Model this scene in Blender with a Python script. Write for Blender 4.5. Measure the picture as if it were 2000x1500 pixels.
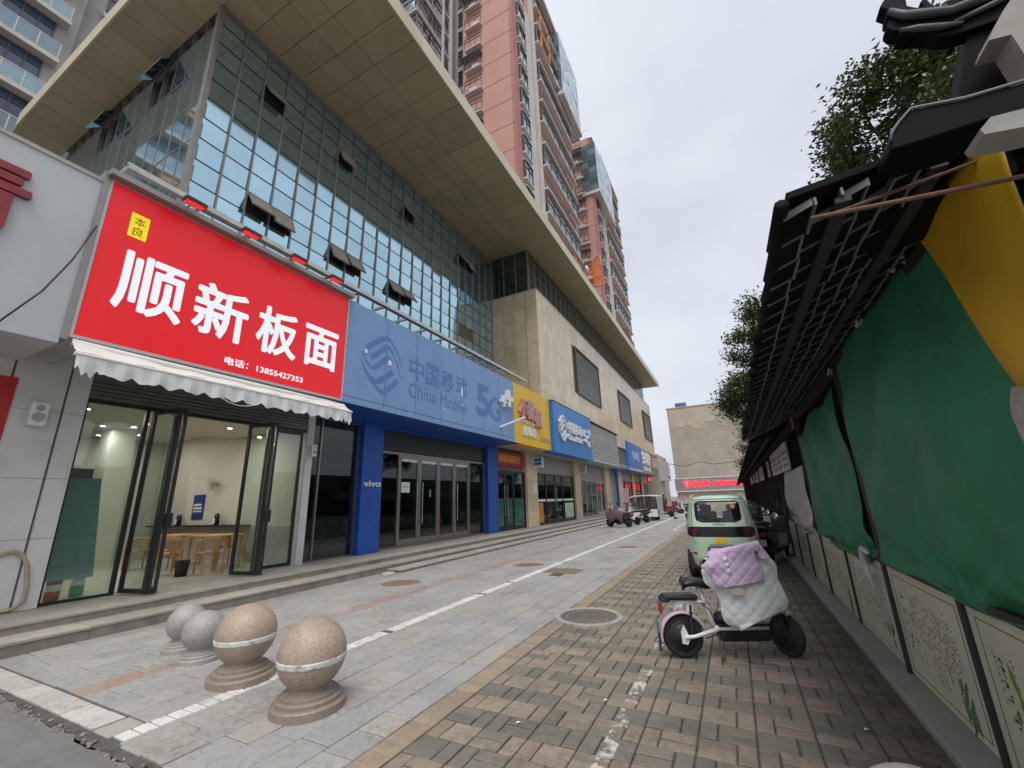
import bpy, bmesh, math, random
from mathutils import Vector, Matrix
R = math.radians
random.seed(7)
scene = bpy.context.scene
col = scene.collection
for o in list(bpy.data.objects):
    bpy.data.objects.remove(o)

# ------------------------------------------------------------------ camera
CAM_Z = 1.6
yaw, pit, rol = -0.46539386, 0.27393941, -0.03441596
fw = Vector((math.sin(yaw) * math.cos(pit), math.cos(yaw) * math.cos(pit), math.sin(pit)))
rr = Vector((math.cos(yaw), -math.sin(yaw), 0))
uu = rr.cross(fw)
r2 = rr * math.cos(rol) + uu * math.sin(rol)
u2 = uu * math.cos(rol) - rr * math.sin(rol)
cam_d = bpy.data.cameras.new('camera')
cam = bpy.data.objects.new('camera', cam_d)
col.objects.link(cam)
cam_d.sensor_fit = 'HORIZONTAL'
cam_d.sensor_width = 36
cam_d.lens = 0.81516409 * 18
cam_d.clip_start = 0.05
cam_d.clip_end = 3000
cam.matrix_world = Matrix(((r2.x, u2.x, -fw.x, 0), (r2.y, u2.y, -fw.y, 0), (r2.z, u2.z, -fw.z, CAM_Z), (0, 0, 0, 1)))
scene.camera = cam

# ------------------------------------------------------------------ sky, sun, exposure
SUN_EL, SUN_AZ = R(62), R(160)          # azimuth from +Y towards +X: high, behind the camera to the right
world = bpy.data.worlds.new('World')
scene.world = world
world.use_nodes = True
wn, wl = world.node_tree.nodes, world.node_tree.links
wn.clear()
w_out = wn.new('ShaderNodeOutputWorld')
w_bg = wn.new('ShaderNodeBackground')
w_sky = wn.new('ShaderNodeTexSky')
w_sky.sky_type = 'NISHITA'
w_sky.sun_disc = False
w_sky.sun_elevation = SUN_EL
w_sky.sun_rotation = SUN_AZ
w_sky.air_density = 1.0
w_sky.dust_density = 6.0
w_sky.ozone_density = 1.0
w_hsv = wn.new('ShaderNodeHueSaturation')
w_hsv.inputs['Saturation'].default_value = 0.35
w_mix = wn.new('ShaderNodeMix')
w_mix.data_type = 'RGBA'
w_mix.inputs[0].default_value = 0.75
w_tc = wn.new('ShaderNodeTexCoord')
w_map = wn.new('ShaderNodeMapping')
w_map.inputs['Scale'].default_value = (1.2, 1.2, 2.6)
w_noise = wn.new('ShaderNodeTexNoise')
w_noise.inputs['Scale'].default_value = 1.6
w_noise.inputs['Detail'].default_value = 4
w_ramp = wn.new('ShaderNodeValToRGB')
w_ramp.color_ramp.elements[0].position = 0.3
w_ramp.color_ramp.elements[0].color = (5.5, 5.95, 6.75, 1)
w_ramp.color_ramp.elements[1].position = 0.7
w_ramp.color_ramp.elements[1].color = (7.3, 7.75, 8.45, 1)
wl.new(w_tc.outputs['Generated'], w_map.inputs['Vector'])
wl.new(w_map.outputs['Vector'], w_noise.inputs['Vector'])
wl.new(w_noise.outputs['Fac'], w_ramp.inputs['Fac'])
wl.new(w_sky.outputs['Color'], w_hsv.inputs['Color'])
wl.new(w_hsv.outputs['Color'], w_mix.inputs[6])
wl.new(w_ramp.outputs['Color'], w_mix.inputs[7])
wl.new(w_mix.outputs[2], w_bg.inputs['Color'])
wl.new(w_bg.outputs['Background'], w_out.inputs['Surface'])
w_bg.inputs['Strength'].default_value = 0.1

sun_d = bpy.data.lights.new('sun', 'SUN')
sun_d.energy = 1.5
sun_d.angle = R(32)
sun_d.color = (1.0, 0.97, 0.93)
sun = bpy.data.objects.new('sun', sun_d)
col.objects.link(sun)
sdir = Vector((math.sin(SUN_AZ) * math.cos(SUN_EL), math.cos(SUN_AZ) * math.cos(SUN_EL), math.sin(SUN_EL)))
sun.rotation_euler = sdir.to_track_quat('Z', 'Y').to_euler()
sun.location = (20, -20, 60)

vs = scene.view_settings
vs.view_transform = 'Standard'
vs.look = 'None'
vs.gamma = 1
vs.use_curve_mapping = False
vs.exposure = 0.42
scene.cycles.max_bounces = 8
scene.cycles.transparent_max_bounces = 12
scene.cycles.caustics_reflective = False
scene.cycles.caustics_refractive = False


def project(x, y, z):
    """pixel on the 2000 x 1500 photograph, used only to sort which pavers are in view"""
    d = Vector((x, y, z - CAM_Z))
    c = d.dot(fw)
    if c < 0.05:
        return None
    return 1000 + 815.16 * d.dot(r2) / c, 750 - 815.16 * d.dot(u2) / c


# ------------------------------------------------------------------ mesh helpers
ORG = {}


class MB:
    def __init__(s):
        s.v, s.f, s.sm = [], [], []

    def add(s, vs_, fs, smooth=False):
        b = len(s.v)
        s.v += [tuple(p) for p in vs_]
        s.f += [tuple(i + b for i in f) for f in fs]
        s.sm += [smooth] * len(fs)
        return s

    def box(s, x0, x1, y0, y1, z0, z1):
        v = [(x, y, z) for z in (z0, z1) for y in (y0, y1) for x in (x0, x1)]
        return s.add(v, [(0, 2, 3, 1), (4, 5, 7, 6), (0, 1, 5, 4), (2, 6, 7, 3), (0, 4, 6, 2), (1, 3, 7, 5)])

    def cbox(s, c, d):
        return s.box(c[0] - d[0] / 2, c[0] + d[0] / 2, c[1] - d[1] / 2, c[1] + d[1] / 2, c[2] - d[2] / 2, c[2] + d[2] / 2)

    def quad(s, *p):
        return s.add(p, [tuple(range(len(p)))])

    def tube(s, a, b, r, n=8, r2_=None, cap=True):
        a, b = Vector(a), Vector(b)
        d = (b - a).normalized()
        up = Vector((0, 0, 1)) if abs(d.z) < 0.9 else Vector((1, 0, 0))
        p = d.cross(up).normalized()
        q = d.cross(p)
        rb = r if r2_ is None else r2_
        v = []
        for i in range(n):
            t = 2 * math.pi * i / n
            w = p * math.cos(t) + q * math.sin(t)
            v += [a + w * r, b + w * rb]
        fs = [(2 * i, 2 * i + 1, (2 * i + 3) % (2 * n), (2 * i + 2) % (2 * n)) for i in range(n)]
        s.add(v, fs, n > 5)
        if cap:
            s.add([v[2 * i] for i in range(n)], [tuple(range(n))])
            s.add([v[2 * i + 1] for i in range(n)], [tuple(range(n - 1, -1, -1))])
        return s

    def path(s, pts, r, n=6):
        """one swept tube through pts; r a number or one per point"""
        P = [Vector(p) for p in pts]
        rs = r if isinstance(r, (list, tuple)) else [r] * len(P)
        rings = []
        prev = None
        for i, p in enumerate(P):
            d = (P[min(i + 1, len(P) - 1)] - P[max(i - 1, 0)]).normalized()
            if prev is None:
                up = Vector((0, 0, 1)) if abs(d.z) < 0.9 else Vector((1, 0, 0))
                a = d.cross(up).normalized()
            else:
                a = (prev - d * prev.dot(d)).normalized()
            prev = a
            b = d.cross(a)
            rings.append([p + (a * math.cos(2 * math.pi * k / n) + b * math.sin(2 * math.pi * k / n)) * rs[i] for k in range(n)])
        v = [q for rg in rings for q in rg]
        fs = []
        for i in range(len(P) - 1):
            for k in range(n):
                fs.append((i * n + k, i * n + (k + 1) % n, (i + 1) * n + (k + 1) % n, (i + 1) * n + k))
        fs.append(tuple(range(n - 1, -1, -1)))
        fs.append(tuple((len(P) - 1) * n + k for k in range(n)))
        return s.add(v, fs, True)

    def lathe(s, c, prof, n=24, axis='z'):
        v, fs = [], []
        for r, h in prof:
            for i in range(n):
                t = 2 * math.pi * i / n
                a, b = r * math.cos(t), r * math.sin(t)
                if axis == 'z':
                    v.append((c[0] + a, c[1] + b, c[2] + h))
                elif axis == 'y':
                    v.append((c[0] + a, c[1] + h, c[2] + b))
                else:
                    v.append((c[0] + h, c[1] + a, c[2] + b))
        m = len(prof)
        for j in range(m - 1):
            for i in range(n):
                fs.append((j * n + i, j * n + (i + 1) % n, (j + 1) * n + (i + 1) % n, (j + 1) * n + i))
        fs.append(tuple(range(n - 1, -1, -1)))
        fs.append(tuple((m - 1) * n + i for i in range(n)))
        return s.add(v, fs, True)

    def prism(s, poly, axis, a0, a1):
        """extrude a 2-D outline: axis 'x' takes (y,z), 'y' takes (x,z), 'z' takes (x,y)"""
        n = len(poly)

        def P(p, a):
            return (a, p[0], p[1]) if axis == 'x' else ((p[0], a, p[1]) if axis == 'y' else (p[0], p[1], a))
        v = [P(p, a0) for p in poly] + [P(p, a1) for p in poly]
        fs = [tuple(range(n)), tuple(range(2 * n - 1, n - 1, -1))]
        fs += [(i, n + i, n + (i + 1) % n, (i + 1) % n) for i in range(n)]
        return s.add(v, fs)

    def grid(s, fn, nu, nv, smooth=True):
        v = [fn(i / nu, j / nv) for j in range(nv + 1) for i in range(nu + 1)]
        fs = [(j * (nu + 1) + i, j * (nu + 1) + i + 1, (j + 1) * (nu + 1) + i + 1, (j + 1) * (nu + 1) + i) for j in range(nv) for i in range(nu)]
        return s.add(v, fs, smooth)

    def paver(s, x0, x1, y0, y1, z, c=0.006, t=0.045, tilt=(0, 0)):
        """a paving piece: chamfered top, four sides, no underside"""
        mx, my = (x0 + x1) / 2, (y0 + y1) / 2

        def Z(x, y, dz):
            return z + dz + (x - mx) * tilt[0] + (y - my) * tilt[1]
        o = [(x0, y0), (x1, y0), (x1, y1), (x0, y1)]
        i = [(x0 + c, y0 + c), (x1 - c, y0 + c), (x1 - c, y1 - c), (x0 + c, y1 - c)]
        v = [(p[0], p[1], Z(p[0], p[1], -t)) for p in o] + [(p[0], p[1], Z(p[0], p[1], -c)) for p in o] + [(p[0], p[1], Z(p[0], p[1], 0)) for p in i]
        fs = [(8, 9, 10, 11)]
        for k in range(4):
            k2 = (k + 1) % 4
            fs += [(k, k2, 4 + k2, 4 + k), (4 + k, 4 + k2, 8 + k2, 8 + k)]
        return s.add(v, fs)


def mesh_of(name, mb, mat, shift=Vector((0, 0, 0)), recalc=True):
    me = bpy.data.meshes.new(name)
    sx, sy, sz = shift
    me.from_pydata([(a - sx, b - sy, c - sz) for a, b, c in mb.v], [], mb.f)
    me.polygons.foreach_set('use_smooth', mb.sm)
    if recalc and len(mb.f) < 60000:
        bm = bmesh.new()
        bm.from_mesh(me)
        bmesh.ops.recalc_face_normals(bm, faces=bm.faces)
        bm.to_mesh(me)
        bm.free()
    if mat is not None:
        me.materials.append(mat)
    me.update()
    return me


def tag(o, label=None, cat=None, group=None, kind=None):
    if label:
        o['label'] = label
    if cat:
        o['category'] = cat
    if group:
        o['group'] = group
    if kind:
        o['kind'] = kind
    return o


def thing(name, loc, label=None, cat=None, group=None, rz=0.0, kind=None):
    o = bpy.data.objects.new(name, None)
    o.empty_display_size = 0.2
    col.objects.link(o)
    o.location = loc
    o.rotation_euler = (0, 0, rz)
    ORG[o.name] = Vector(loc)
    return tag(o, label, cat, group, kind)


def obj(name, mb, mat, parent=None, label=None, cat=None, group=None, kind=None, local=False, bevel=0.0, recalc=True):
    """one mesh object; part coordinates are world unless local=True"""
    if parent is None:
        xs, ys, zs = zip(*mb.v)
        sh = Vector(((min(xs) + max(xs)) / 2, (min(ys) + max(ys)) / 2, min(zs)))
    else:
        sh = Vector((0, 0, 0)) if local else ORG[parent.name]
    me = mesh_of(name, mb, mat, sh, recalc)
    o = bpy.data.objects.new(name, me)
    col.objects.link(o)
    if parent is None:
        o.location = sh
    else:
        o.parent = parent
    ORG[o.name] = sh.copy()
    if bevel:
        m = o.modifiers.new('bevel', 'BEVEL')
        m.width = bevel
        m.segments = 2
        m.limit_method = 'ANGLE'
    return tag(o, label, cat, group, kind)


def piece(name, me, parent, loc, rot=(0, 0, 0)):
    """a further copy of a shared mesh as a part of its parent (loc in world)"""
    o = bpy.data.objects.new(name, me)
    col.objects.link(o)
    o.parent = parent
    o.location = Vector(loc) - ORG[parent.name]
    o.rotation_euler = rot
    ORG[o.name] = Vector(loc)
    return o


def copy_tree(o, parent=None, loc=None, rz=None):
    c = o.copy()
    col.objects.link(c)
    c.parent = parent
    if loc is not None:
        c.location = loc
    if rz is not None:
        c.rotation_euler = (0, 0, rz)
    for ch in o.children:
        copy_tree(ch, c)
    return c


def text_mb(body, w=None, h=None, extrude=0.01, bold=0.0, spacing=1.0, shear=0.0):
    """lettering as a mesh lying in a (right, up, out) frame, its lower-left corner at 0,0"""
    cu = bpy.data.curves.new('lettering', 'FONT')
    cu.body = body
    cu.size = 1
    cu.extrude = extrude
    cu.space_character = spacing
    cu.shear = shear
    cu.resolution_u = 3
    t = bpy.data.objects.new('lettering', cu)
    col.objects.link(t)
    dg = bpy.context.evaluated_depsgraph_get()
    me = bpy.data.meshes.new_from_object(t.evaluated_get(dg))
    V = [v.co.copy() for v in me.vertices]
    F = [tuple(p.vertices) for p in me.polygons]
    bpy.data.objects.remove(t)
    bpy.data.curves.remove(cu)
    bpy.data.meshes.remove(me)
    if not V:
        V = [Vector((0, 0, 0)), Vector((1, 0, 0)), Vector((1, 1, 0))]
        F = [(0, 1, 2)]
    x0, x1 = min(v.x for v in V), max(v.x for v in V)
    y0, y1 = min(v.y for v in V), max(v.y for v in V)
    if bold:                                             # heavier strokes: the same outline laid over itself, shifted
        V0, F0 = V, F
        V, F = [], []
        ring8 = [(math.cos(k * math.pi / 4), math.sin(k * math.pi / 4)) for k in range(8)] + [(0, 0)]
        for q, (a, b) in enumerate(ring8):
            F += [tuple(i + len(V) for i in f) for f in F0]
            V += [Vector((v.x + a * bold, v.y + b * bold, v.z + q * 0.00006)) for v in V0]
    sx = w / (x1 - x0) if w else None
    sy = h / (y1 - y0) if h else None
    sx = sx or sy
    sy = sy or sx
    return [((v.x - x0) * sx, (v.y - y0) * sy, v.z + extrude) for v in V], F


def letters(name, body, mat, parent, x, y, z, w=None, h=None, extrude=0.015, bold=0.0, face='x', **k):
    """lettering on a wall facing +x (reads along +y) or -y (reads along +x)"""
    V, F = text_mb(body, w, h, extrude, bold, **k)
    if face == 'x':
        V = [(x + c, y + a, z + b) for a, b, c in V]
    else:
        V = [(x + a, y - c, z + b) for a, b, c in V]
    mb = MB()
    mb.add(V, F)
    return obj(name, mb, mat, parent)


# ------------------------------------------------------------------ materials
def nd(nt, t, **k):
    n = nt.nodes.new(t)
    for a, b in k.items():
        if a in n.inputs:
            n.inputs[a].default_value = b
        else:
            setattr(n, a, b)
    return n


def mat(name, c, rough=0.6, metal=0.0, var=0.12, scale=3.0, bump=0.0, bscale=40.0, c2=None, rnd=0.0, spec=0.5, emit=None, estr=0.0, stain=0.0, sscale=0.8, stainc=(0.06, 0.05, 0.035), coat=0.0):
    """principled surface: colour broken up by noise in world space, per-piece tone, soft stains, fine relief"""
    m = bpy.data.materials.new(name)
    m.use_nodes = True
    nt = m.node_tree
    L = nt.links
    b = nt.nodes['Principled BSDF']
    b.inputs['Roughness'].default_value = rough
    b.inputs['Metallic'].default_value = metal
    b.inputs['Specular IOR Level'].default_value = spec
    b.inputs['Coat Weight'].default_value = coat
    geo = nd(nt, 'ShaderNodeNewGeometry')
    no = nd(nt, 'ShaderNodeTexNoise', Scale=scale, Detail=5.0, Roughness=0.6)
    L.new(geo.outputs['Position'], no.inputs['Vector'])
    mx = nd(nt, 'ShaderNodeMix', data_type='RGBA')
    lo = c2 or tuple(v * (1 - var) for v in c[:3])
    hi = tuple(min(1, v * (1 + var)) for v in c[:3]) if not c2 else c
    mx.inputs[6].default_value = (*lo[:3], 1)
    mx.inputs[7].default_value = (*hi[:3], 1)
    rp = nd(nt, 'ShaderNodeMapRange')
    rp.inputs['From Min'].default_value = 0.3
    rp.inputs['From Max'].default_value = 0.7
    L.new(no.outputs['Fac'], rp.inputs['Value'])
    L.new(rp.outputs['Result'], mx.inputs[0])
    out = mx.outputs[2]
    if rnd:
        oi = nd(nt, 'ShaderNodeObjectInfo')
        ad = nd(nt, 'ShaderNodeMath', operation='ADD')
        L.new(oi.outputs['Random'], ad.inputs[0])
        L.new(geo.outputs['Random Per Island'], ad.inputs[1])
        fr = nd(nt, 'ShaderNodeMath', operation='FRACT')
        L.new(ad.outputs[0], fr.inputs[0])
        mr = nd(nt, 'ShaderNodeMapRange')
        mr.inputs['To Min'].default_value = 1 - rnd
        mr.inputs['To Max'].default_value = 1 + rnd
        L.new(fr.outputs[0], mr.inputs['Value'])
        mu = nd(nt, 'ShaderNodeVectorMath', operation='SCALE')
        L.new(out, mu.inputs[0])
        L.new(mr.outputs['Result'], mu.inputs['Scale'])
        out = mu.outputs[0]
    if stain:
        n2 = nd(nt, 'ShaderNodeTexNoise', Scale=sscale, Detail=8.0, Roughness=0.68)
        L.new(geo.outputs['Position'], n2.inputs['Vector'])
        r3 = nd(nt, 'ShaderNodeMapRange')
        r3.inputs['From Min'].default_value = 0.5
        r3.inputs['From Max'].default_value = 0.78
        r3.inputs['To Max'].default_value = stain
        L.new(n2.outputs['Fac'], r3.inputs['Value'])
        m3 = nd(nt, 'ShaderNodeMix', data_type='RGBA')
        m3.inputs[7].default_value = (*stainc, 1)
        L.new(r3.outputs['Result'], m3.inputs[0])
        L.new(out, m3.inputs[6])
        out = m3.outputs[2]
    L.new(out, b.inputs['Base Color'])
    if bump:
        nb = nd(nt, 'ShaderNodeTexNoise', Scale=bscale, Detail=4.0)
        L.new(geo.outputs['Position'], nb.inputs['Vector'])
        bp = nd(nt, 'ShaderNodeBump', Strength=bump, Distance=0.02)
        L.new(nb.outputs['Fac'], bp.inputs['Height'])
        L.new(bp.outputs['Normal'], b.inputs['Normal'])
    if emit:
        b.inputs['Emission Color'].default_value = (*emit, 1)
        b.inputs['Emission Strength'].default_value = estr
    return m


def glass(name, tint=(0.75, 0.85, 0.82), base=0.06, rough=0.02):
    """a thin pane: what lies behind shows through, the street mirrors in it more at grazing angles"""
    m = bpy.data.materials.new(name)
    m.use_nodes = True
    nt = m.node_tree
    nt.nodes.clear()
    L = nt.links
    out = nd(nt, 'ShaderNodeOutputMaterial')
    tr = nd(nt, 'ShaderNodeBsdfTransparent')
    tr.inputs['Color'].default_value = (*tint, 1)
    gl = nd(nt, 'ShaderNodeBsdfGlossy', Roughness=rough)
    ge_ = nd(nt, 'ShaderNodeNewGeometry')
    dt = nd(nt, 'ShaderNodeVectorMath', operation='DOT_PRODUCT')
    L.new(ge_.outputs['Normal'], dt.inputs[0])
    L.new(ge_.outputs['Incoming'], dt.inputs[1])
    ab = nd(nt, 'ShaderNodeMath', operation='ABSOLUTE')
    L.new(dt.outputs['Value'], ab.inputs[0])
    iv = nd(nt, 'ShaderNodeMath', operation='SUBTRACT')
    iv.inputs[0].default_value = 1.0
    L.new(ab.outputs[0], iv.inputs[1])
    pw = nd(nt, 'ShaderNodeMath', operation='POWER')
    pw.inputs[1].default_value = 5.0
    L.new(iv.outputs[0], pw.inputs[0])
    ad = nd(nt, 'ShaderNodeMath', operation='MULTIPLY_ADD')
    ad.inputs[1].default_value = 0.9
    ad.inputs[2].default_value = base + 0.03
    L.new(pw.outputs[0], ad.inputs[0])
    mx = nd(nt, 'ShaderNodeMixShader')
    L.new(ad.outputs[0], mx.inputs[0])
    L.new(tr.outputs[0], mx.inputs[1])
    L.new(gl.outputs[0], mx.inputs[2])
    L.new(mx.outputs[0], out.inputs['Surface'])
    return m


def emission(name, c, s):
    m = bpy.data.materials.new(name)
    m.use_nodes = True
    nt = m.node_tree
    nt.nodes.clear()
    out = nd(nt, 'ShaderNodeOutputMaterial')
    e = nd(nt, 'ShaderNodeEmission', Strength=s)
    e.inputs['Color'].default_value = (*c, 1)
    nt.links.new(e.outputs[0], out.inputs['Surface'])
    return m


def paver_mat(name, tones, rough=0.75, dirt=(0.07, 0.065, 0.05), dirtf=0.5, speck=0.15, band=None):
    """paving: each piece takes one of several tones, with grain, blotches of grime and worn relief"""
    m = bpy.data.materials.new(name)
    m.use_nodes = True
    nt = m.node_tree
    L = nt.links
    b = nt.nodes['Principled BSDF']
    geo = nd(nt, 'ShaderNodeNewGeometry')
    oi = nd(nt, 'ShaderNodeObjectInfo')
    ad = nd(nt, 'ShaderNodeMath', operation='ADD')
    L.new(oi.outputs['Random'], ad.inputs[0])
    L.new(geo.outputs['Random Per Island'], ad.inputs[1])
    fr = nd(nt, 'ShaderNodeMath', operation='FRACT')
    L.new(ad.outputs[0], fr.inputs[0])
    cr = nd(nt, 'ShaderNodeValToRGB')
    cr.color_ramp.interpolation = 'LINEAR'
    el = cr.color_ramp.elements
    while len(el) < len(tones):
        el.new(0.5)
    for i, t in enumerate(tones):
        el[i].position = i / (len(tones) - 1)
        el[i].color = (*t, 1)
    L.new(fr.outputs[0], cr.inputs['Fac'])
    n1 = nd(nt, 'ShaderNodeTexNoise', Scale=170.0, Detail=3.0, Roughness=0.7)
    n2 = nd(nt, 'ShaderNodeTexNoise', Scale=1.1, Detail=9.0, Roughness=0.7)
    n3 = nd(nt, 'ShaderNodeTexNoise', Scale=14.0, Detail=6.0, Roughness=0.7)
    for n in (n1, n2, n3):
        L.new(geo.outputs['Position'], n.inputs['Vector'])
    mr = nd(nt, 'ShaderNodeMapRange')
    mr.inputs['From Min'].default_value = 0.3
    mr.inputs['From Max'].default_value = 0.7
    mr.inputs['To Min'].default_value = 1 - speck
    mr.inputs['To Max'].default_value = 1 + speck
    L.new(n1.outputs['Fac'], mr.inputs['Value'])
    sc = nd(nt, 'ShaderNodeVectorMath', operation='SCALE')
    L.new(cr.outputs['Color'], sc.inputs[0])
    L.new(mr.outputs['Result'], sc.inputs['Scale'])
    av = nd(nt, 'ShaderNodeMath', operation='ADD')
    L.new(n2.outputs['Fac'], av.inputs[0])
    L.new(n3.outputs['Fac'], av.inputs[1])
    r3 = nd(nt, 'ShaderNodeMapRange')
    r3.inputs['From Min'].default_value = 0.95
    r3.inputs['From Max'].default_value = 1.35
    r3.inputs['To Max'].default_value = dirtf
    L.new(av.outputs[0], r3.inputs['Value'])
    fac = r3.outputs['Result']
    if band:                                     # damp, mossy strip where the wall meets the bricks
        sp = nd(nt, 'ShaderNodeSeparateXYZ')
        L.new(geo.outputs['Position'], sp.inputs[0])
        wob = nd(nt, 'ShaderNodeMath', operation='MULTIPLY_ADD')
        wob.inputs[1].default_value = 0.9
        L.new(n3.outputs['Fac'], wob.inputs[0])
        L.new(sp.outputs['X'], wob.inputs[2])
        rb = nd(nt, 'ShaderNodeMapRange')
        rb.inputs['From Min'].default_value = band[0]
        rb.inputs['From Max'].default_value = band[1]
        rb.inputs['To Max'].default_value = 0.86
        L.new(wob.outputs[0], rb.inputs['Value'])
        mxm = nd(nt, 'ShaderNodeMath', operation='MAXIMUM')
        L.new(fac, mxm.inputs[0])
        L.new(rb.outputs['Result'], mxm.inputs[1])
        fac = mxm.outputs[0]
    mx = nd(nt, 'ShaderNodeMix', data_type='RGBA')
    mx.inputs[7].default_value = (*dirt, 1)
    L.new(fac, mx.inputs[0])
    L.new(sc.outputs[0], mx.inputs[6])
    L.new(mx.outputs[2], b.inputs['Base Color'])
    rr_ = nd(nt, 'ShaderNodeMapRange')
    rr_.inputs['To Min'].default_value = rough - 0.2
    rr_.inputs['To Max'].default_value = rough + 0.15
    L.new(n2.outputs['Fac'], rr_.inputs['Value'])
    L.new(rr_.outputs['Result'], b.inputs['Roughness'])
    bp = nd(nt, 'ShaderNodeBump', Strength=0.35, Distance=0.01)
    L.new(n3.outputs['Fac'], bp.inputs['Height'])
    L.new(bp.outputs['Normal'], b.inputs['Normal'])
    return m


M = {}
M['asphalt'] = mat('asphalt', (0.2, 0.195, 0.185), 0.85, var=0.15, scale=6, bump=0.5, bscale=180, stain=0.5, sscale=0.7)
M['mortar'] = mat('mortar', (0.1, 0.095, 0.085), 0.9, var=0.35, scale=9, bump=0.4, bscale=120)
M['earth'] = mat('earth', (0.2, 0.19, 0.175), 0.9, var=0.2, scale=0.3)
M['slab'] = paver_mat('granite_slab', [(0.34, 0.325, 0.30), (0.375, 0.365, 0.345), (0.315, 0.315, 0.315), (0.36, 0.345, 0.315), (0.395, 0.37, 0.33), (0.335, 0.33, 0.32), (0.355, 0.35, 0.34)], dirt=(0.17, 0.15, 0.12), dirtf=0.85, speck=0.25)
M['red_tile'] = paver_mat('red_paving_tile', [(0.33, 0.2, 0.155), (0.38, 0.26, 0.205), (0.34, 0.28, 0.24), (0.33, 0.31, 0.28)], dirt=(0.22, 0.2, 0.17), dirtf=0.9)
M['white_tile'] = paver_mat('white_paving_tile', [(0.62, 0.6, 0.55), (0.72, 0.7, 0.66), (0.55, 0.53, 0.48)], dirt=(0.25, 0.23, 0.19), dirtf=0.85)
M['border'] = paver_mat('ochre_paver', [(0.32, 0.255, 0.17), (0.36, 0.285, 0.19), (0.28, 0.22, 0.16), (0.31, 0.265, 0.21)], dirt=(0.16, 0.13, 0.1), dirtf=0.8)
M['brick'] = paver_mat('tan_paving_brick', [(0.29, 0.235, 0.18), (0.25, 0.215, 0.165), (0.315, 0.265, 0.205), (0.265, 0.205, 0.16), (0.3, 0.235, 0.185), (0.23, 0.2, 0.155), (0.3, 0.255, 0.2)], dirt=(0.07, 0.062, 0.045), dirtf=0.75, band=(0.62, 1.35))
M['brick_dark'] = paver_mat('dark_paving_brick', [(0.17, 0.162, 0.132), (0.2, 0.185, 0.15), (0.15, 0.147, 0.122), (0.22, 0.195, 0.155), (0.145, 0.142, 0.12), (0.235, 0.2, 0.158), (0.175, 0.162, 0.13)], dirt=(0.06, 0.055, 0.04), dirtf=0.6, band=(0.62, 1.35))
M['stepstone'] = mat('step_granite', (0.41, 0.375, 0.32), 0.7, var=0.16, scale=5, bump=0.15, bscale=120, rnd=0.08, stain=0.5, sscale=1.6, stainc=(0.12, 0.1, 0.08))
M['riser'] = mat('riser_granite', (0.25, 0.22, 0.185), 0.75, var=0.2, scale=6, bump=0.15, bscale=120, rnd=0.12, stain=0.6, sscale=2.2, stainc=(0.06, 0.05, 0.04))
M['mirror_glass'] = mat('curtain_glass', (0.47, 0.67, 0.76), 0.06, 0.9, var=0.05, scale=1.2, rnd=0.09)
M['dark_glass'] = mat('dark_curtain_glass', (0.2, 0.26, 0.27), 0.06, 1.0, var=0.1, scale=1.2, rnd=0.15)
M['mullion'] = mat('mullion_metal', (0.3, 0.29, 0.27), 0.45, 0.4, var=0.1)
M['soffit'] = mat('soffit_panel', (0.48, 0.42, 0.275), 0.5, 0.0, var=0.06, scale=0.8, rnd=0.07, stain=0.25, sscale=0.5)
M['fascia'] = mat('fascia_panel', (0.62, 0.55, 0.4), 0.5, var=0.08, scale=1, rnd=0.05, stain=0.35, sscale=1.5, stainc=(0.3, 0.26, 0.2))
M['beige_tile'] = mat('beige_cladding', (0.70, 0.58, 0.395), 0.32, var=0.1, scale=1.4, rnd=0.1, stain=0.2, sscale=0.6, stainc=(0.3, 0.22, 0.12))
M['dark'] = mat('dark_void', (0.02, 0.02, 0.02), 0.9)
M['core'] = mat('concrete_core', (0.15, 0.14, 0.13), 0.9)
M['louvre'] = mat('louvre_metal', (0.4, 0.4, 0.38), 0.5, 0.2, var=0.12, rnd=0.12)
M['steel'] = mat('steel_rail', (0.5, 0.5, 0.47), 0.4, 0.6, var=0.15, scale=4)
M['white_panel'] = mat('white_panel', (0.52, 0.53, 0.54), 0.55, var=0.05, scale=1, stain=0.2, sscale=0.9, stainc=(0.35, 0.33, 0.3))
M['wall_white'] = mat('white_wall', (0.68, 0.67, 0.645), 0.6, var=0.08, scale=2, bump=0.1, bscale=60, stain=0.4, sscale=1.2, stainc=(0.33, 0.3, 0.25))
M['plaster'] = mat('plaster', (0.62, 0.6, 0.54), 0.85, var=0.05, scale=2)
M['blue_sign'] = mat('faded_blue_panel', (0.2, 0.335, 0.58), 0.5, var=0.07, scale=1.5, rnd=0.04, stain=0.22, sscale=2.5, stainc=(0.1, 0.2, 0.42))
M['blue_mark'] = mat('blue_letter_mark', (0.10, 0.205, 0.47), 0.5, var=0.15, scale=6)
M['blue_deep'] = mat('blue_column_panel', (0.012, 0.085, 0.4), 0.45, var=0.12, scale=2, stain=0.3, sscale=3, stainc=(0.05, 0.14, 0.4))
M['blue2'] = mat('bright_blue_panel', (0.025, 0.2, 0.56), 0.4, var=0.05, scale=1)
M['red_face'] = mat('red_lightbox', (0.62, 0.006, 0.012), 0.35, var=0.06, scale=1.2, stain=0.2, sscale=1.5, stainc=(0.42, 0.01, 0.015), emit=(0.8, 0.006, 0.014), estr=0.28)
M['sign_white'] = mat('white_lightbox', (0.85, 0.9, 0.92), 0.35, var=0.02, emit=(0.8, 0.92, 0.97), estr=0.3)
M['yellow'] = mat('yellow_panel', (0.82, 0.5, 0.012), 0.45, var=0.05, scale=1, rnd=0.04, stain=0.15, sscale=2.0, stainc=(0.5, 0.33, 0.05))
M['lemon'] = mat('yellow_sticker', (0.9, 0.8, 0.01), 0.5, var=0.04, emit=(0.9, 0.8, 0.0), estr=0.25)
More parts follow.
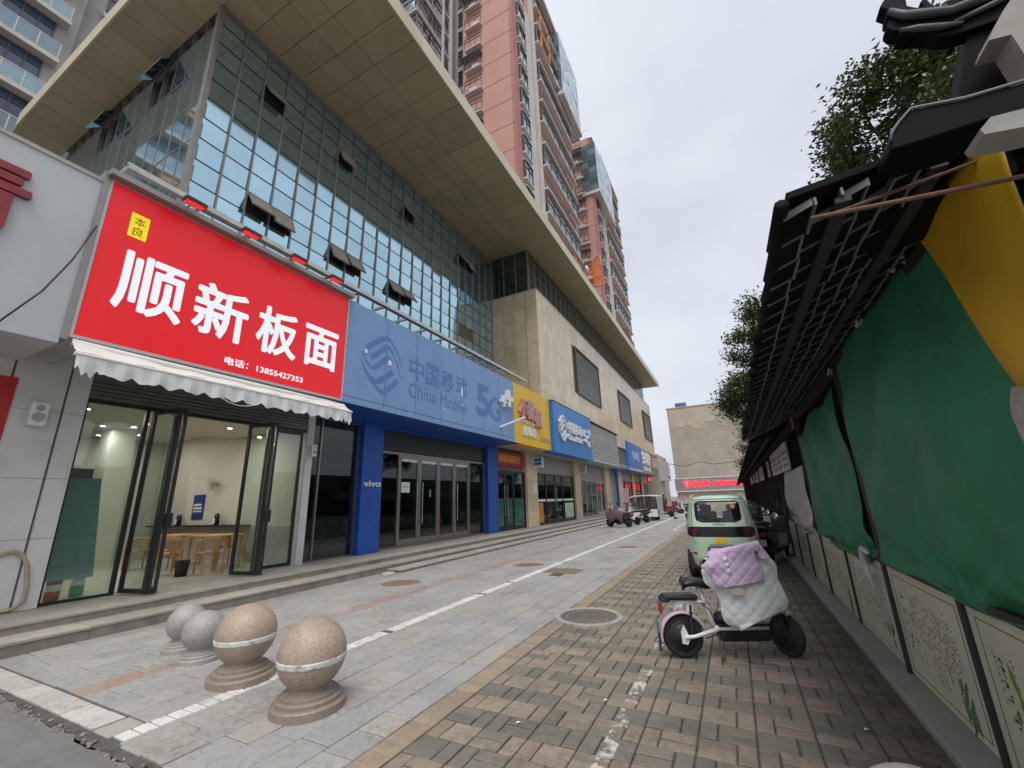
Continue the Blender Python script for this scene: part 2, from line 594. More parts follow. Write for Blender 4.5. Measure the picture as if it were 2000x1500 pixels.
M['redpaint'] = mat('red_paint', (0.5, 0.02, 0.02), 0.5, var=0.12)
M['crimson'] = mat('crimson_letters', (0.28, 0.03, 0.035), 0.55, var=0.2, scale=8)
M['pink_letter'] = mat('faded_pink_letters', (0.55, 0.3, 0.3), 0.6, var=0.35, scale=9)
M['white_letter'] = mat('white_letters', (0.8, 0.8, 0.78), 0.45, var=0.06)
M['gold'] = mat('gold_print', (0.75, 0.55, 0.12), 0.5)
M['silver'] = mat('silver_panel', (0.5, 0.5, 0.5), 0.4, 0.3, var=0.05)
M['black_frame'] = mat('black_frame', (0.02, 0.02, 0.021), 0.4, var=0.2)
M['steel_frame'] = mat('brushed_frame', (0.33, 0.29, 0.25), 0.35, 0.8, var=0.08)
M['chrome'] = mat('chrome', (0.75, 0.75, 0.75), 0.15, 1.0, var=0.02)
M['grey_frame'] = mat('grey_frame', (0.45, 0.46, 0.46), 0.5, var=0.05)
M['shutter'] = mat('roller_shutter', (0.16, 0.15, 0.14), 0.45, 0.5, var=0.12)
M['glass'] = glass('shop_glass', (0.86, 0.93, 0.89), 0.03)
M['glass_dark'] = glass('tinted_shop_glass', (0.66, 0.78, 0.74), 0.02)
M['sash'] = mat('sash_panel', (0.36, 0.33, 0.26), 0.35, var=0.06)
M['frost'] = mat('frosted_glass', (0.25, 0.36, 0.35), 0.4, var=0.06, scale=1)
M['frost_film'] = mat('frosted_film', (0.42, 0.52, 0.5), 0.5, var=0.06, scale=1)
M['awning'] = mat('awning_cloth', (0.72, 0.7, 0.65), 0.8, var=0.06, scale=2, stain=0.35, sscale=2.2, stainc=(0.4, 0.37, 0.31))
M['awning_grey'] = mat('awning_stripe', (0.58, 0.59, 0.58), 0.8, var=0.06, scale=2, stain=0.3, sscale=2.2, stainc=(0.36, 0.34, 0.3))
M['wood'] = mat('pale_wood', (0.5, 0.31, 0.13), 0.5, var=0.15, scale=5)
M['floor_tile'] = mat('pale_floor_tile', (0.55, 0.53, 0.47), 0.3, var=0.05, scale=1)
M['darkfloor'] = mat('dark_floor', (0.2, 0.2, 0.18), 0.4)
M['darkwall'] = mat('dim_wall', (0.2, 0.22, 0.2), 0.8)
M['downlight'] = emission('downlight', (1.0, 0.97, 0.88), 25)
M['red_led'] = emission('red_led', (1.0, 0.03, 0.05), 2.2)
M['red_lamp'] = mat('red_flood_lens', (0.6, 0.03, 0.03), 0.3, emit=(0.9, 0.03, 0.03), estr=0.6)
M['pink'] = mat('salmon_render', (0.58, 0.31, 0.25), 0.8, var=0.07, scale=0.35, stain=0.22, sscale=0.25, stainc=(0.42, 0.2, 0.16))
M['pink_dark'] = mat('rose_render', (0.45, 0.19, 0.18), 0.8, var=0.08, scale=0.4)
M['orange_patch'] = mat('orange_render', (0.72, 0.19, 0.07), 0.85, var=0.1, scale=0.8)
M['t_white'] = mat('tower_white', (0.62, 0.58, 0.54), 0.75, var=0.07, scale=0.5, stain=0.25, sscale=0.4, stainc=(0.36, 0.33, 0.3))
M['t_grey'] = mat('tower_grey', (0.42, 0.4, 0.375), 0.8, var=0.08, scale=0.5, stain=0.25, sscale=0.4)
M['t_glass'] = mat('tower_window_glass', (0.055, 0.075, 0.085), 0.08, 0.0, var=0.4, scale=0.6, rnd=0.45, spec=0.9)
M['t_sky'] = mat('tower_mirror_glass', (0.4, 0.5, 0.56), 0.08, 1.0, var=0.12, rnd=0.3)
M['t_teal'] = mat('tower_teal_glass', (0.24, 0.32, 0.35), 0.15, 0.5, var=0.1, rnd=0.35)
M['t_frame'] = mat('tower_frame', (0.12, 0.12, 0.12), 0.5, var=0.1)
M['t_orange'] = mat('tower_orange', (0.75, 0.3, 0.06), 0.7)
M['concrete'] = mat('stained_render', (0.44, 0.4, 0.335), 0.85, var=0.12, scale=0.5, bump=0.2, bscale=3, stain=0.85, sscale=0.3, stainc=(0.27, 0.24, 0.18))
M['bare'] = mat('patched_render', (0.52, 0.46, 0.37), 0.9, var=0.12, scale=0.6)
# ================================================================== ground
g = obj('ground', MB().quad((-900, -900, -0.06), (900, -900, -0.06), (900, 900, -0.06), (-900, 900, -0.06)), M['earth'], kind='structure')


def lay(parent, items, mat_, name, limit=300):
    """items: (x0,x1,y0,y1,z,tilt). The pieces that show largest become parts, the rest one part of stuff."""
    scored = []
    for it in items:
        cx, cy = (it[0] + it[1]) / 2, (it[2] + it[3]) / 2
        p = project(cx, cy, 0)
        vis = p is not None and -30 < p[0] < 2030 and p[1] < 1530
        d = math.hypot(cx, cy)
        area = (it[1] - it[0]) * (it[3] - it[2]) / d ** 3
        scored.append((-area if vis else 1, it))
    scored.sort(key=lambda t: t[0])
    cache = {}
    for s_, it in scored[:limit]:
        w, l = round(it[1] - it[0], 3), round(it[3] - it[2], 3)
        if (w, l) not in cache:
            cache[(w, l)] = mesh_of(name, MB().paver(-w / 2, w / 2, -l / 2, l / 2, 0), mat_, recalc=False)
        piece(name, cache[(w, l)], parent, ((it[0] + it[1]) / 2, (it[2] + it[3]) / 2, it[4]), (it[5][1], -it[5][0], 0))
    rest = MB()
    for s_, it in scored[limit:]:
        rest.paver(it[0], it[1], it[2], it[3], it[4], tilt=it[5])
    if rest.v:
        obj(name + '_field', rest, mat_, parent, kind='stuff', recalc=False)


def jit(z=0.0025, t=0.006):
    return random.uniform(-z, z), (random.uniform(-t, t), random.uniform(-t, t))


MAN = [(-6.56, 7.5, 0.42), (-4.98, 10.5, 0.4), (-2.08, 6.3, 0.40), (-3.4, 14.9, 0.36), (-5.6, 21.0, 0.36)]


def clear_of_man(x0, x1, y0, y1, pad=0.06):
    for mx_, my_, r_ in MAN:
        dx = max(x0 - mx_, 0, mx_ - x1)
        dy = max(y0 - my_, 0, my_ - y1)
        if math.hypot(dx, dy) < r_ + pad:
            return False
    return True


Y_NEAR, Y_FAR = 1.93, 75.0
pave = obj('stone_paving', MB().quad((-8.6, Y_NEAR - 0.12, -0.016), (-2.42, Y_NEAR - 0.12, -0.016), (-2.42, Y_FAR, -0.016), (-8.6, Y_FAR, -0.016)), M['mortar'], kind='structure')
J = 0.005
slabs, reds, whites = [], [], []
# rows between the white line and the bricks: long slabs in courses along the street
x = -4.20
rows = []
while x < -2.55:
    rows.append((x, x + 0.285))
    x += 0.285
for k, (a, b) in enumerate(rows):
    y = Y_NEAR + 0.05 - random.uniform(0, 0.4)
    while y < 52:
        l = random.choice((0.42, 0.42, 0.5, 0.56, 0.3))
        z, t = jit()
        y0 = max(y, Y_NEAR - 0.05)
        if y + l - y0 > 0.1 and not (a > -4.18 and b < -3.40 and y + l > 9.55 and y0 < 10.25):
            slabs.append((a + J, b - J, y0 + J, y + l - J, z, t))
        y += l
# rows left of the white line
rows = []
x = -8.02
while x < -4.5:
    w = 0.3 if not (-5.95 < x < -5.7) else 0.14
    rows.append((x, x + w, w < 0.2))
    x += w
rows[-1] = (rows[-1][0], -4.44, False)
for a, b, isred in rows:
    y = Y_NEAR + 0.24 - random.uniform(0, 0.3)
    while y < 52:
        l = 0.28 if isred else random.choice((0.4, 0.45, 0.55, 0.6))
        z, t = jit()
        y0 = max(y, Y_NEAR + 0.22)
        if y + l - y0 > 0.08:
            (reds if isred and random.random() < 0.9 else slabs).append((a + J, b - J, y0 + J, y + l - J, z, t))
        y += l
# white tile line down the street and the white edging by the road
y = Y_NEAR
while y < 50:
    z, t = jit(0.002, 0.004)
    if random.random() > 0.03:
        whites.append((-4.43, -4.27, y + J * 1.3, y + 0.115 - J * 1.3, z + 0.002, t))
    y += 0.115
edge = []
x = -8.1
while x < -4.75:
    l = random.choice((0.36, 0.42, 0.3))
    z, t = jit()
    edge.append((x + J * 1.6, min(x + l, -4.72) - J * 1.6, Y_NEAR - 0.02 + J, Y_NEAR + 0.2 - J, z, t))
    x += l
filler = [(-4.70, -4.45, Y_NEAR - 0.02, Y_NEAR + 0.21, -0.003, (0, 0)), (-4.27, -4.21, Y_NEAR - 0.02, 52, -0.004, (0, 0))]
lay(pave, slabs, M['slab'], 'slab')
lay(pave, reds, M['red_tile'], 'red_tile', 120)
lay(pave, whites, M['white_tile'], 'white_tile', 200)
M['edging'] = paver_mat('worn_white_edging', [(0.5, 0.48, 0.44), (0.58, 0.56, 0.52), (0.43, 0.41, 0.37)], dirt=(0.2, 0.18, 0.15), dirtf=0.95, speck=0.3)
lay(pave, edge, M['edging'], 'edging_stone', 20)
lay(pave, filler, M['slab'], 'slab', 5)
# far end of the street: flagstones too small to tell apart
obj('far_flagstones', MB().quad((-8.5, 51.9, -0.004), (-2.44, 51.9, -0.004), (-2.44, Y_FAR, -0.004), (-8.5, Y_FAR, -0.004)), M['slab'], pave)

# bricks on the right
bp_ = obj('brick_paving', MB().quad((-2.42, 0.6, -0.016), (1.0, 0.6, -0.016), (1.0, Y_FAR, -0.016), (-2.42, Y_FAR, -0.016)), M['mortar'], kind='structure')
bricks, bricks_dark, border = [], [], []
u = 0.1195
JB = 0.0058
y = Y_NEAR - 0.95
k = 0
while y < Y_NEAR + 56:
    z, t = jit(0.002, 0.008)
    if True:
        border.append((-2.485 + J, -2.27 - J, y + J / 2, y + u - J / 2, z, t))
    y += u
y = Y_NEAR - 0.95
band = 0
while y < 46:
    x = -2.262
    cell = 0
    while x < 0.93:
        order = (band + cell) % 2
        xv = x if order == 0 else x + 2 * u
        xp = x + u if order == 0 else x
        for (a, b, c, d) in ((xv, xv + u, y, y + 2 * u), (xp, xp + 2 * u, y, y + u), (xp, xp + 2 * u, y + u, y + 2 * u)):
            if a < 0.90:
                z, t = jit(0.003, 0.014)
                (bricks if (band % 2 == 0) == (random.random() < 0.93) else bricks_dark).append((a + JB, min(b, 0.935) - JB, c + JB, d - JB, z, t))
        x += 3 * u
        cell += 1
    y += 2 * u
    band += 1
lay(bp_, bricks, M['brick'], 'brick', 150)
lay(bp_, bricks_dark, M['brick_dark'], 'dark_brick', 150)
lay(bp_, border, M['border'], 'border_brick', 120)
obj('far_bricks', MB().quad((-2.42, 45.9, -0.004), (0.95, 45.9, -0.004), (0.95, Y_FAR, -0.004), (-2.42, Y_FAR, -0.004)), M['brick'], bp_)

# worn white parking line over the bricks: a thin coat of paint broken up by wear
M['road_paint'] = mat('worn_white_paint', (0.62, 0.6, 0.56), 0.7, var=0.15, scale=20)
pm_ = M['flaked_paint'] = mat('flaked_white_paint', (0.66, 0.64, 0.6), 0.7, var=0.15, scale=20)
nt = pm_.node_tree
ge = nd(nt, 'ShaderNodeNewGeometry')
na = nd(nt, 'ShaderNodeTexNoise', Scale=9.0, Detail=7.0, Roughness=0.65)
nb_ = nd(nt, 'ShaderNodeTexNoise', Scale=0.9, Detail=2.0)
nt.links.new(ge.outputs['Position'], na.inputs['Vector'])
nt.links.new(ge.outputs['Position'], nb_.inputs['Vector'])
ma = nd(nt, 'ShaderNodeMath', operation='ADD')
nt.links.new(na.outputs['Fac'], ma.inputs[0])
nt.links.new(nb_.outputs['Fac'], ma.inputs[1])
mr_ = nd(nt, 'ShaderNodeMapRange')
mr_.inputs['From Min'].default_value = 1.0
mr_.inputs['From Max'].default_value = 1.08
mr_.inputs['To Max'].default_value = 0.75
nt.links.new(ma.outputs[0], mr_.inputs['Value'])
nt.links.new(mr_.outputs['Result'], nt.nodes['Principled BSDF'].inputs['Alpha'])
obj('worn_parking_line', MB().box(-1.04, -0.94, 2.0, 20, 0.0, 0.0075), M['flaked_paint'], bp_)

# far parking markings
for (x0, x1, y0, y1) in ((-2.9, 0.4, 22.0, 22.14), (-2.9, -2.78, 22.0, 40), (-4.6, -2.8, 28.0, 28.12), (-4.6, -2.8, 34.0, 34.12), (-4.6, -2.8, 40.0, 40.12)):
    obj('painted_marking', MB().box(x0, x1, y0, y1, 0.001, 0.0065), M['road_paint'], pave)

# asphalt in the near left corner, with a crumbling edge
pts = [(-40, Y_NEAR - 0.05)]
x = -12.0
pts = [(-30, 2.3), (-12, 2.25), (-8.1, 2.0)]
x = -8.0
while x < 0.8:
    pts.append((x, 1.88 - 0.02 * (x + 8) + random.uniform(-0.035, 0.02) - (0.1 if x > -3.7 else 0)))
    x += 0.12
pts += [(1.0, 1.5), (1.0, -30), (-30, -30)]
rd = MB()
n = len(pts)
rd.add([(p[0], p[1], -0.008) for p in pts] + [(p[0], p[1], -0.05) for p in pts], [tuple(range(n))] + [(i, (i + 1) % n, n + (i + 1) % n, n + i) for i in range(n)])
road = obj('road', rd, M['asphalt'], kind='structure')
rub = MB()
for i in range(230):
    x = random.uniform(-7.6, -2.6)
    y = 1.87 - 0.02 * (x + 8) + random.uniform(-0.06, 0.05)
    s_ = random.choice((0.006, 0.008, 0.01, 0.012, 0.016, 0.022))
    rub.lathe((x, y, -0.012), [(s_ * 0.9, 0), (s_, s_ * 0.4), (s_ * 0.5, s_ * 0.8)], random.randint(4, 6))
for i in range(len(rub.sm)):
    rub.sm[i] = False
tag(obj('broken_kerb_rubble', rub, mat('dirty_rubble', (0.22, 0.195, 0.15), 0.9, var=0.35, scale=9, rnd=0.3)), kind='stuff')

# ------------------------------------------------------------------ steps along the shops
steps = thing('steps', (-9, 30, 0), kind='structure')
Y0S, Y1S = -3.0, 60.0
for nm, xa, xb, z0, z1, ya in (('lower_step', -8.5, -8.0, -0.05, 0.165, Y0S), ('landing', -10.0, -8.5, -0.05, 0.29, Y0S), ('bottom_step', -8.0, -7.55, -0.05, 0.075, 8.6)):
    obj(nm + '_core', MB().box(xa - 0.2, xb - 0.03, ya + 0.02, Y1S, z0, z1 - 0.03), M['core'], steps)
    y = ya
    while y < Y1S:
        l = 1.2 if y < 30 else 2.4
        zz = random.uniform(-0.002, 0.002)
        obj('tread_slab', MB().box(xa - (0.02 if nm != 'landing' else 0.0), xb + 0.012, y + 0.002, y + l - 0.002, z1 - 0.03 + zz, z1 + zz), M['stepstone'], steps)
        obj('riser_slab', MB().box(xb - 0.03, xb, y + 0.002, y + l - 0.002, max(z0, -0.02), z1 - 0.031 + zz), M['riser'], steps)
        y += l
# lump of fallen mortar at the start of the bottom step
lm = MB()
lm.lathe((-7.72, 8.35, -0.01), [(0.2, 0), (0.19, 0.03), (0.13, 0.06), (0.05, 0.075)], 9)
lm.v = [(a + random.uniform(-0.02, 0.02), b + random.uniform(-0.03, 0.03), c) for a, b, c in lm.v]
lm.lathe((-7.58, 8.1, -0.01), [(0.05, 0), (0.06, 0.03), (0.02, 0.055)], 6)
obj('mortar_lump', lm, M['stepstone'], label='pale broken lump of mortar lying where the bottom step begins', cat='rubble')

# ------------------------------------------------------------------ manhole covers
M['iron'] = mat('cast_iron', (0.2, 0.175, 0.15), 0.6, 0.4, var=0.25, scale=14, bump=0.3, bscale=60)
M['rust_iron'] = mat('rusty_cover', (0.27, 0.17, 0.14), 0.75, 0.1, var=0.2, scale=12, bump=0.3, bscale=60)
M['cement'] = mat('cement_collar', (0.36, 0.34, 0.31), 0.85, var=0.12, scale=8, bump=0.3, bscale=60)
mlab = ['reddish round manhole cover nearest the steps', 'reddish round manhole cover beside the white tile line', 'large dark iron manhole cover set between granite slabs and bricks', 'small round manhole cover beyond the sunken steel plate', 'farthest round manhole cover near the maroon scooter']
for i, (mx_, my_, r_) in enumerate(MAN):
    t = thing('manhole_cover', (mx_, my_, 0), mlab[i], 'manhole cover', 'manhole covers in the street')
    big = i == 2
    t.location.z = 0.008
    ORG[t.name] = Vector((mx_, my_, 0))
    cw_ = 0.075 if big else 0.025
    obj('collar', MB().lathe((mx_, my_, -0.03), [(r_ + cw_, 0), (r_ + cw_, 0.036), (r_ + cw_ - 0.01, 0.039), (r_ - 0.005, 0.039), (r_ - 0.005, 0)], 40), M['cement'] if big else M['stepstone'], t)
    mm = M['iron'] if big else M['rust_iron']
    obj('rim', MB().lathe((mx_, my_, -0.03), [(r_ - 0.01, 0.0), (r_ - 0.01, 0.034), (r_ - 0.035, 0.034), (r_ - 0.035, 0.0)], 40), mm, t)
    obj('lid', MB().lathe((mx_, my_, -0.03), [(r_ - 0.042, 0.0), (r_ - 0.042, 0.03), (r_ - 0.09, 0.03), (r_ - 0.095, 0.026), (r_ - 0.13, 0.026), (r_ - 0.135, 0.031), (0.1, 0.031), (0.01, 0.031)], 40), mm, t)
    cb = MB()
    for q in range(-6, 7):
        for w in range(-6, 7):
            px, py = q * 0.045, w * 0.045
            if math.hypot(px, py) < r_ - 0.15:
                cb.box(mx_ + px - 0.014, mx_ + px + 0.014, my_ + py - 0.008, my_ + py + 0.008, 0.001, 0.004)
    obj('tread_pattern', cb, mm, t)
plate = thing('steel_plate', (-3.81, 9.9, 0), 'flat brownish steel plate covering a pit beside the white tile line', 'plate')
obj('plate_sheet', MB().box(-4.17, -3.42, 9.56, 10.24, -0.02, 0.004), mat('rusty_plate', (0.24, 0.2, 0.14), 0.6, 0.3, var=0.2, scale=5), plate)
obj('plate_frame', MB().box(-4.19, -4.172, 9.54, 10.26, -0.02, 0.007).box(-3.418, -3.40, 9.54, 10.26, -0.02, 0.007), M['rust_iron'], plate)

# ------------------------------------------------------------------ ball bollards
def gran(name, a, b):
    m = mat(name, a, 0.42, var=0.2, scale=55, c2=b, bump=0.2, bscale=160, stain=0.6, sscale=4, stainc=tuple(v * 0.45 for v in a))
    return m


M['pink_granite'] = gran('pink_granite', (0.50, 0.39, 0.305), (0.29, 0.215, 0.165))
M['grey_granite'] = gran('grey_granite', (0.44, 0.42, 0.38), (0.28, 0.265, 0.24))
M['base_granite'] = gran('bollard_base_granite', (0.33, 0.27, 0.22), (0.22, 0.18, 0.15))
M['tape'] = mat('worn_reflective_tape', (0.66, 0.66, 0.63), 0.5, var=0.1, scale=12, stain=1.6, sscale=14, stainc=(0.28, 0.21, 0.165))


def bollard(x, y, r, mm, bm_, label, tape):
    t = thing('ball_bollard', (x, y, 0), label, 'bollard', 'stone ball bollards at the street mouth')
    k = r / 0.28
    bs_ = obj('base', MB().lathe((x, y, 0), [(0.295 * k, -0.02), (0.3 * k, 0.0), (0.3 * k, 0.06 * k), (0.29 * k, 0.07 * k), (0.262 * k, 0.072 * k), (0.262 * k, 0.1 * k), (0.25 * k, 0.108 * k), (0.228 * k, 0.11 * k), (0.228 * k, 0.13 * k), (0.20 * k, 0.135 * k), (0.17 * k, 0.15 * k), (0.16 * k, 0.2 * k)], 48), bm_, t)
    for p_ in bs_.data.polygons:
        p_.use_smooth = False
    cz = 0.14 * k + r * 0.96
    pr = []
    for i in range(1, 24):
        a = -math.pi / 2 + math.pi * i / 24
        pr.append((r * math.cos(a), cz + r * math.sin(a)))
    obj('ball', MB().lathe((x, y, 0), pr, 40), mm, t)
    if tape:
        z0, z1 = cz - 0.055, cz - 0.005
        tp = []
        for i in range(5):
            z = z0 + (z1 - z0) * i / 4
            tp.append((math.sqrt(r * r - (z - cz) ** 2) + 0.0025, z))
        tp.append((tp[-1][0] - 0.006, z1))
        tp.insert(0, (tp[0][0] - 0.006, z0))
        obj('tape_band', MB().lathe((x, y, 0), tp, 48), M['tape'], t)
    return t


bollard(-3.43, 2.83, 0.275, M['pink_granite'], M['base_granite'], 'pink granite ball bollard with a torn white band, nearest to the camera', True)
bollard(-4.60, 2.98, 0.275, M['pink_granite'], M['base_granite'], 'pink granite ball bollard with a white band, standing on the white tile line', True)
bollard(-5.62, 3.13, 0.205, M['grey_granite'], M['grey_granite'], 'small grey stone ball bollard half hidden behind the larger pink one', False)
bollard(-6.25, 3.27, 0.205, M['grey_granite'], M['grey_granite'], 'small grey stone ball bollard standing closest to the shop steps', False)
bollard(0.44, 2.36, 0.235, M['grey_granite'], M['grey_granite'], 'pale stone ball bollard beside the painted stall boards, only its top showing', False)

# ================================================================== the commercial building on the left
XG, YC, YB, ZS = -11.3, 4.23, 20.1, 16.05        # glass plane, glass corner, start of the beige block, soffit
XBE, YE = -8.36, 57.5                             # beige front, far end
bld = thing('commercial_building', (-12, 25, 0), 'long shop building with glass wall, beige block and wide flat canopy', 'building')
# hidden body that keeps the daylight out
obj('upper_body', MB().box(-24, XG - 0.12, YC + 0.12, YE, 4.4, ZS + 0.4).box(XG - 0.12, XBE - 0.1, YB + 0.1, YE - 0.05, 4.4, ZS - 2.85), M['core'], bld)
# curtain wall: frame, panes, opening lights
cw = MB()
P = (YB - YC) / 22
for i in range(23):
    y = YC + i * P
    cw.box(XG - 0.1, XG + 0.06, y - 0.02, y + 0.02, 4.6, ZS)
RZ = [15.41 - 0.69 * j for j in range(16)]
tr_ = MB()
for z in RZ:
    if z > 4.7:
        tr_.box(XG - 0.1, XG + 0.035, YC + 0.05, YB, z - 0.014, z + 0.014)
cw.box(XG - 0.1, XG + 0.055, YC, YB, ZS - 0.16, ZS)
cw.box(XG - 0.12, XG + 0.07, YC - 0.07, YC + 0.05, 4.6, ZS)
frame = obj('curtain_frame', cw, M['mullion'], bld)
obj('transoms', tr_, M['black_frame'], frame)
OPEN = {(2, 1), (6, 1), (11, 1), (17, 1), (18, 1), (2, 7), (3, 7), (6, 7), (7, 7), (10, 7), (11, 7)}
VENT = {(17, 7), (18, 7)}
pm = mesh_of('pane', MB().box(-0.008, 0.008, -P / 2 + 0.026, P / 2 - 0.026, -0.33, 0.33), M['mirror_glass'])
sash = MB().box(-0.012, 0.012, -P / 2 + 0.03, P / 2 - 0.03, -0.67, 0.0)
sm_ = mesh_of('sash_pane', sash, M['sash'])
fr_ = MB()
for a, b, c, d in ((-P / 2 + 0.02, P / 2 - 0.02, -0.69, -0.655), (-P / 2 + 0.02, P / 2 - 0.02, -0.03, 0.0), (-P / 2 + 0.02, -P / 2 + 0.055, -0.656, -0.031), (P / 2 - 0.055, P / 2 - 0.02, -0.656, -0.031)):
    fr_.box(-0.025, 0.02, a, b, c, d)
sfm = mesh_of('sash_frame', fr_, M['mullion'])
vent = MB()
for q in range(9):
    vent.box(-0.03, 0.03, -P / 2 + 0.03, P / 2 - 0.03, -0.33 + q * 0.075, -0.30 + q * 0.075)
vm = mesh_of('vent_slats', vent, mat('brown_louvre', (0.3, 0.24, 0.18), 0.6), Vector((0, 0, 0)))
holes = MB()
for i in range(22):
    piece('pane', pm, frame, (XG, YC + (i + 0.5) * P, 15.73), (0, random.uniform(-0.005, 0.005), random.uniform(-0.006, 0.006)))
    for j in range(14):
        z = RZ[j] - 0.345
        if z < 6.6:
            continue
        y = YC + (i + 0.5) * P
        if (i, j) in OPEN:
            piece('sash_pane', sm_, frame, (XG + 0.03, y, RZ[j] - 0.015), (0, -R(24 + 5 * ((i * 7) % 3)), 0))
            piece('sash_frame', sfm, frame, (XG + 0.03, y, RZ[j] - 0.015), (0, -R(24 + 5 * ((i * 7) % 3)), 0))
            holes.box(XG - 0.09, XG - 0.02, y - P / 2 + 0.03, y + P / 2 - 0.03, z - 0.34, z + 0.34)
        elif (i, j) in VENT:
            piece('vent_slats', vm, frame, (XG, y, z))
            holes.box(XG - 0.09, XG - 0.05, y - P / 2 + 0.03, y + P / 2 - 0.03, z - 0.34, z + 0.34)
        else:
            piece('pane', pm, frame, (XG, y, z), (0, 0.045 + random.uniform(-0.006, 0.006), random.uniform(-0.008, 0.008)))
obj('open_light_interior', holes, M['dark'], bld)
obj('curtain_backing', MB().box(XG - 0.13, XG - 0.1, YC, YB, 4.6, ZS), M['dark'], bld)
# side of the glass volume, facing the road
sw = MB()
SP = 0.74
for i in range(15):
    x = XG - i * SP
    sw.box(x - 0.014, x + 0.014, YC - 0.02, YC + 0.1, 4.6, ZS)
for z in RZ[::2]:
    sw.box(XG - 14 * SP, XG, YC - 0.02, YC + 0.1, z - 0.013, z + 0.013)
sframe = obj('side_frame', sw, M['mullion'], bld)
spm = mesh_of('side_pane', MB().box(-SP / 2 + 0.026, SP / 2 - 0.026, -0.008, 0.008, -0.705, 0.705), M['mirror_glass'])
for i in range(14):
    for j in range(0, 12, 2):
        z = RZ[j] - 0.72
        if z < 7.0:
            continue
        x = XG - (i + 0.5) * SP
        if (i, j) in ((3, 0), (4, 0), (9, 0), (8, 0)):
            o_ = piece('side_pane', spm, sframe, (x, YC - 0.2, z + 0.55), (R(-42), 0, 0))
            o_.scale = (1, 1, 0.45)
            continue
        piece('side_pane', spm, sframe, (x, YC, z), (random.uniform(-0.006, 0.006), 0, random.uniform(-0.006, 0.006)))
obj('side_backing', MB().box(XG - 14 * SP, XG - 0.11, YC + 0.1, YC + 0.13, 4.6, ZS), M['dark'], bld)
# canopy
XE_, YN = -6.92, 2.85
canopy = obj('canopy', MB().box(-22.3, XE_ - 0.03, YN + 0.03, YE + 0.6, ZS + 0.03, ZS + 0.75), M['core'], bld)
xs = [-22.3, -11.35, -10.35, -9.5, -8.64, XE_]
ys = [YN, YC]
while ys[-1] < YE + 0.5:
    ys.append(ys[-1] + 0.855)
cache = {}
for i in range(1, 5):
    for j in range(len(ys) - 1):
        w, l = round(xs[i + 1] - xs[i], 3), round(ys[j + 1] - ys[j], 3)
        if (w, l) not in cache:
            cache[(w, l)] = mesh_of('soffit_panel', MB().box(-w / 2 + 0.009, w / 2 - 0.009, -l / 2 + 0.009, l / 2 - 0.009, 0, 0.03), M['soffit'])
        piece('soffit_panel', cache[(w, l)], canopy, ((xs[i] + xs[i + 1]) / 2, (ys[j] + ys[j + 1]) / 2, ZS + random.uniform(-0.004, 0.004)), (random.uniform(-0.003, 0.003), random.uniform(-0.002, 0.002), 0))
w, l = 0.88, YC - YN
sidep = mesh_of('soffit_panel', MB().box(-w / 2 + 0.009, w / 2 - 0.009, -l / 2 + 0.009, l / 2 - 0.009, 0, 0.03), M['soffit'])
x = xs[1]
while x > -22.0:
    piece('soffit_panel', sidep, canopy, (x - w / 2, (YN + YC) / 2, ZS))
    x -= w
# fascia along the street and along the road, in panels
y = YN
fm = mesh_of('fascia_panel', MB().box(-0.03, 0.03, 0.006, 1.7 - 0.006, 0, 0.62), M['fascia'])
while y < YE + 0.5:
    piece('fascia_panel', fm, canopy, (XE_, y, ZS - 0.02))
    y += 1.7
fm2 = mesh_of('fascia_panel', MB().box(0.006, 1.74, -0.03, 0.03, 0, 0.62), M['fascia'])
x = -22.3
while x < XE_ - 0.1:
    piece('fascia_panel', fm2, canopy, (x + 0.03, YN, ZS - 0.02))
    x += 1.76
obj('fascia_panel', MB().box(-22.3, XE_, YE + 0.55, YE + 0.62, ZS - 0.02, ZS + 0.6), M['fascia'], canopy)
# beige block
bt = obj('beige_block', MB().box(-11.2, XBE - 0.03, YB + 0.03, YE - 0.02, 6.2, 13.28), M['core'], bld)
WIN = [(26.4, 32.2, 8.45, 11.85), (38.9, 44.0, 8.5, 11.5), (51.5, 56.6, 8.3, 11.7)]


def in_win(y0, y1, z0, z1):
    for a, b, c, d in WIN:
        if y1 > a - 0.05 and y0 < b + 0.05 and z1 > c - 0.05 and z0 < d + 0.05:
            return True
    return False


TW, TH = 0.72, 1.42
cnt = 0
stuff = MB()
cache = {}
colmn = 0
y = YB
while y < YE - 0.1:
    w = min(TW, YE - y)
    z = 5.9 - (TH / 2 if colmn % 2 else 0)
    while z < 13.3:
        z0, z1 = max(z, 5.9), min(z + TH, 13.3)
        if z1 - z0 > 0.05:
            subs = [(z0, z1)]
            for a, b, c, d in WIN:
                if y + w > a and y < b:
                    nx = []
                    for s0, s1 in subs:
                        if s1 <= c or s0 >= d:
                            nx.append((s0, s1))
                        else:
                            if s0 < c:
                                nx.append((s0, c))
                            if s1 > d:
                                nx.append((d, s1))
                    subs = nx
            for s0, s1 in subs:
                if s1 - s0 < 0.04:
                    continue
                h = round(s1 - s0, 2)
                if cnt < 240 and y < 38:
                    kx = (round(w, 2), h)
                    if kx not in cache:
                        cache[kx] = mesh_of('cladding_tile', MB().box(-0.02, 0.015, 0.008, w - 0.008, 0.008, h - 0.008), M['beige_tile'])
                    piece('cladding_tile', cache[kx], bt, (XBE + random.uniform(-0.002, 0.002), y, s0))
                    cnt += 1
                else:
                    stuff.box(XBE - 0.02, XBE + 0.015 + random.uniform(-0.002, 0.002), y + 0.008, y + w - 0.008, s0 + 0.008, s1 - 0.008)
    # side face done below
        z += TH
    y += TW
    colmn += 1
obj('cladding_field', stuff, M['beige_tile'], bt, kind='stuff')
colmn = 0
x = XBE
cache = {}
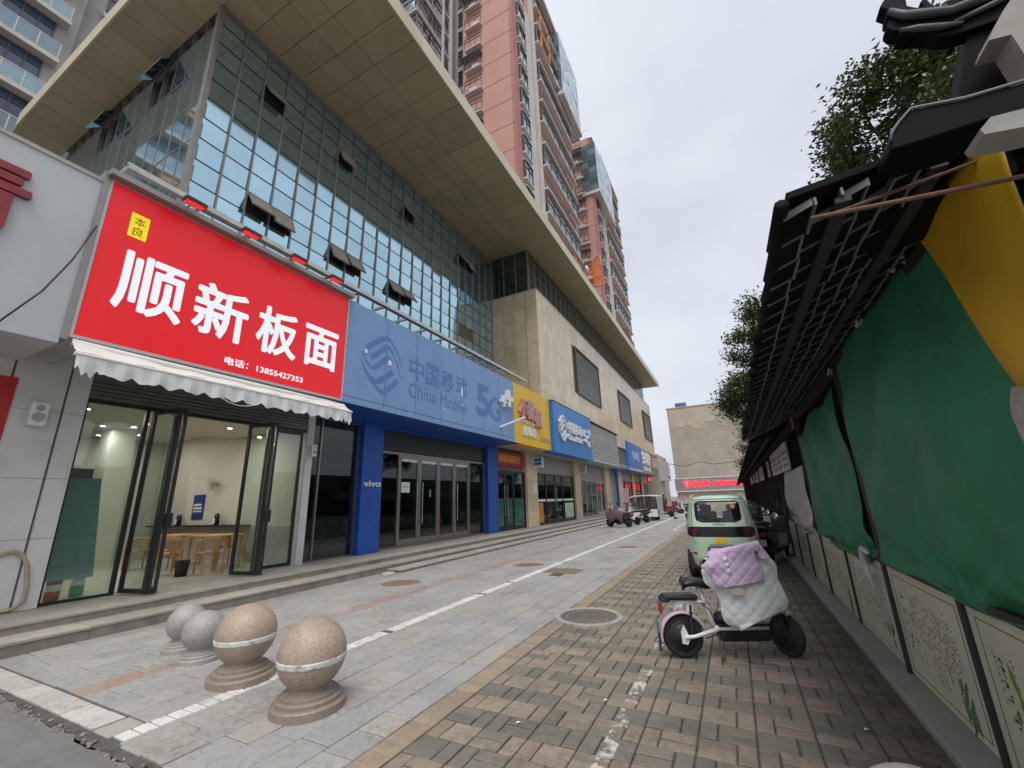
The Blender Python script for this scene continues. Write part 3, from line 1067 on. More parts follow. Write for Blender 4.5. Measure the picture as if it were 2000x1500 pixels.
while x > -11.25:
    w = min(TW, x + 11.28)
    z = 5.9 - (TH / 2 if colmn % 2 else 0)
    while z < 13.3:
        z0, z1 = max(z, 5.9), min(z + TH, 13.3)
        h = round(z1 - z0, 2)
        if h > 0.05 and w > 0.05:
            kx = (round(w, 2), h)
            if kx not in cache:
                cache[kx] = mesh_of('cladding_tile', MB().box(-w + 0.008, -0.008, -0.015, 0.02, 0.008, h - 0.008), M['beige_tile'])
            piece('cladding_tile', cache[kx], bt, (x + (0.012 if x == XBE else 0), YB + random.uniform(-0.002, 0.002), z0))
        z += TH
    x -= TW
    colmn += 1
obj('coping', MB().box(-11.25, XBE + 0.03, YB - 0.03, YE, 13.3, 13.38), M['fascia'], bt)
# three louvred openings in the block
for a, b, c, d in WIN:
    lv = MB().box(XBE - 0.028, XBE - 0.01, a, b, c, d)
    fr2 = MB()
    for (p0, p1, q0, q1) in ((a, b, c, c + 0.12), (a, b, d - 0.12, d), (a, a + 0.12, c + 0.12, d - 0.12), (b - 0.12, b, c + 0.12, d - 0.12)):
        fr2.box(XBE - 0.02, XBE + 0.12, p0, p1, q0, q1)
    wf = obj('louvre_frame', fr2, mat('bronze_frame', (0.1, 0.085, 0.07), 0.5), bld)
    obj('backing', lv, M['dark'], wf)
    nl = int((d - c - 0.3) / 0.14)
    lm_ = mesh_of('slat', MB().box(-0.066, 0.066, 0.0, b - a - 0.26, -0.006, 0.006), M['louvre'])
    for q in range(nl):
        piece('slat', lm_, wf, (XBE + 0.035, a + 0.13, c + 0.2 + q * 0.14), (0, R(66), 0))
# dark glass strip above the block
XD = -8.78
obj('strip_backing', MB().box(-11.2, XD - 0.08, YB + 0.02, YE - 0.6, 13.36, ZS), M['dark'], bld)
sb = MB()
y = YB
while y < YE - 0.5:
    sb.box(XD - 0.08, XD + 0.04, y - 0.02, y + 0.02, 13.36, ZS)
    y += 0.88
for z in (13.42, 14.1, 14.78, 15.46):
    sb.box(XD - 0.08, XD + 0.02, YB, YE - 0.6, z - 0.013, z + 0.013)
for x in (-11.2, -10.4, -9.6, XD):
    sb.box(x - 0.02, x + 0.02, YB - 0.05, YB + 0.02, 13.36, ZS)
strip = obj('strip_frame', sb, M['mullion'], bld)
stm = mesh_of('pane', MB().box(-0.008, 0.008, -0.42, 0.42, -0.32, 0.32), M['dark_glass'])
stp = MB()
y = YB + 0.44
n_ = 0
while y < YE - 0.9:
    for z in (13.76, 14.44, 15.12, 15.76):
        if y < 45 and n_ < 120:
            piece('pane', stm, strip, (XD, y, z), (0, random.uniform(-0.01, 0.01), random.uniform(-0.01, 0.01)))
            n_ += 1
        else:
            stp.box(XD - 0.008, XD + 0.008, y - 0.42, y + 0.42, z - 0.32, z + 0.32)
    y += 0.88
obj('far_panes', stp, M['dark_glass'], strip, kind='stuff')
sp2 = mesh_of('pane', MB().box(-0.39, 0.39, -0.008, 0.008, -0.66, 0.66), M['dark_glass'])
for x in (-10.8, -10.0, -9.2):
    for z in (14.07, 15.42):
        piece('pane', sp2, strip, (x, YB - 0.01, z))
# steel frame of the unglazed rain canopy over the signs
rl = MB()
ZR = 7.28
rl.box(-8.42, -8.30, 2.3, 18.2, ZR, ZR + 0.07).box(-8.42, -8.36, 2.3, 18.2, ZR + 0.11, ZR + 0.15)
rl.box(-11.2, -8.42, 2.3, 2.37, ZR, ZR + 0.1)
y = 3.4
while y < 18:
    rl.box(-11.2, -8.43, y, y + 0.07, ZR - 0.01, ZR + 0.06)
    y += 1.0
obj('rain_canopy_frame', rl, M['steel'], bld)

# ------------------------------------------------------------------ ground floor: walls, piers, rooms
XF = -9.7
ZL = 0.29
ZC = 3.98
obj('ground_floor_walls', MB().box(-20, -19.8, -4, YE, 0, 4.4).box(-24, -10.0, YE - 0.25, YE - 0.05, 0, 4.4), M['plaster'], bld)
obj('shop_ceiling', MB().box(-19.8, -8.3, -4, YE, 4.28, 4.4), M['t_grey'], bld)
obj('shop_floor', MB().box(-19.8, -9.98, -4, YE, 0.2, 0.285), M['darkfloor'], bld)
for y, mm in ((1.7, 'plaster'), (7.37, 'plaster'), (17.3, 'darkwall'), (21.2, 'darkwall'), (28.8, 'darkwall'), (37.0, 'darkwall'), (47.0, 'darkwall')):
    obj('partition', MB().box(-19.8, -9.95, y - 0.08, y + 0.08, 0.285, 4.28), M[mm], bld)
# white pier left of the noodle shop, in stone panels
pier = obj('white_pier', MB().box(-9.95, -9.66, -4, 2.88, 0.2, 4.3), M['core'], bld)
for (a, b) in ((-4, 1.98), (2.0, 2.62), (2.64, 2.9)):
    z = 0.29
    for h in (1.0, 0.9, 1.05, 1.1):
        obj('stone_panel', MB().box(-9.665, -9.62 + (0.03 if a == 2.64 else 0), a + 0.004, b - 0.004, z + 0.003, min(z + h, 4.25) - 0.003), M['wall_white'], pier)
        z += h
# pier between noodle shop and blue shop
obj('white_jamb', MB().box(-9.85, -9.6, 7.20, 7.4, 0.29, 4.1), M['wall_white'], bld)
# blue columns
for a, b in ((9.07, 9.88), (16.35, 17.25)):
    c_ = obj('blue_column', MB().box(-9.95, -9.56, a + 0.01, b - 0.01, 0.29, 4.2), M['core'], bld)
    for z0, z1 in ((0.292, 1.5), (1.504, 2.7), (2.704, 3.3), (3.304, 4.1)):
        obj('panel', MB().box(-9.96, -9.55, a, b, z0, z1), M['blue_deep'], c_)
letters('column_lettering', 'vivo', M['white_letter'], bld, -9.548, 9.14, 2.16, w=0.66, h=0.17, extrude=0.02, bold=0.01)
# beige stone piers further on
for a, b in ((20.4, 21.75), (28.15, 29.4), (36.1, 37.6), (40.9, 42.4), (47.4, 48.2), (52.6, 53.4)):
    c_ = obj('beige_pier', MB().box(-9.95, -9.56, a + 0.01, b - 0.01, 0.29, 4.25), M['core'], bld)
    for q in range(5):
        obj('stone_panel', MB().box(-9.96, -9.55, a, b, 0.295 + q * 0.79, 0.295 + (q + 1) * 0.79 - 0.008), M['beige_tile'], c_)

# soffit under the sign boxes
SF = obj('sign_soffit', MB().box(-9.95, -8.3, -4, 7.0, 4.12, 4.2).box(-9.95, -8.3, 17.0, 37.8, 4.12, 4.2), M['silver'], bld)
obj('blue_soffit', MB().box(-9.95, -8.22, 7.0, 17.0, 4.1, 4.18).box(-9.95, -9.6, 7.4, 17.2, 3.98, 4.1), M['blue_deep'], bld)


# ---- a shopfront: frame bars, then each pane and door leaf its own sub-part
def shopfront(name, x, ys_, z0, z1, fm_, gm, doors=(), top=None, bar=0.05, handles=True):
    f = MB()
    f.box(x - 0.04, x + 0.04, ys_[0], ys_[-1], z1 - bar, z1).box(x - 0.04, x + 0.04, ys_[0], ys_[-1], z0, z0 + bar)
    for y in ys_:
        f.box(x - 0.041, x + 0.041, y - bar / 2, y + bar / 2, z0, z1)
    if top:
        f.box(x - 0.039, x + 0.039, ys_[0], ys_[-1], top - bar / 2, top + bar / 2)
    fo = obj(name, f, fm_, bld)
    for i in range(len(ys_) - 1):
        a, b = ys_[i] + bar / 2, ys_[i + 1] - bar / 2
        zt = (top - bar / 2) if top else z1 - bar
        obj('pane', MB().box(x - 0.005, x + 0.005, a, b, z0 + bar, zt), gm, fo)
        if top:
            obj('transom_pane', MB().box(x - 0.005, x + 0.005, a, b, top + bar / 2, z1 - bar), gm, fo)
        if i in doors:
            dl = MB()
            for p0, p1, q0, q1 in ((a + 0.004, b - 0.004, z0 + bar + 0.006, z0 + bar + 0.17), (a + 0.004, b - 0.004, zt - 0.12, zt - 0.006), (a + 0.004, a + 0.075, z0 + bar + 0.17, zt - 0.12), (b - 0.075, b - 0.004, z0 + bar + 0.17, zt - 0.12)):
                dl.box(x - 0.03, x + 0.03, p0, p1, q0, q1)
            obj('door_leaf', dl, fm_, fo)
            if handles:
                hy = a + 0.11 if doors.index(i) % 2 else b - 0.11
                obj('pull_handle', MB().tube((x + 0.08, hy, 0.95), (x + 0.08, hy, 2.35), 0.018, 8).tube((x + 0.02, hy, 1.05), (x + 0.08, hy, 1.05), 0.01, 6).tube((x + 0.02, hy, 2.25), (x + 0.08, hy, 2.25), 0.01, 6), M['chrome'], fo)
    return fo


# blue shop
shopfront('blue_shop_side_window', -9.78, [7.42, 7.75, 9.05], 0.29, 4.0, M['steel_frame'], M['glass_dark'], bar=0.04)
obj('closed_lintel', MB().box(-9.85, -9.72, 9.9, 16.33, 3.32, 3.98), M['black_frame'], bld)
bs = shopfront('blue_shop_front', -9.78, [9.92, 10.85, 11.9, 13.0, 14.05, 15.1, 16.32], 0.29, 3.3, M['steel_frame'], M['glass_dark'], doors=(1, 2, 3, 4), bar=0.07)
for a, b in ((10.95, 11.85), (12.0, 12.95), (13.1, 14.0), (14.15, 15.05)):
    obj('white_film', MB().box(-9.77, -9.766, a + 0.05, b - 0.05, 3.02, 3.16), M['white_letter'], bs)
obj('door_chain', MB().path([(-9.68, 12.95 + 0.02 * k, 1.0 - 0.06 * math.sin(k * 0.6)) for k in range(8)], 0.012, 5), M['redpaint'], bs)
nt_ = tag(obj('door_notice', MB().box(-9.765, -9.76, 11.0, 11.42, 2.0, 2.34), mat('pale_notice', (0.62, 0.75, 0.7), 0.6)), 'pale green notice stuck on the closed glass doors of the blue shop', 'notice')
letters('notice_print', '房屋招租', mat('green_print', (0.05, 0.3, 0.15), 0.6), nt_, -9.7595, 11.05, 2.15, w=0.32, extrude=0.0004)
obj('security_sticker', MB().box(-9.765, -9.761, 12.5, 12.58, 1.85, 2.1), mat('green_sticker', (0.1, 0.4, 0.25), 0.6), label='small green sticker on a glass door of the blue shop', cat='sticker')
# dim things left inside the empty blue shop
obj('counter', MB().box(-15.5, -14.6, 8.0, 15.0, 0.29, 1.25), M['t_grey'], label='pale empty counter inside the dark blue-signed shop', cat='counter')
obj('back_cabinet', MB().box(-18.5, -18.0, 8.4, 16.0, 0.29, 2.4), M['darkwall'], label='dark cabinet along the back of the empty shop', cat='cabinet')

# liquor shop (narrow, black frame), phone shop, grey door unit, and the far ones
f1 = shopfront('liquor_shop_front', -9.72, [17.3, 18.2, 19.1, 20.35], 0.29, 3.05, M['black_frame'], M['glass_dark'], doors=(0, 1), bar=0.08)
for a, b in ((17.38, 18.1), (18.3, 19.0), (19.2, 20.28)):
    obj('frosted_film', MB().box(-9.728, -9.726, a, b, 0.45, 1.75), M['frost_film'], f1)
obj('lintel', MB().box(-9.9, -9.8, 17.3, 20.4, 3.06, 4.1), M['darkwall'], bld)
f2 = shopfront('phone_shop_front', -9.72, [21.8, 23.2, 24.7, 26.0, 28.1], 0.29, 3.1, M['black_frame'], M['glass_dark'], doors=(1, 2), top=2.65, bar=0.08)
obj('white_stripe_film', MB().box(-9.71, -9.706, 21.9, 28.0, 1.52, 1.66), M['white_letter'], f2)
obj('lintel', MB().box(-9.9, -9.75, 21.8, 28.1, 3.11, 4.1), M['louvre'], bld)
f3 = shopfront('grey_unit_front', -9.72, [29.45, 30.9, 32.3, 33.7, 34.9, 36.1], 0.29, 3.0, M['grey_frame'], M['glass_dark'], doors=(3, 4), bar=0.1, handles=False)
obj('lintel', MB().box(-9.9, -9.75, 29.4, 36.1, 3.01, 4.1), M['louvre'], bld)
f4 = shopfront('far_shop_front', -9.72, [42.4, 44.2, 46.0, 47.4], 0.29, 3.2, M['black_frame'], M['glass'], doors=(1,), bar=0.12)
f5 = shopfront('farther_shop_front', -9.72, [48.2, 50.4, 52.6], 0.29, 3.2, M['black_frame'], M['glass_dark'], bar=0.14)
f6 = shopfront('end_shop_front', -9.72, [53.4, 55.2, 57.0], 0.29, 3.2, M['black_frame'], M['glass_dark'], bar=0.14)
obj('lintel', MB().box(-9.9, -9.75, 37.7, 57.0, 3.21, 4.1), M['louvre'], bld)
obj('lintel', MB().box(-9.9, -9.75, 37.6, 40.9, 0.29, 3.2), M['louvre'], bld)
# hose stain and seam detail on the white pier: an old hose bracket
obj('hose', MB().path([(-9.6, 2.1, 0.98), (-9.59, 2.37, 1.09), (-9.59, 2.5, 1.13), (-9.58, 2.6, 1.08), (-9.57, 2.68, 0.9), (-9.57, 2.73, 0.62), (-9.57, 2.73, 0.42), (-9.57, 2.63, 0.33), (-9.57, 2.4, 0.31)], 0.028, 8), mat('dirty_hose', (0.42, 0.36, 0.25), 0.8, var=0.2, scale=15), label='dirty beige hose looped on the white pier beside the noodle shop', cat='hose')
def speaker(y0, z0, label, dx=0.0, w=0.2, h=0.36):
    s = thing('wall_speaker', (-9.5, y0, z0), label, 'speaker', 'wall speakers by the noodle shop')
    obj('cabinet', MB().box(-9.6 + dx, -9.44 + dx, y0, y0 + w, z0, z0 + h), M['white_letter'], s, bevel=0.015)
    obj('cone', MB().lathe((-9.441 + dx, y0 + w * 0.5, z0 + h * 0.36), [(w * 0.38, 0), (w * 0.37, 0.006), (w * 0.3, 0.004), (w * 0.1, 0.004)], 20, 'x'), M['t_grey'], s)
    obj('cone', MB().lathe((-9.441 + dx, y0 + w * 0.5, z0 + h * 0.76), [(w * 0.26, 0), (w * 0.25, 0.006), (w * 0.2, 0.004), (w * 0.08, 0.004)], 16, 'x'), M['t_grey'], s)


speaker(2.24, 2.98, 'white box loudspeaker on the white pier left of the noodle shop')
speaker(7.26, 2.88, 'small white loudspeaker on the narrow jamb right of the noodle shop', 0.0, 0.14, 0.3)
# ================================================================== noodle shop front and inside
XN = -9.72
sh = MB()
for q in range(5):
    sh.box(-9.78 - 0.012 * q, -9.60 - 0.012 * q, 2.88, 7.22, 3.56 + q * 0.075, 3.62 + q * 0.075)
sh.box(-9.95, -9.66, 2.88, 7.22, 3.92, 4.12)
obj('roller_shutter_box', sh, M['shutter'], bld)
obj('noodle_room_floor', MB().box(-16.9, -9.9, 1.79, 7.28, 0.286, 0.298), M['floor_tile'], bld)
obj('noodle_room_ceiling', MB().box(-16.9, -9.9, 1.79, 7.28, 3.86, 3.9).box(-13.0, -9.95, 1.79, 7.28, 3.66, 3.859), M['plaster'], bld)
obj('noodle_room_back_wall', MB().box(-17.0, -16.9, 1.79, 7.28, 0.298, 3.86), M['plaster'], bld)
obj('noodle_room_pillar', MB().box(-15.2, -14.6, 5.05, 5.6, 0.298, 3.86), M['plaster'], bld)
obj('grey_dado', MB().box(-16.8, -9.96, 7.262, 7.285, 0.3, 1.2), M['t_grey'], bld)
obj('wall_shelf', MB().box(-16.5, -11.6, 7.0, 7.26, 1.2, 1.24), M['black_frame'], bld)
# fixed pane at the left, folding leaves
fx = MB()
for (a, b, c, d) in ((2.92, 3.84, 0.29, 0.33), (2.92, 3.84, 3.5, 3.56), (3.78, 3.84, 0.33, 3.5), (2.92, 2.95, 0.33, 3.5)):
    fx.box(XN - 0.03, XN + 0.03, a, b, c, d)
fxo = obj('fixed_window', fx, M['black_frame'], bld)
obj('pane', MB().box(XN - 0.004, XN + 0.004, 2.95, 3.78, 0.33, 3.5), M['glass'], fxo)
obj('header', MB().box(XN - 0.05, XN + 0.05, 3.84, 7.2, 3.5, 3.56), M['black_frame'], fxo)


def leaf(a, b, z0=0.31, z1=3.49, w=0.07):
    """a glazed door leaf standing between two floor points"""
    a, b = Vector((a[0], a[1], 0)), Vector((b[0], b[1], 0))
    d = (b - a).normalized()
    n = Vector((-d.y, d.x, 0)) * 0.022
    L = (b - a).length

    def slab(s0, s1, q0, q1, th=1.0):
        p = [a + d * s0 - n * th, a + d * s1 - n * th, a + d * s1 + n * th, a + d * s0 + n * th]
        v = [(k.x, k.y, q0) for k in p] + [(k.x, k.y, q1) for k in p]
        return v, [(0, 1, 2, 3), (7, 6, 5, 4), (0, 4, 5, 1), (1, 5, 6, 2), (2, 6, 7, 3), (3, 7, 4, 0)]
    f = MB()
    f.add(*slab(0, L, z0, z0 + w))
    f.add(*slab(0, L, z1 - w, z1))
    f.add(*slab(0, w, z0 + w, z1 - w))
    f.add(*slab(L - w, L, z0 + w, z1 - w))
    o = obj('folding_door_leaf', f, M['black_frame'], bld)
    obj('pane', MB().add(*slab(w, L - w, z0 + w, z1 - w, 0.15)), M['glass'], o)
    hd = a + d * (L - 0.035) + n * 2
    obj('door_handle', MB().box(hd.x - 0.02, hd.x + 0.02, hd.y - 0.02, hd.y + 0.02, 1.35, 1.6), M['black_frame'], o)


leaf((-9.68, 3.9), (-8.95, 4.02))
leaf((-9.62, 4.22), (-8.93, 4.1))
leaf((-9.70, 5.75), (-9.0, 5.88))
leaf((-9.62, 6.15), (-8.98, 5.96))
leaf((-9.72, 6.35), (-9.70, 7.14))
# downlights in the lowered ceiling
SPOTS = [(-14.4, 4.75, 3.86), (-13.6, 4.75, 3.86), (-12.8, 4.8, 3.66), (-16.2, 5.3, 3.86), (-15.4, 5.9, 3.86), (-12.1, 4.75, 3.66), (-11.3, 6.2, 3.66), (-13.6, 6.5, 3.86), (-11.2, 3.4, 3.66)]
SPOT_LAB = ['deepest round downlight of the middle row in the noodle shop', 'middle round downlight of the row seen through the left window', 'round downlight at the edge of the lowered noodle shop ceiling', 'round downlight above the black drinks cabinet', 'round downlight beside the noodle shop pillar', 'round downlight just inside the folding doors', 'round downlight seen above the wooden armchairs', 'round downlight near the white side wall with the poster', 'round downlight above the leaning frosted sheet']
for i, (x, y, z) in enumerate(SPOTS):
    t = thing('ceiling_downlight', (x, y, z - 0.02), SPOT_LAB[i], 'ceiling light', 'noodle shop downlights')
    obj('trim', MB().lathe((x, y, z), [(0.075, -0.001), (0.075, -0.012), (0.055, -0.014), (0.055, -0.001)], 20), M['white_letter'], t)
    obj('lamp_face', MB().lathe((x, y, z), [(0.054, -0.004), (0.054, -0.008), (0.01, -0.008)], 16), M['downlight'], t)
    if i % 2 == 0:
        ld = bpy.data.lights.new('downlight_lamp', 'AREA')
        ld.shape = 'DISK'
        ld.size = 0.12
        ld.energy = 14
        ld.color = (1.0, 0.97, 0.86)
        lo = bpy.data.objects.new('downlight_lamp', ld)
        col.objects.link(lo)
        lo.parent = t
        lo.location = (0, 0, -0.02)


# wooden chairs and tables
def chair_proto():
    t = thing('wooden_chair', (0, 0, 0), 'c', 'chair', 'wooden chairs in the noodle shop')
    for sx in (-0.2, 0.2):
        obj('leg', MB().tube((sx, -0.2, 0), (sx * 0.95, -0.18, 0.7), 0.02, 8), M['wood'], t, local=True)
        obj('leg', MB().tube((sx, 0.2, 0), (sx * 0.95, 0.18, 0.66), 0.02, 8), M['wood'], t, local=True)
    obj('seat', MB().box(-0.22, 0.22, -0.21, 0.21, 0.42, 0.45), M['wood'], t, local=True, bevel=0.01)
    obj('arm_rail', MB().path([(-0.21, 0.22, 0.66), (-0.235, 0.05, 0.68), (-0.21, -0.14, 0.71), (-0.1, -0.23, 0.73), (0, -0.25, 0.735), (0.1, -0.23, 0.73), (0.21, -0.14, 0.71), (0.235, 0.05, 0.68), (0.21, 0.22, 0.66)], 0.022, 8), M['wood'], t, local=True)
    obj('back_splat', MB().box(-0.06, 0.06, -0.25, -0.22, 0.45, 0.72), M['wood'], t, local=True)
    return t


chs = [((-10.55, 5.78, 0.3), 1.45, 'pale wooden armchair nearest the open noodle shop door'),
       ((-11.4, 5.35, 0.3), 1.5, 'pale wooden armchair behind the bin in the noodle shop'),
       ((-12.3, 5.7, 0.3), 1.57, 'pale wooden armchair in the middle of the noodle shop row'),
       ((-13.3, 5.6, 0.3), 1.5, 'pale wooden armchair deeper in the noodle shop'),
       ((-11.6, 6.85, 0.3), -1.5, 'pale wooden armchair against the noodle shop side wall')]
proto = chair_proto()
for i, (p, a, lab) in enumerate(chs):
    o = proto if i == 0 else copy_tree(proto)
    o.location = p
    o.rotation_euler = (0, 0, a)
    o['label'] = lab
for i, (x0, x1, y0, y1, lab) in enumerate(((-11.95, -10.75, 5.95, 6.65, 'pale wooden table beside the open noodle shop doors'), (-13.6, -12.4, 5.95, 6.65, 'pale wooden table in the middle of the noodle shop'), (-14.2, -13.0, 3.2, 3.9, 'pale wooden table behind the left noodle shop window'))):
    t = thing('dining_table', ((x0 + x1) / 2, (y0 + y1) / 2, 0.3), lab, 'table', 'noodle shop tables')
    obj('tabletop', MB().box(x0, x1, y0, y1, 1.02, 1.06), M['wood'], t, bevel=0.01)
    for x in (x0 + 0.06, x1 - 0.06):
        for y in (y0 + 0.06, y1 - 0.06):
            obj('leg', MB().box(x - 0.025, x + 0.025, y - 0.025, y + 0.025, 0.3, 1.02), M['wood'], t)
tag(obj('waste_bin', MB().lathe((-10.75, 5.35, 0.3), [(0.11, 0), (0.14, 0.3), (0.145, 0.31), (0.13, 0.3), (0.1, 0.02)], 20), M['black_frame']), 'dark plastic waste bin on the noodle shop floor', 'bin')
for x, lab in ((-14.9, 'dark sauce bottle on the shelf left of the blue poster'), (-12.95, 'dark sauce bottle on the shelf right of the blue poster')):
    t = thing('sauce_bottle', (x, 7.12, 1.24), lab, 'bottle')
    obj('bottle_body', MB().lathe((x, 7.12, 1.24), [(0.07, 0), (0.075, 0.2), (0.06, 0.27), (0.03, 0.31)], 14), M['black_frame'], t)
    obj('pump', MB().lathe((x, 7.12, 1.55), [(0.03, 0), (0.03, 0.04), (0.01, 0.06), (0.01, 0.1)], 10), M['white_letter'], t)
    obj('paper_label', MB().box(x - 0.06, x + 0.06, 7.035, 7.042, 1.28, 1.42), M['white_letter'], t)
po = tag(obj('wall_poster', MB().box(-14.55, -13.98, 7.262, 7.27, 1.4, 2.1), mat('navy_poster', (0.02, 0.04, 0.2), 0.5)), 'narrow navy poster on the white side wall of the noodle shop', 'poster')
obj('white_print', MB().box(-14.5, -14.05, 7.26, 7.2615, 1.68, 1.74).box(-14.5, -14.1, 7.26, 7.2615, 1.78, 1.84).box(-14.5, -14.05, 7.26, 7.2615, 1.6, 1.64), M['white_letter'], po)
fan = thing('wall_fan', (-13.46, 7.2, 2.35), 'round wall fan with wire cage on the white side wall', 'fan')
fr3 = MB()
for r_ in (0.2, 0.15, 0.1, 0.05):
    fr3.path([(-13.46 + r_ * math.cos(2 * math.pi * k / 20), 7.1, 2.38 + r_ * math.sin(2 * math.pi * k / 20)) for k in range(21)], 0.006, 4)
for k in range(8):
    fr3.tube((-13.46, 7.1, 2.38), (-13.46 + 0.2 * math.cos(k * math.pi / 4), 7.1, 2.38 + 0.2 * math.sin(k * math.pi / 4)), 0.004, 4)
obj('cage', fr3, M['t_grey'], fan)
for k in range(3):
    a = k * 2.09
    obj('blade', MB().add([(-13.46, 7.14, 2.38), (-13.46 + 0.17 * math.cos(a), 7.12, 2.38 + 0.17 * math.sin(a)), (-13.46 + 0.17 * math.cos(a + 0.9), 7.16, 2.38 + 0.17 * math.sin(a + 0.9))], [(0, 1, 2)]), M['t_grey'], fan)
obj('motor', MB().lathe((-13.46, 7.26, 2.38), [(0.05, 0), (0.05, -0.14), (0.03, -0.17)], 12, 'y'), M['t_grey'], fan)
# cabinet, leaning frosted sheet, extinguishers, diner
cab = thing('dark_cabinet', (-16.3, 4.6, 0.3), 'tall black drinks cabinet at the back of the noodle shop', 'cabinet')
obj('carcass', MB().box(-16.85, -16.3, 3.6, 5.75, 0.3, 2.9), M['black_frame'], cab)
for z in (0.9, 1.4, 1.9, 2.4):
    obj('shelf_edge', MB().box(-16.3, -16.28, 3.65, 5.7, z, z + 0.03), M['steel_frame'], cab)
fs = MB()
fs.add([(-9.98, 3.02, 0.6), (-9.98, 3.62, 0.6), (-10.28, 3.55, 2.25), (-10.28, 3.0, 2.25), (-9.99, 3.02, 0.6), (-9.99, 3.62, 0.6), (-10.29, 3.55, 2.25), (-10.29, 3.0, 2.25)], [(0, 1, 2, 3), (7, 6, 5, 4), (0, 4, 5, 1), (1, 5, 6, 2), (2, 6, 7, 3), (3, 7, 4, 0)])
obj('frosted_sheet', fs, M['frost'], label='frosted green glass sheet leaning inside the left noodle shop window', cat='glass sheet')


def extinguisher(x, y, m_, lab, h):
    t = thing('fire_extinguisher', (x, y, 0.3), lab, 'extinguisher', 'cylinders behind the noodle shop window')
    obj('cylinder', MB().lathe((x, y, 0.3), [(0.085, 0), (0.09, 0.02), (0.09, h * 0.8), (0.07, h * 0.9), (0.03, h * 0.95)], 20), m_, t)
    obj('valve', MB().lathe((x, y, 0.3 + h * 0.95), [(0.03, 0), (0.03, 0.05), (0.015, 0.07)], 10).box(x - 0.01, x + 0.01, y - 0.01, y + 0.13, 0.3 + h + 0.02, 0.3 + h + 0.04), M['chrome'], t)
    obj('paper_label', MB().lathe((x, y, 0.3 + h * 0.3), [(0.0905, 0), (0.0915, 0.002), (0.0915, h * 0.22), (0.0905, h * 0.22)], 20), M['white_letter'], t)


extinguisher(-10.12, 3.2, M['redpaint'], 'red fire extinguisher on the floor behind the left window', 0.46)
extinguisher(-10.2, 3.52, mat('green_bottle', (0.02, 0.33, 0.15), 0.4), 'green cylinder on the floor behind the left window', 0.58)


# ---- people: one skinned body per figure
def skin_body(name, pts, edges, rad, mat_, parent, root=0):
    me = bpy.data.meshes.new(name)
    me.from_pydata(pts, edges, [])
    o = bpy.data.objects.new(name, me)
    col.objects.link(o)
    o.parent = parent
    sk = o.modifiers.new('skin', 'SKIN')
    for i, v in enumerate(me.skin_vertices[0].data):
        v.radius = (rad[i], rad[i])
        v.use_root = i == root
    ss = o.modifiers.new('sub', 'SUBSURF')
    ss.levels = ss.render_levels = 2
    dg = bpy.context.evaluated_depsgraph_get()
    m2 = bpy.data.meshes.new_from_object(o.evaluated_get(dg))
    o.modifiers.clear()
    o.data = m2
    m2.materials.clear()
    m2.materials.append(mat_)
    for p in m2.polygons:
        p.use_smooth = True
    ORG[o.name] = ORG[parent.name]
    return o


M['skin'] = mat('skin', (0.5, 0.3, 0.21), 0.6)
M['brown_coat'] = mat('brown_coat', (0.12, 0.075, 0.05), 0.85, var=0.2, scale=8)
M['hair'] = mat('black_hair', (0.012, 0.011, 0.01), 0.5)
M['trouser'] = mat('dark_trousers', (0.03, 0.03, 0.035), 0.85)
# far pedestrian by the last shops (one continuous body, walking pose)
pd = thing('person', (-6.55, 47.5, 0), 'person in a brown coat standing by the far shop doors', 'person', rz=0.6)
pts = [(0, 0, 0.95), (0, 0, 1.15), (0, 0, 1.38), (0, 0, 1.48), (0, 0.02, 1.6), (0, 0.02, 1.7),
       (-0.1, 0, 0.9), (-0.11, 0.03, 0.5), (-0.11, -0.02, 0.09), (-0.11, 0.13, 0.04),
       (0.1, 0, 0.9), (0.12, 0.06, 0.5), (0.12, 0.02, 0.09), (0.12, 0.17, 0.04),
       (-0.2, 0, 1.38), (-0.26, -0.02, 1.1), (-0.23, 0.1, 0.88), (-0.22, 0.14, 0.8),
       (0.2, 0, 1.38), (0.26, -0.02, 1.1), (0.24, 0.1, 0.88), (0.23, 0.14, 0.8)]
edg = [(0, 1), (1, 2), (2, 3), (3, 4), (4, 5), (0, 6), (6, 7), (7, 8), (8, 9), (0, 10), (10, 11), (11, 12), (12, 13), (2, 14), (14, 15), (15, 16), (16, 17), (2, 18), (18, 19), (19, 20), (20, 21)]
rad = [0.17, 0.16, 0.16, 0.06, 0.1, 0.085, 0.11, 0.075, 0.055, 0.045, 0.11, 0.075, 0.055, 0.045, 0.08, 0.06, 0.045, 0.04, 0.08, 0.06, 0.045, 0.04]
skin_body('body', pts, edg, rad, M['brown_coat'], pd)
obj('hair', MB().lathe((0, 0.01, 1.6), [(0.1, 0.0), (0.115, 0.06), (0.1, 0.13), (0.05, 0.18), (0.01, 0.19)], 16), M['hair'], pd, local=True)
obj('face', MB().lathe((0, 0.035, 1.54), [(0.02, 0), (0.07, 0.03), (0.088, 0.1), (0.08, 0.16), (0.03, 0.19)], 16), M['skin'], pd, local=True)
obj('trousers', MB().path([(-0.105, 0, 0.88), (-0.11, 0.03, 0.5), (-0.11, -0.02, 0.1)], [0.125, 0.092, 0.075], 12).path([(0.105, 0, 0.88), (0.12, 0.06, 0.5), (0.12, 0.02, 0.1)], [0.125, 0.092, 0.075], 12), M['trouser'], pd, local=True)
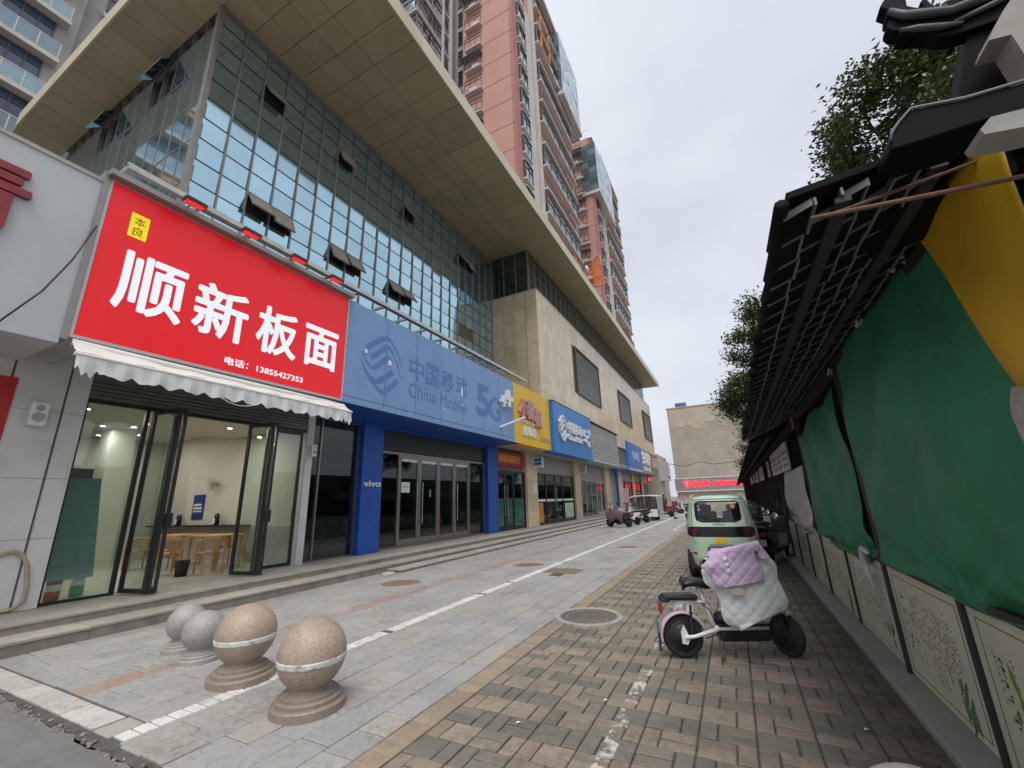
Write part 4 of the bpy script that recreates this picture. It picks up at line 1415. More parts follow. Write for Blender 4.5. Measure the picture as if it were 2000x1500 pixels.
# diner seated behind the left window
dn = thing('person', (-13.2, 4.35, 0.3), 'person in dark clothes sitting at a table inside the noodle shop', 'person', rz=2.6)
pts = [(0, 0, 0.55), (0, 0.03, 0.75), (0, 0.08, 1.0), (0, 0.11, 1.08), (0, 0.15, 1.2), (0, 0.16, 1.29),
       (-0.1, 0.05, 0.53), (-0.12, 0.42, 0.52), (-0.12, 0.4, 0.1), (-0.12, 0.53, 0.05),
       (0.1, 0.05, 0.53), (0.12, 0.42, 0.52), (0.12, 0.4, 0.1), (0.12, 0.53, 0.05),
       (-0.2, 0.08, 0.98), (-0.27, 0.15, 0.75), (-0.17, 0.38, 0.78), (-0.13, 0.45, 0.8),
       (0.2, 0.08, 0.98), (0.27, 0.15, 0.75), (0.17, 0.38, 0.78), (0.13, 0.45, 0.8)]
skin_body('body', pts, edg, rad, M['brown_coat'], dn)
obj('hair', MB().lathe((0, 0.14, 1.2), [(0.1, 0.0), (0.115, 0.06), (0.1, 0.13), (0.05, 0.17), (0.01, 0.18)], 16), M['hair'], dn, local=True)
obj('stool', MB().lathe((0, 0, 0), [(0.16, 0), (0.16, 0.42), (0.18, 0.45)], 16), M['wood'], dn, local=True)

# ================================================================== signs
XS = -8.2
ZB, ZT = 4.1, 6.86
# grey panel wall sign at the far left
s = thing('wall_sign', (XS, 0, 3.97), 'pale grey sign panel with dark red characters, cut by the left edge', 'sign')
obj('panel', MB().box(-9.9, XS, -6.0, 2.02, 3.98, 6.72), M['white_panel'], s)
obj('top_cap', MB().box(-9.9, XS + 0.02, -6.0, 2.03, 6.72, 6.78), M['t_grey'], s)
for c_, y0 in (('青', 0.35), ):
    letters('red_character', c_, M['crimson'], s, XS + 0.005, y0, 5.3, w=1.0, h=1.05, extrude=0.03, bold=0.02)
obj('red_character_edge', MB().box(XS + 0.004, XS + 0.05, 0.9, 1.22, 4.78, 4.95), M['crimson'], s)
obj('red_pillar_banner', MB().box(-9.61, -9.6, 1.3, 2.06, 2.7, 3.7), M['redpaint'], label='red vertical banner with white characters at the left edge', cat='banner')

# red noodle sign
s = thing('red_sign', (XS, 4.5, ZB), 'large red lit sign with white characters above the noodle shop', 'sign')
obj('lightbox', MB().box(-8.6, XS, 2.14, 6.95, ZB + 0.05, ZT - 0.03), M['red_face'], s)
bx = MB()
for a, b, c, d in ((2.10, 6.99, ZB, ZB + 0.05), (2.10, 6.99, ZT - 0.03, ZT), (2.10, 2.14, ZB + 0.05, ZT - 0.03), (6.95, 6.99, ZB + 0.05, ZT - 0.03)):
    bx.box(-8.61, XS + 0.02, a, b, c, d)
obj('frame', bx, M['silver'], s)
obj('side_post', MB().box(-8.55, XS + 0.03, 2.02, 2.095, ZB - 0.05, ZT + 0.08), M['mullion'], s)
obj('top_rail', MB().box(-8.5, XS + 0.16, 2.05, 7.02, ZT + 0.005, ZT + 0.1), M['mullion'], s)
for c_, y0, w_, z0, h_ in (('顺', 2.46, 0.92, 4.76, 1.0), ('新', 3.58, 0.93, 4.76, 1.0), ('板', 4.74, 0.88, 4.76, 1.0), ('面', 5.84, 0.88, 4.78, 0.95)):
    letters('white_character', c_, M['sign_white'], s, XS + 0.001, y0, z0, w=w_, h=h_, extrude=0.006, bold=0.02)
letters('telephone_print', '电话：13855427353', M['sign_white'], s, XS + 0.001, 4.22, 4.29, w=1.66, h=0.15, extrude=0.003, bold=0.018)
st = obj('yellow_label', MB().box(XS, XS + 0.004, 2.45, 2.7, 6.02, 6.46), M['lemon'], s)
letters('handwritten_print', '本', M['redpaint'], st, XS + 0.0045, 2.5, 6.25, w=0.15, h=0.16, extrude=0.001)
letters('handwritten_print', '良', M['redpaint'], st, XS + 0.0045, 2.5, 6.06, w=0.15, h=0.16, extrude=0.001)
for i, (y, w_) in enumerate(((3.12, 'leftmost'), (4.14, 'second'), (5.21, 'third'), (6.22, 'rightmost'))):
    t = thing('sign_floodlight', (XS + 0.3, y, ZT + 0.1), '%s of the four red-glowing floodlights over the red sign' % w_ if w_ in ('leftmost', 'rightmost') else '%s from the left of the four floodlights over the red sign' % w_, 'floodlight', 'floodlights above the red sign')
    obj('arm', MB().tube((XS + 0.1, y, ZT + 0.1), (XS + 0.38, y, ZT + 0.13), 0.015, 8), M['mullion'], t)
    obj('housing', MB().box(XS + 0.3, XS + 0.46, y - 0.17, y + 0.17, ZT + 0.06, ZT + 0.13), M['black_frame'], t)
    obj('lens', MB().box(XS + 0.315, XS + 0.445, y - 0.15, y + 0.15, ZT + 0.053, ZT + 0.0595), M['red_lamp'], t)

# faded blue phone sign: panels with the ghosts of removed letters
s = thing('faded_blue_sign', (XS, 11.7, ZB), 'long faded blue sign with ghost marks of a removed swirl logo and lettering', 'sign')
obj('box_body', MB().box(-8.7, XS - 0.03, 7.02, 16.4, ZB + 0.004, ZT - 0.002), M['blue_deep'], s)
seams = [7.0, 8.41, 9.73, 11.03, 12.35, 13.68, 15.05, 16.42]
for a, b in zip(seams[:-1], seams[1:]):
    obj('panel', MB().box(XS - 0.03, XS, a + 0.011, b - 0.011, ZB + 0.175, ZT), M['blue_sign'], s)
    obj('lower_panel', MB().box(XS - 0.03, XS - 0.004, a + 0.006, b - 0.006, ZB, ZB + 0.162), M['blue_sign'], s)


def ribbon(yz, w, x0, t):
    """a flat band of even width along a centre line on a wall facing +x"""
    P2 = [Vector((p[0], p[1])) for p in yz]
    l, r = [], []
    for i, p in enumerate(P2):
        a, b = P2[max(i - 1, 0)], P2[min(i + 1, len(P2) - 1)]
        d = (b - a).normalized()
        n = Vector((-d.y, d.x))
        ww = w if not isinstance(w, (list, tuple)) else w[i]
        l.append(p + n * ww / 2)
        r.append(p - n * ww / 2)
    mb = MB()
    for i in range(len(P2) - 1):
        mb.prism([l[i], l[i + 1], r[i + 1], r[i]], 'x', x0, x0 + t)
    return mb


SWIRL = [([(250, 150), (330, 92), (388, 76), (432, 122), (470, 190), (494, 262)], [30, 28, 22, 12, 9, 5]),
         ([(282, 205), (335, 168), (385, 132), (418, 160), (455, 232), (490, 335)], [28, 28, 26, 14, 10, 5]),
         ([(222, 172), (248, 222), (285, 268), (320, 262), (388, 205), (420, 228)], [5, 9, 14, 26, 28, 24]),
         ([(222, 222), (258, 292), (312, 352), (345, 352), (432, 296)], [5, 9, 18, 28, 28]),
         ([(236, 268), (285, 345), (345, 412), (385, 418), (468, 352)], [6, 10, 18, 28, 28])]


def swirl(s_, cy, cz, w, h, x0, t, mm, name):
    """the swirl: five nested bands, broad on the slanting arms and thin round the sides"""
    for q, (pts, ws_) in enumerate(SWIRL):
        P_ = [((x - 357) / 140, (250 + 0.30 * (x - 357) - y) / 178) for x, y in pts]
        fine, wf_ = [], []
        for i in range((len(P_) - 1) * 4 + 1):
            f = i / ((len(P_) - 1) * 4)
            k = min(int(f * (len(P_) - 1)), len(P_) - 2)
            g_ = f * (len(P_) - 1) - k
            p0, p1, p2, p3 = P_[max(k - 1, 0)], P_[k], P_[k + 1], P_[min(k + 2, len(P_) - 1)]
            c_ = [0.5 * (2 * p1[d] + (p2[d] - p0[d]) * g_ + (2 * p0[d] - 5 * p1[d] + 4 * p2[d] - p3[d]) * g_ * g_ + (3 * p1[d] - p0[d] - 3 * p2[d] + p3[d]) * g_ ** 3) for d in (0, 1)]
            fine.append((cy + c_[0] * w / 2, cz + c_[1] * h / 2))
            wf_.append((ws_[k] + (ws_[k + 1] - ws_[k]) * g_) / 280 * w)
        obj(name, ribbon(fine, wf_, x0 + 0.0002 * q, t), mm, s_)


swirl(s, 8.28, 5.4, 1.6, 1.62, XS + 0.0005, 0.002, M['blue_mark'], 'logo_ghost')
for c_, y0 in (('中', 9.42), ('国', 10.2), ('移', 11.06), ('动', 11.9)):
    letters('character_ghost', c_, M['blue_mark'], s, XS + 0.0005, y0, 5.3, w=0.68, h=0.72, extrude=0.001, bold=0.022)
letters('lettering_ghost', 'China Mobile', M['blue_mark'], s, XS + 0.0005, 9.4, 4.72, w=3.15, h=0.46, extrude=0.001, bold=0.004)
letters('lettering_ghost', '5', M['blue_mark'], s, XS + 0.0005, 13.3, 4.85, w=0.9, h=1.2, extrude=0.001, bold=0.035)
letters('lettering_ghost', 'G', M['blue_mark'], s, XS + 0.0012, 14.2, 4.8, w=0.95, h=0.95, extrude=0.001, bold=0.02)
letters('plus_sign', '+', M['white_letter'], s, XS, 15.1, 5.5, w=0.42, h=0.42, extrude=0.07, bold=0.04)
letters('plus_sign', '+', M['white_letter'], s, XS, 15.42, 5.58, w=0.6, h=0.66, extrude=0.09, bold=0.04)
for y, z, w_, h_ in ((7.62, 5.55, 0.09, 0.12), (8.5, 5.45, 0.12, 0.16), (12.2, 5.3, 0.1, 0.32), (11.15, 4.62, 0.05, 0.05), (12.25, 4.95, 0.07, 0.08), (12.55, 5.65, 0.04, 0.05), (14.75, 5.6, 0.05, 0.05)):
    obj('glue_remnant', MB().box(XS, XS + 0.02, y, y + w_, z, z + h_), M['white_letter'], s, bevel=0.01)
obj('projecting_lamp', MB().tube((XS, 15.1, 4.58), (XS + 1.05, 15.35, 4.9), 0.055, 12), M['white_letter'], label='white tube lamp projecting from the faded blue sign', cat='lamp')

# yellow sign
s = thing('yellow_sign', (XS, 18.6, ZB), 'yellow sign with faded pink characters beside the faded blue sign', 'sign')
obj('box_body', MB().box(-8.7, XS - 0.03, 16.44, 20.68, ZB + 0.003, ZT - 0.003), M['yellow'], s)
ys_ = [16.43, 16.75, 18.05, 19.4, 20.69]
for a, b in zip(ys_[:-1], ys_[1:]):
    obj('panel', MB().box(XS - 0.03, XS + 0.001, a + 0.006, b - 0.006, ZB + 0.36, ZT), M['yellow'], s)
    obj('lower_panel', MB().box(XS - 0.03, XS - 0.003, a + 0.006, b - 0.006, ZB, ZB + 0.352), M['yellow'], s)
for c_, y0, z0 in (('小', 16.85, 5.3), ('蕃', 17.62, 5.35), ('椒', 18.5, 5.1)):
    letters('pink_character', c_, M['pink_letter'], s, XS + 0.02, y0, z0, w=0.78, h=0.9, extrude=0.06, bold=0.03)
letters('small_lettering', 'XIAOFANJIAO', M['white_letter'], s, XS + 0.005, 17.1, 5.06, w=1.7, h=0.16, extrude=0.02, bold=0.01)
for c_, y0 in (('螺', 17.3), ('蛳', 17.82), ('粉', 18.34)):
    letters('white_character', c_, M['white_letter'], s, XS + 0.005, y0, 4.52, w=0.42, h=0.46, extrude=0.02, bold=0.02)
obj('small_print_line', MB().box(XS, XS + 0.012, 19.3, 20.55, 4.58, 4.66).box(XS, XS + 0.012, 19.3, 20.55, 4.48, 4.53), M['pink_letter'], s)

# bright blue phone sign
s = thing('bright_blue_sign', (-8.0, 24.4, 4.03), 'bright blue sign with raised white swirl logo and lettering', 'sign')
obj('box_body', MB().box(-8.7, -8.0, 20.75, 27.6, 4.03, 6.83), M['blue2'], s)
obj('top_cap', MB().box(-8.7, -7.98, 20.73, 27.62, 6.835, 6.87), M['black_frame'], s)
swirl(s, 21.95, 5.44, 1.35, 1.4, -7.998, 0.1, M['white_letter'], 'logo_band')
for c_, y0 in (('中', 22.75), ('国', 23.42), ('移', 24.1), ('动', 24.75)):
    letters('white_character', c_, M['white_letter'], s, -7.999, y0, 5.34, w=0.6, h=0.62, extrude=0.05, bold=0.03)
letters('white_lettering', 'China Mobile', M['white_letter'], s, -7.999, 22.75, 4.9, w=2.6, h=0.36, extrude=0.05, bold=0.006)
letters('white_lettering', '5', M['white_letter'], s, -7.999, 25.7, 5.1, w=0.6, h=0.75, extrude=0.05, bold=0.03)
letters('white_lettering', 'G', M['white_letter'], s, -7.999, 26.25, 4.85, w=0.7, h=0.72, extrude=0.05, bold=0.02)
letters('plus_sign', '+', M['white_letter'], s, -7.999, 26.75, 5.6, w=0.4, h=0.4, extrude=0.05, bold=0.04)
# louvred blank sign box
s = thing('louvred_sign_box', (XS, 32, ZB), 'blank sign box faced with grey slats beside the bright blue sign', 'sign')
obj('box_body', MB().box(-8.7, XS - 0.06, 27.65, 36.1, ZB, ZT - 0.1), M['core'], s)
slm = mesh_of('slat', MB().box(-0.04, 0.02, 27.67 - 27.67, 8.4, 0, 0.13), M['louvre'])
for q in range(16):
    piece('slat', slm, s, (XS - 0.02, 27.67, ZB + 0.02 + q * 0.165), (0, R(-8), 0))
obj('tar_paper_cap', MB().box(-8.7, XS + 0.1, 27.65, 36.2, ZT - 0.08, ZT - 0.02), M['black_frame'], s)
obj('bottom_lip', MB().box(-8.7, XS + 0.2, 27.7, 37.4, ZB - 0.06, ZB - 0.004), M['white_panel'], s)
# far signs
s = thing('small_blue_sign', (XS, 43, ZB), 'deep blue box sign with small pale lettering beyond the slatted box', 'sign')
obj('box_body', MB().box(-9.6, XS, 39.9, 46.6, ZB - 0.05, 6.75), M['blue2'], s)
obj('face', MB().box(XS + 0.001, XS + 0.02, 40.1, 46.5, ZB + 0.2, 6.6), mat('mid_blue_face', (0.06, 0.15, 0.5), 0.4), s)
obj('white_edge', MB().box(XS, XS + 0.03, 39.95, 46.6, ZB - 0.03, ZB + 0.17), M['white_panel'], s)
letters('pale_lettering', '中国电信', mat('pale_blue_letters', (0.45, 0.6, 0.85), 0.5), s, XS + 0.021, 41.6, 5.1, w=3.6, h=0.9, extrude=0.02)
obj('blue_gate_post', MB().box(-9.62, -9.4, 39.9, 40.1, 0.29, 4.05).box(-9.62, XS, 37.9, 39.9, ZB - 0.05, ZB + 0.12), M['blue2'], s)
s = thing('grey_sign', (XS, 49, ZB), 'grey sign with fat white characters beyond the small blue sign', 'sign')
obj('box_body', MB().box(-9.4, XS, 46.65, 52.5, ZB - 0.02, 6.7), mat('mid_grey_panel', (0.3, 0.3, 0.3), 0.5), s)
for c_, y0 in (('好', 46.9), ('味', 48.4), ('轩', 49.9)):
    letters('white_character', c_, M['white_letter'], s, XS + 0.001, y0, 5.0, w=1.4, h=1.3, extrude=0.08, bold=0.03)
letters('white_lettering', '地方特色小吃', M['white_letter'], s, XS + 0.001, 47.4, 4.35, w=4.2, h=0.45, extrude=0.03)
s = thing('brown_sign', (XS, 55, ZB), 'dull brown sign at the far end of the shop row', 'sign')
obj('box_body', MB().box(-9.4, XS, 52.55, 57.3, ZB - 0.02, 6.6), mat('dull_brown_panel', (0.24, 0.19, 0.13), 0.6), s)
for c_, y0 in (('茶', 53.0), ('楼', 55.0)):
    letters('cream_character', c_, mat('cream_letters', (0.6, 0.5, 0.3), 0.5), s, XS + 0.001, y0, 4.9, w=1.6, h=1.2, extrude=0.05, bold=0.02)
s = thing('red_led_board', (-8.6, 52.4, 3.3), 'small black board with glowing red letters under the far signs', 'sign')
obj('board', MB().box(-8.7, -8.6, 51.5, 54.0, 3.2, 3.9), M['black_frame'], s)
letters('red_lettering', '营业中', M['red_led'], s, -8.598, 51.7, 3.35, w=2.0, h=0.42, extrude=0.01)
# red banner, hanging sign, poster, notices
s = thing('red_banner', (-9.6, 18.8, 3.25), 'red banner with gold characters over the narrow shop door', 'banner')
obj('cloth', MB().box(-9.66, -9.63, 17.4, 20.3, 3.28, 3.94), M['redpaint'], s)
letters('gold_characters', '福隆烟酒商行', M['gold'], s, -9.628, 17.5, 3.45, w=2.3, h=0.36, extrude=0.004, bold=0.01)
for y, lab, m_ in ((20.95, 'small white and blue hanging box sign beside the beige pier', 'blue2'), (28.6, 'small white hanging box with round camera on the second beige pier', 'grey_frame')):
    s = thing('hanging_sign', (-8.9, y, 3.3), lab, 'sign', 'small hanging signs under the soffit')
    obj('box_body', MB().box(-9.4, -8.85, y, y + 0.14, 3.3, 3.85), M['white_letter'], s)
    obj('blue_print', MB().box(-9.34, -8.92, y - 0.006, y - 0.001, 3.62, 3.8).box(-9.34, -8.92, y - 0.006, y - 0.001, 3.42, 3.58), M[m_], s)
    obj('hanger', MB().tube((-9.3, y + 0.07, 3.85), (-9.3, y + 0.07, 4.13), 0.012, 6).tube((-8.95, y + 0.07, 3.85), (-8.95, y + 0.07, 4.13), 0.012, 6), M['mullion'], s)
obj('red_poster_stack', MB().box(-9.69, -9.68, 21.85, 22.7, 0.4, 1.45), mat('red_yellow_poster', (0.6, 0.08, 0.03), 0.5, c2=(0.75, 0.45, 0.03), scale=3), label='red and yellow poster at the foot of the black-framed shop window', cat='poster')
obj('green_poster', MB().box(-9.675, -9.67, 26.2, 27.8, 0.5, 1.4), mat('pale_green_poster', (0.5, 0.66, 0.52), 0.5, var=0.3, scale=4), label='pale green poster low on the black-framed shop window', cat='poster')
obj('white_notice', MB().box(-9.548, -9.543, 21.2, 21.6, 2.0, 2.5), M['white_letter'], label='white paper notice taped to the beige pier', cat='notice')
obj('pink_poster', MB().box(-9.66, -9.655, 42.7, 45.4, 1.1, 2.5), mat('pink_print_poster', (0.62, 0.3, 0.33), 0.5, c2=(0.75, 0.6, 0.62), scale=2.2), label='pink and white poster in the far shop window', cat='poster')

# striped awning under the red sign: rolled cloth and scalloped valance
aw = thing('striped_awning', (-7.9, 4.5, 3.9), 'rolled white and grey striped awning with torn scalloped edge', 'awning')
obj('roller', MB().path([(-8.18, 2.15, 4.03), (-8.12, 3.2, 3.98), (-8.1, 4.6, 3.96), (-8.12, 6.0, 3.96), (-8.17, 6.97, 3.98)], [0.055, 0.07, 0.075, 0.07, 0.05], 12), M['awning'], aw)
obj('front_bar', MB().tube((-7.86, 2.12, 3.79), (-7.86, 7.02, 3.79), 0.03, 10), M['awning'], aw)


def top_fn(u_, v_):
    y = 2.14 + 4.86 * u_
    x = -8.12 + 0.26 * v_
    z = 4.02 - 0.2 * v_ - 0.025 * math.sin(v_ * math.pi) + 0.01 * math.sin(y * 9)
    return (x, y, z)


obj('cloth_top', MB().grid(top_fn, 60, 4), M['awning'], aw)
NS = 44
for par, mm in ((0, 'awning'), (1, 'awning_grey')):
    vb = MB()
    for i in range(NS):
        if i % 2 != par:
            continue
        y0, y1 = 2.14 + 4.86 * i / NS, 2.14 + 4.86 * (i + 1) / NS
        b_ = len(vb.v)
        n = 4
        v = []
        for j in range(n + 1):
            y = y0 + (y1 - y0) * j / n
            sc = abs(math.sin((y - 2.14) * math.pi / 0.33))
            dep = 0.24 + 0.06 * sc + 0.012 * math.sin(y * 31) + (0.05 * math.sin(y * 60) if (y < 2.4 or y > 6.7) else 0)
            for k in range(4):
                wv = 0.014 * math.sin(y * 14 + k) * k / 3
                v.append((-7.845 + wv + 0.02 * k / 3, y, 3.81 - dep * k / 3))
        fs = [(j * 4 + k, (j + 1) * 4 + k, (j + 1) * 4 + k + 1, j * 4 + k + 1) for j in range(n) for k in range(3)]
        vb.add(v, fs, True)
    obj('valance_stripes', vb, M[mm], aw)
for y in (2.3, 6.85):
    obj('awning_arm', MB().tube((-9.5, y, 3.98), (-7.88, y, 3.79), 0.02, 8), M['steel'], aw)
obj('sagging_cord', MB().path([(-7.84, 4.0 + 0.1 * k, 3.58 - 0.12 * math.sin(math.pi * k / 8)) for k in range(9)], 0.008, 5), M['white_letter'], aw)
# loose cable down the left of the red sign
obj('loose_cable', MB().path([(-8.1, 2.06, 5.9), (-8.06, 1.9, 5.2), (-8.05, 1.7, 4.6), (-8.08, 1.45, 4.1), (-8.6, 1.3, 3.7)], 0.012, 5), M['black_frame'], label='thin black cable hanging across the pale grey sign panel', cat='cable')
# ================================================================== apartment towers behind the shops
def win_mesh(w, h, d=0.12, panes=3, gm='t_glass'):
    """a window seen from the street: dark frame bars and glass, centred at the sill middle, facing +x"""
    f = MB()
    f.box(-d, 0.02, -w / 2, w / 2, 0, 0.07).box(-d, 0.02, -w / 2, w / 2, h - 0.07, h)
    for k in range(panes + 1):
        y = -w / 2 + w * k / panes
        f.box(-d, 0.018, y - 0.03, y + 0.03, 0.07, h - 0.07)
    f.box(-d, 0.017, -w / 2, w / 2, h * 0.68 - 0.025, h * 0.68 + 0.025)
    g_ = MB().box(-d * 0.6, -d * 0.4, -w / 2 + 0.01, w / 2 - 0.01, 0.02, h - 0.02)
    return mesh_of('window', f, M['t_frame']), mesh_of('pane', g_, M[gm])


def put_window(par, wm, loc, rz=0.0):
    o = piece('window', wm[0], par, loc, (0, 0, rz))
    p = bpy.data.objects.new('pane', wm[1])
    col.objects.link(p)
    p.parent = o
    ORG[p.name] = ORG[o.name]
    return o


def tower(name, label, X, Y, zb, zt, depth, face_w, box):
    """salmon end wall facing the camera at y=Y, street face at x=X with stacked bays and balconies"""
    t = thing(name, (X - face_w / 2, Y + depth / 2, 0), label, 'apartment tower', 'apartment towers behind the shops')
    obj('wall', MB().box(X - face_w, X - 0.6, Y, Y + depth, 0, zt - 1.5), M['pink'], t)
    obj('corner_strip', MB().box(X - 0.6, X - 0.25, Y + 0.002, Y + 1.2, 0, zt - 1.5), M['pink_dark'], t)
    nfl = int((zt - zb) / 3)
    grooves = MB()
    for k in range(nfl + 1):
        grooves.box(X - face_w * 0.62, X - 0.3, Y - 0.02, Y - 0.001, zb + 3 * k - 0.03, zb + 3 * k + 0.03)
    obj('floor_joint', grooves, M['pink_dark'], t)
    # end-wall windows with ledges for the air conditioners
    wm = win_mesh(2.1, 1.5)
    ledge = mesh_of('ledge', MB().box(-0.45, 1.55, -0.5, 0.0, -0.1, 0.0).box(-0.45, 1.55, -0.5, -0.44, 0.0, 0.06), M['t_white'])
    acm = mesh_of('air_conditioner', MB().box(0, 0.8, -0.42, -0.1, 0, 0.5), M['t_white'])
    cage = MB()
    for q in range(9):
        cage.box(-1.2 + q * 0.3, -1.18 + q * 0.3, -0.7, -0.68, 0, 1.5)
    for z in (0.0, 0.5, 1.0, 1.48):
        cage.box(-1.2, 1.22, -0.7, -0.68, z, z + 0.02)
    cage.box(-1.2, 1.22, -0.7, -0.02, 1.49, 1.51)
    cgm = mesh_of('window_cage', cage, M['t_frame'])
    xw = X - face_w * 0.80
    for k in range(nfl):
        z = zb + 3 * k + 0.7
        w_ = put_window(t, wm, (xw, Y - 0.03, z), -math.pi / 2)
        piece('ledge', ledge, t, (xw - 0.3, Y, z - 0.75))
        if k % 3 != 1:
            piece('air_conditioner', acm, t, (xw - 0.2 + 0.3 * (k % 2), Y, z - 0.74))
        if k % 3 == 0:
            piece('window_cage', cgm, t, (xw, Y, z - 0.4))
    # street face: bays, white column, balconies
    obj('street_wall', MB().box(X - 4.0, X - 0.8, Y + 1.2, Y + depth, 0, zt - 1.0), M['t_grey'], t)
    bw = win_mesh(1.6, 2.0, panes=2, gm='t_sky')
    bs_ = win_mesh(0.55, 2.0, panes=1)
    slab_m = mesh_of('bay_slab', MB().box(-0.9, 0.05, -0.9, 0.9, -0.18, 0), M['t_white'])
    head_m = mesh_of('bay_head', MB().box(-0.9, 0.05, -0.9, 0.9, 2.0, 2.1), M['t_white'])
    sill_m = mesh_of('bay_apron', MB().box(-0.9, -0.3, -0.8, 0.8, -0.9, -0.18), M['t_grey'])
    for k in range(nfl):
        z = zb + 3 * k + 0.5
        piece('bay_slab', slab_m, t, (X, Y + 2.1, z))
        piece('bay_head', head_m, t, (X, Y + 2.1, z))
        piece('bay_apron', sill_m, t, (X, Y + 2.1, z))
        put_window(t, bw, (X - 0.02, Y + 2.1, z))
        put_window(t, bs_, (X - 0.4, Y + 1.25, z), -math.pi / 2)
    obj('white_column', MB().box(X - 0.85, X - 0.35, Y + 3.3, Y + 5.2, 0, zt - 9), M['t_white'], t)
    obj('white_column', MB().box(X - 0.85, X - 0.2, Y + 5.6, Y + 6.4, 0, zt - 3).box(X - 0.85, X - 0.2, Y + depth - 0.8, Y + depth, 0, zt - 3), M['t_white'], t)
    bal = mesh_of('balcony_slab', MB().box(-0.85, 0.25, 0, depth - 6.6, -0.2, 0), M['t_white'])
    rail = MB()
    for q in range(int((depth - 6.6) / 0.16)):
        rail.box(0.2, 0.22, q * 0.16, q * 0.16 + 0.02, 0, 1.1)
    rail.box(0.19, 0.23, 0, depth - 6.6, 1.1, 1.15)
    rlm = mesh_of('balcony_railing', rail, M['t_frame'])
    wb = win_mesh(depth - 6.9, 2.3, panes=6)
    wb2 = win_mesh(2.0, 1.9, panes=3)
    rib_m = mesh_of('pink_apron', MB().box(-0.8, -0.1, 0, 2.4, -0.9, -0.22), M['pink'])
    for k in range(nfl):
        z = zb + 3 * k + 0.2
        piece('balcony_slab', bal, t, (X, Y + 6.4, z))
        if k % 2:
            piece('balcony_railing', rlm, t, (X, Y + 6.4, z))
            put_window(t, wb, (X - 0.65, Y + 6.4 + (depth - 6.6) / 2, z + 0.05))
        else:
            put_window(t, wb, (X + 0.05, Y + 6.4 + (depth - 6.6) / 2, z + 0.05))
        if k % 2 == 0:
            piece('pink_apron', rib_m, t, (X, Y + depth - 3.4, z))
    # blue glass box near the top
    bx0, bx1, by0, by1, bz0, bz1 = box
    gb = obj('glass_box', MB().box(bx0, bx1, by0, by1, bz0, bz1), M['t_frame'], t)
    obj('glass_box_floor', MB().box(bx0 - 0.1, bx1 + 0.15, by0 - 0.15, by1, bz0 - 0.5, bz0 - 0.01), M['t_white'], t)
    pw, ph = 0.98, 1.1
    ny, nz = int((by1 - by0) / pw), int((bz1 - bz0) / ph)
    p1 = mesh_of('pane', MB().box(0, 0.02, 0.03, (by1 - by0) / ny - 0.03, 0.03, (bz1 - bz0) / nz - 0.03), M['t_sky'])
    nx = max(1, int((bx1 - bx0) / pw))
    p2 = mesh_of('pane', MB().box(0.03, (bx1 - bx0) / nx - 0.03, -0.02, 0, 0.03, (bz1 - bz0) / nz - 0.03), M['t_teal'])
    for j in range(nz):
        for i in range(ny):
            piece('pane', p1, gb, (bx1 + 0.002, by0 + i * (by1 - by0) / ny, bz0 + j * (bz1 - bz0) / nz), (0, random.uniform(-0.02, 0.02), random.uniform(-0.02, 0.02)))
        for i in range(nx):
            piece('pane', p2, gb, (bx0 + i * (bx1 - bx0) / nx, by0 - 0.002, bz0 + j * (bz1 - bz0) / nz), (random.uniform(-0.02, 0.02), 0, 0))
    obj('roof_frame', MB().box(X - 4, X + 0.3, Y + 5.4, Y + depth + 0.2, zt - 1.0, zt - 0.4), M['t_white'], t)
    return t


t1 = tower('apartment_tower', 'salmon pink apartment tower with blue glass box near its top, nearer of the two', -12.7, 28.6, 18.3, 66, 18.0, 6.25, (-13.6, -12.0, 41.8, 49.6, 53.6, 64.3))
# orange-framed gap high on the street face
of = MB()
for a, b, c, d in ((36.2, 39.0, 60.6, 60.85), (36.2, 39.0, 55.2, 55.4), (36.2, 36.35, 55.4, 60.6), (38.85, 39.0, 55.4, 60.6)):
    of.box(-12.95, -12.45, a, b, c, d)
obj('orange_frame', of, M['t_orange'], t1)
# white-framed block of enclosed balconies left of the salmon wall
obj('block_wall', MB().box(-30, -20.9, 24.0, 34, 0, 66), M['t_grey'], t1)
obj('recess_wall', MB().box(-21.2, -19.0, 29.6, 31, 0, 66), M['t_grey'], t1)
wbl = win_mesh(3.9, 2.3, panes=5, gm='t_sky')
wbl2 = win_mesh(3.9, 2.3, panes=5)
wend = win_mesh(3.2, 2.3, panes=4, gm='t_sky')
slb = mesh_of('balcony_slab', MB().box(-6.0, 0.1, -0.1, 4.4, -0.45, 0).box(-6.0, 0.16, -0.16, 4.4, -0.12, -0.02), M['t_white'])
for k in range(16):
    z = 18.9 + 3 * k
    piece('balcony_slab', slb, t1, (-20.5, 22.75, z))
    put_window(t1, wbl if k % 2 else wbl2, (-20.5, 24.8, z + 0.02))
    put_window(t1, wend if k % 3 else wbl2, (-22.4, 22.8, z + 0.02), -math.pi / 2)
obj('block_inner', MB().box(-26.4, -20.75, 23.1, 26.9, 16, 66), M['darkwall'], t1)
for a in (26.75, 28.3):
    obj('white_fin', MB().box(-21.0, -20.3, a, a + 0.28, 16, 66), M['t_white'], t1)
wn3 = win_mesh(1.2, 2.0, panes=2)
s3 = mesh_of('balcony_slab', MB().box(-0.6, 0.05, -0.62, 0.62, -0.3, -0.05), M['t_white'])
for k in range(16):
    put_window(t1, wn3, (-20.7, 27.65, 18.9 + 3 * k))
    piece('balcony_slab', s3, t1, (-20.6, 27.65, 18.9 + 3 * k))
    put_window(t1, wn3, (-19.6, 29.5, 18.9 + 3 * k), -math.pi / 2)
obj('recess_backing', MB().box(-21.3, -20.8, 26.9, 29.4, 16, 66), M['darkwall'], t1)
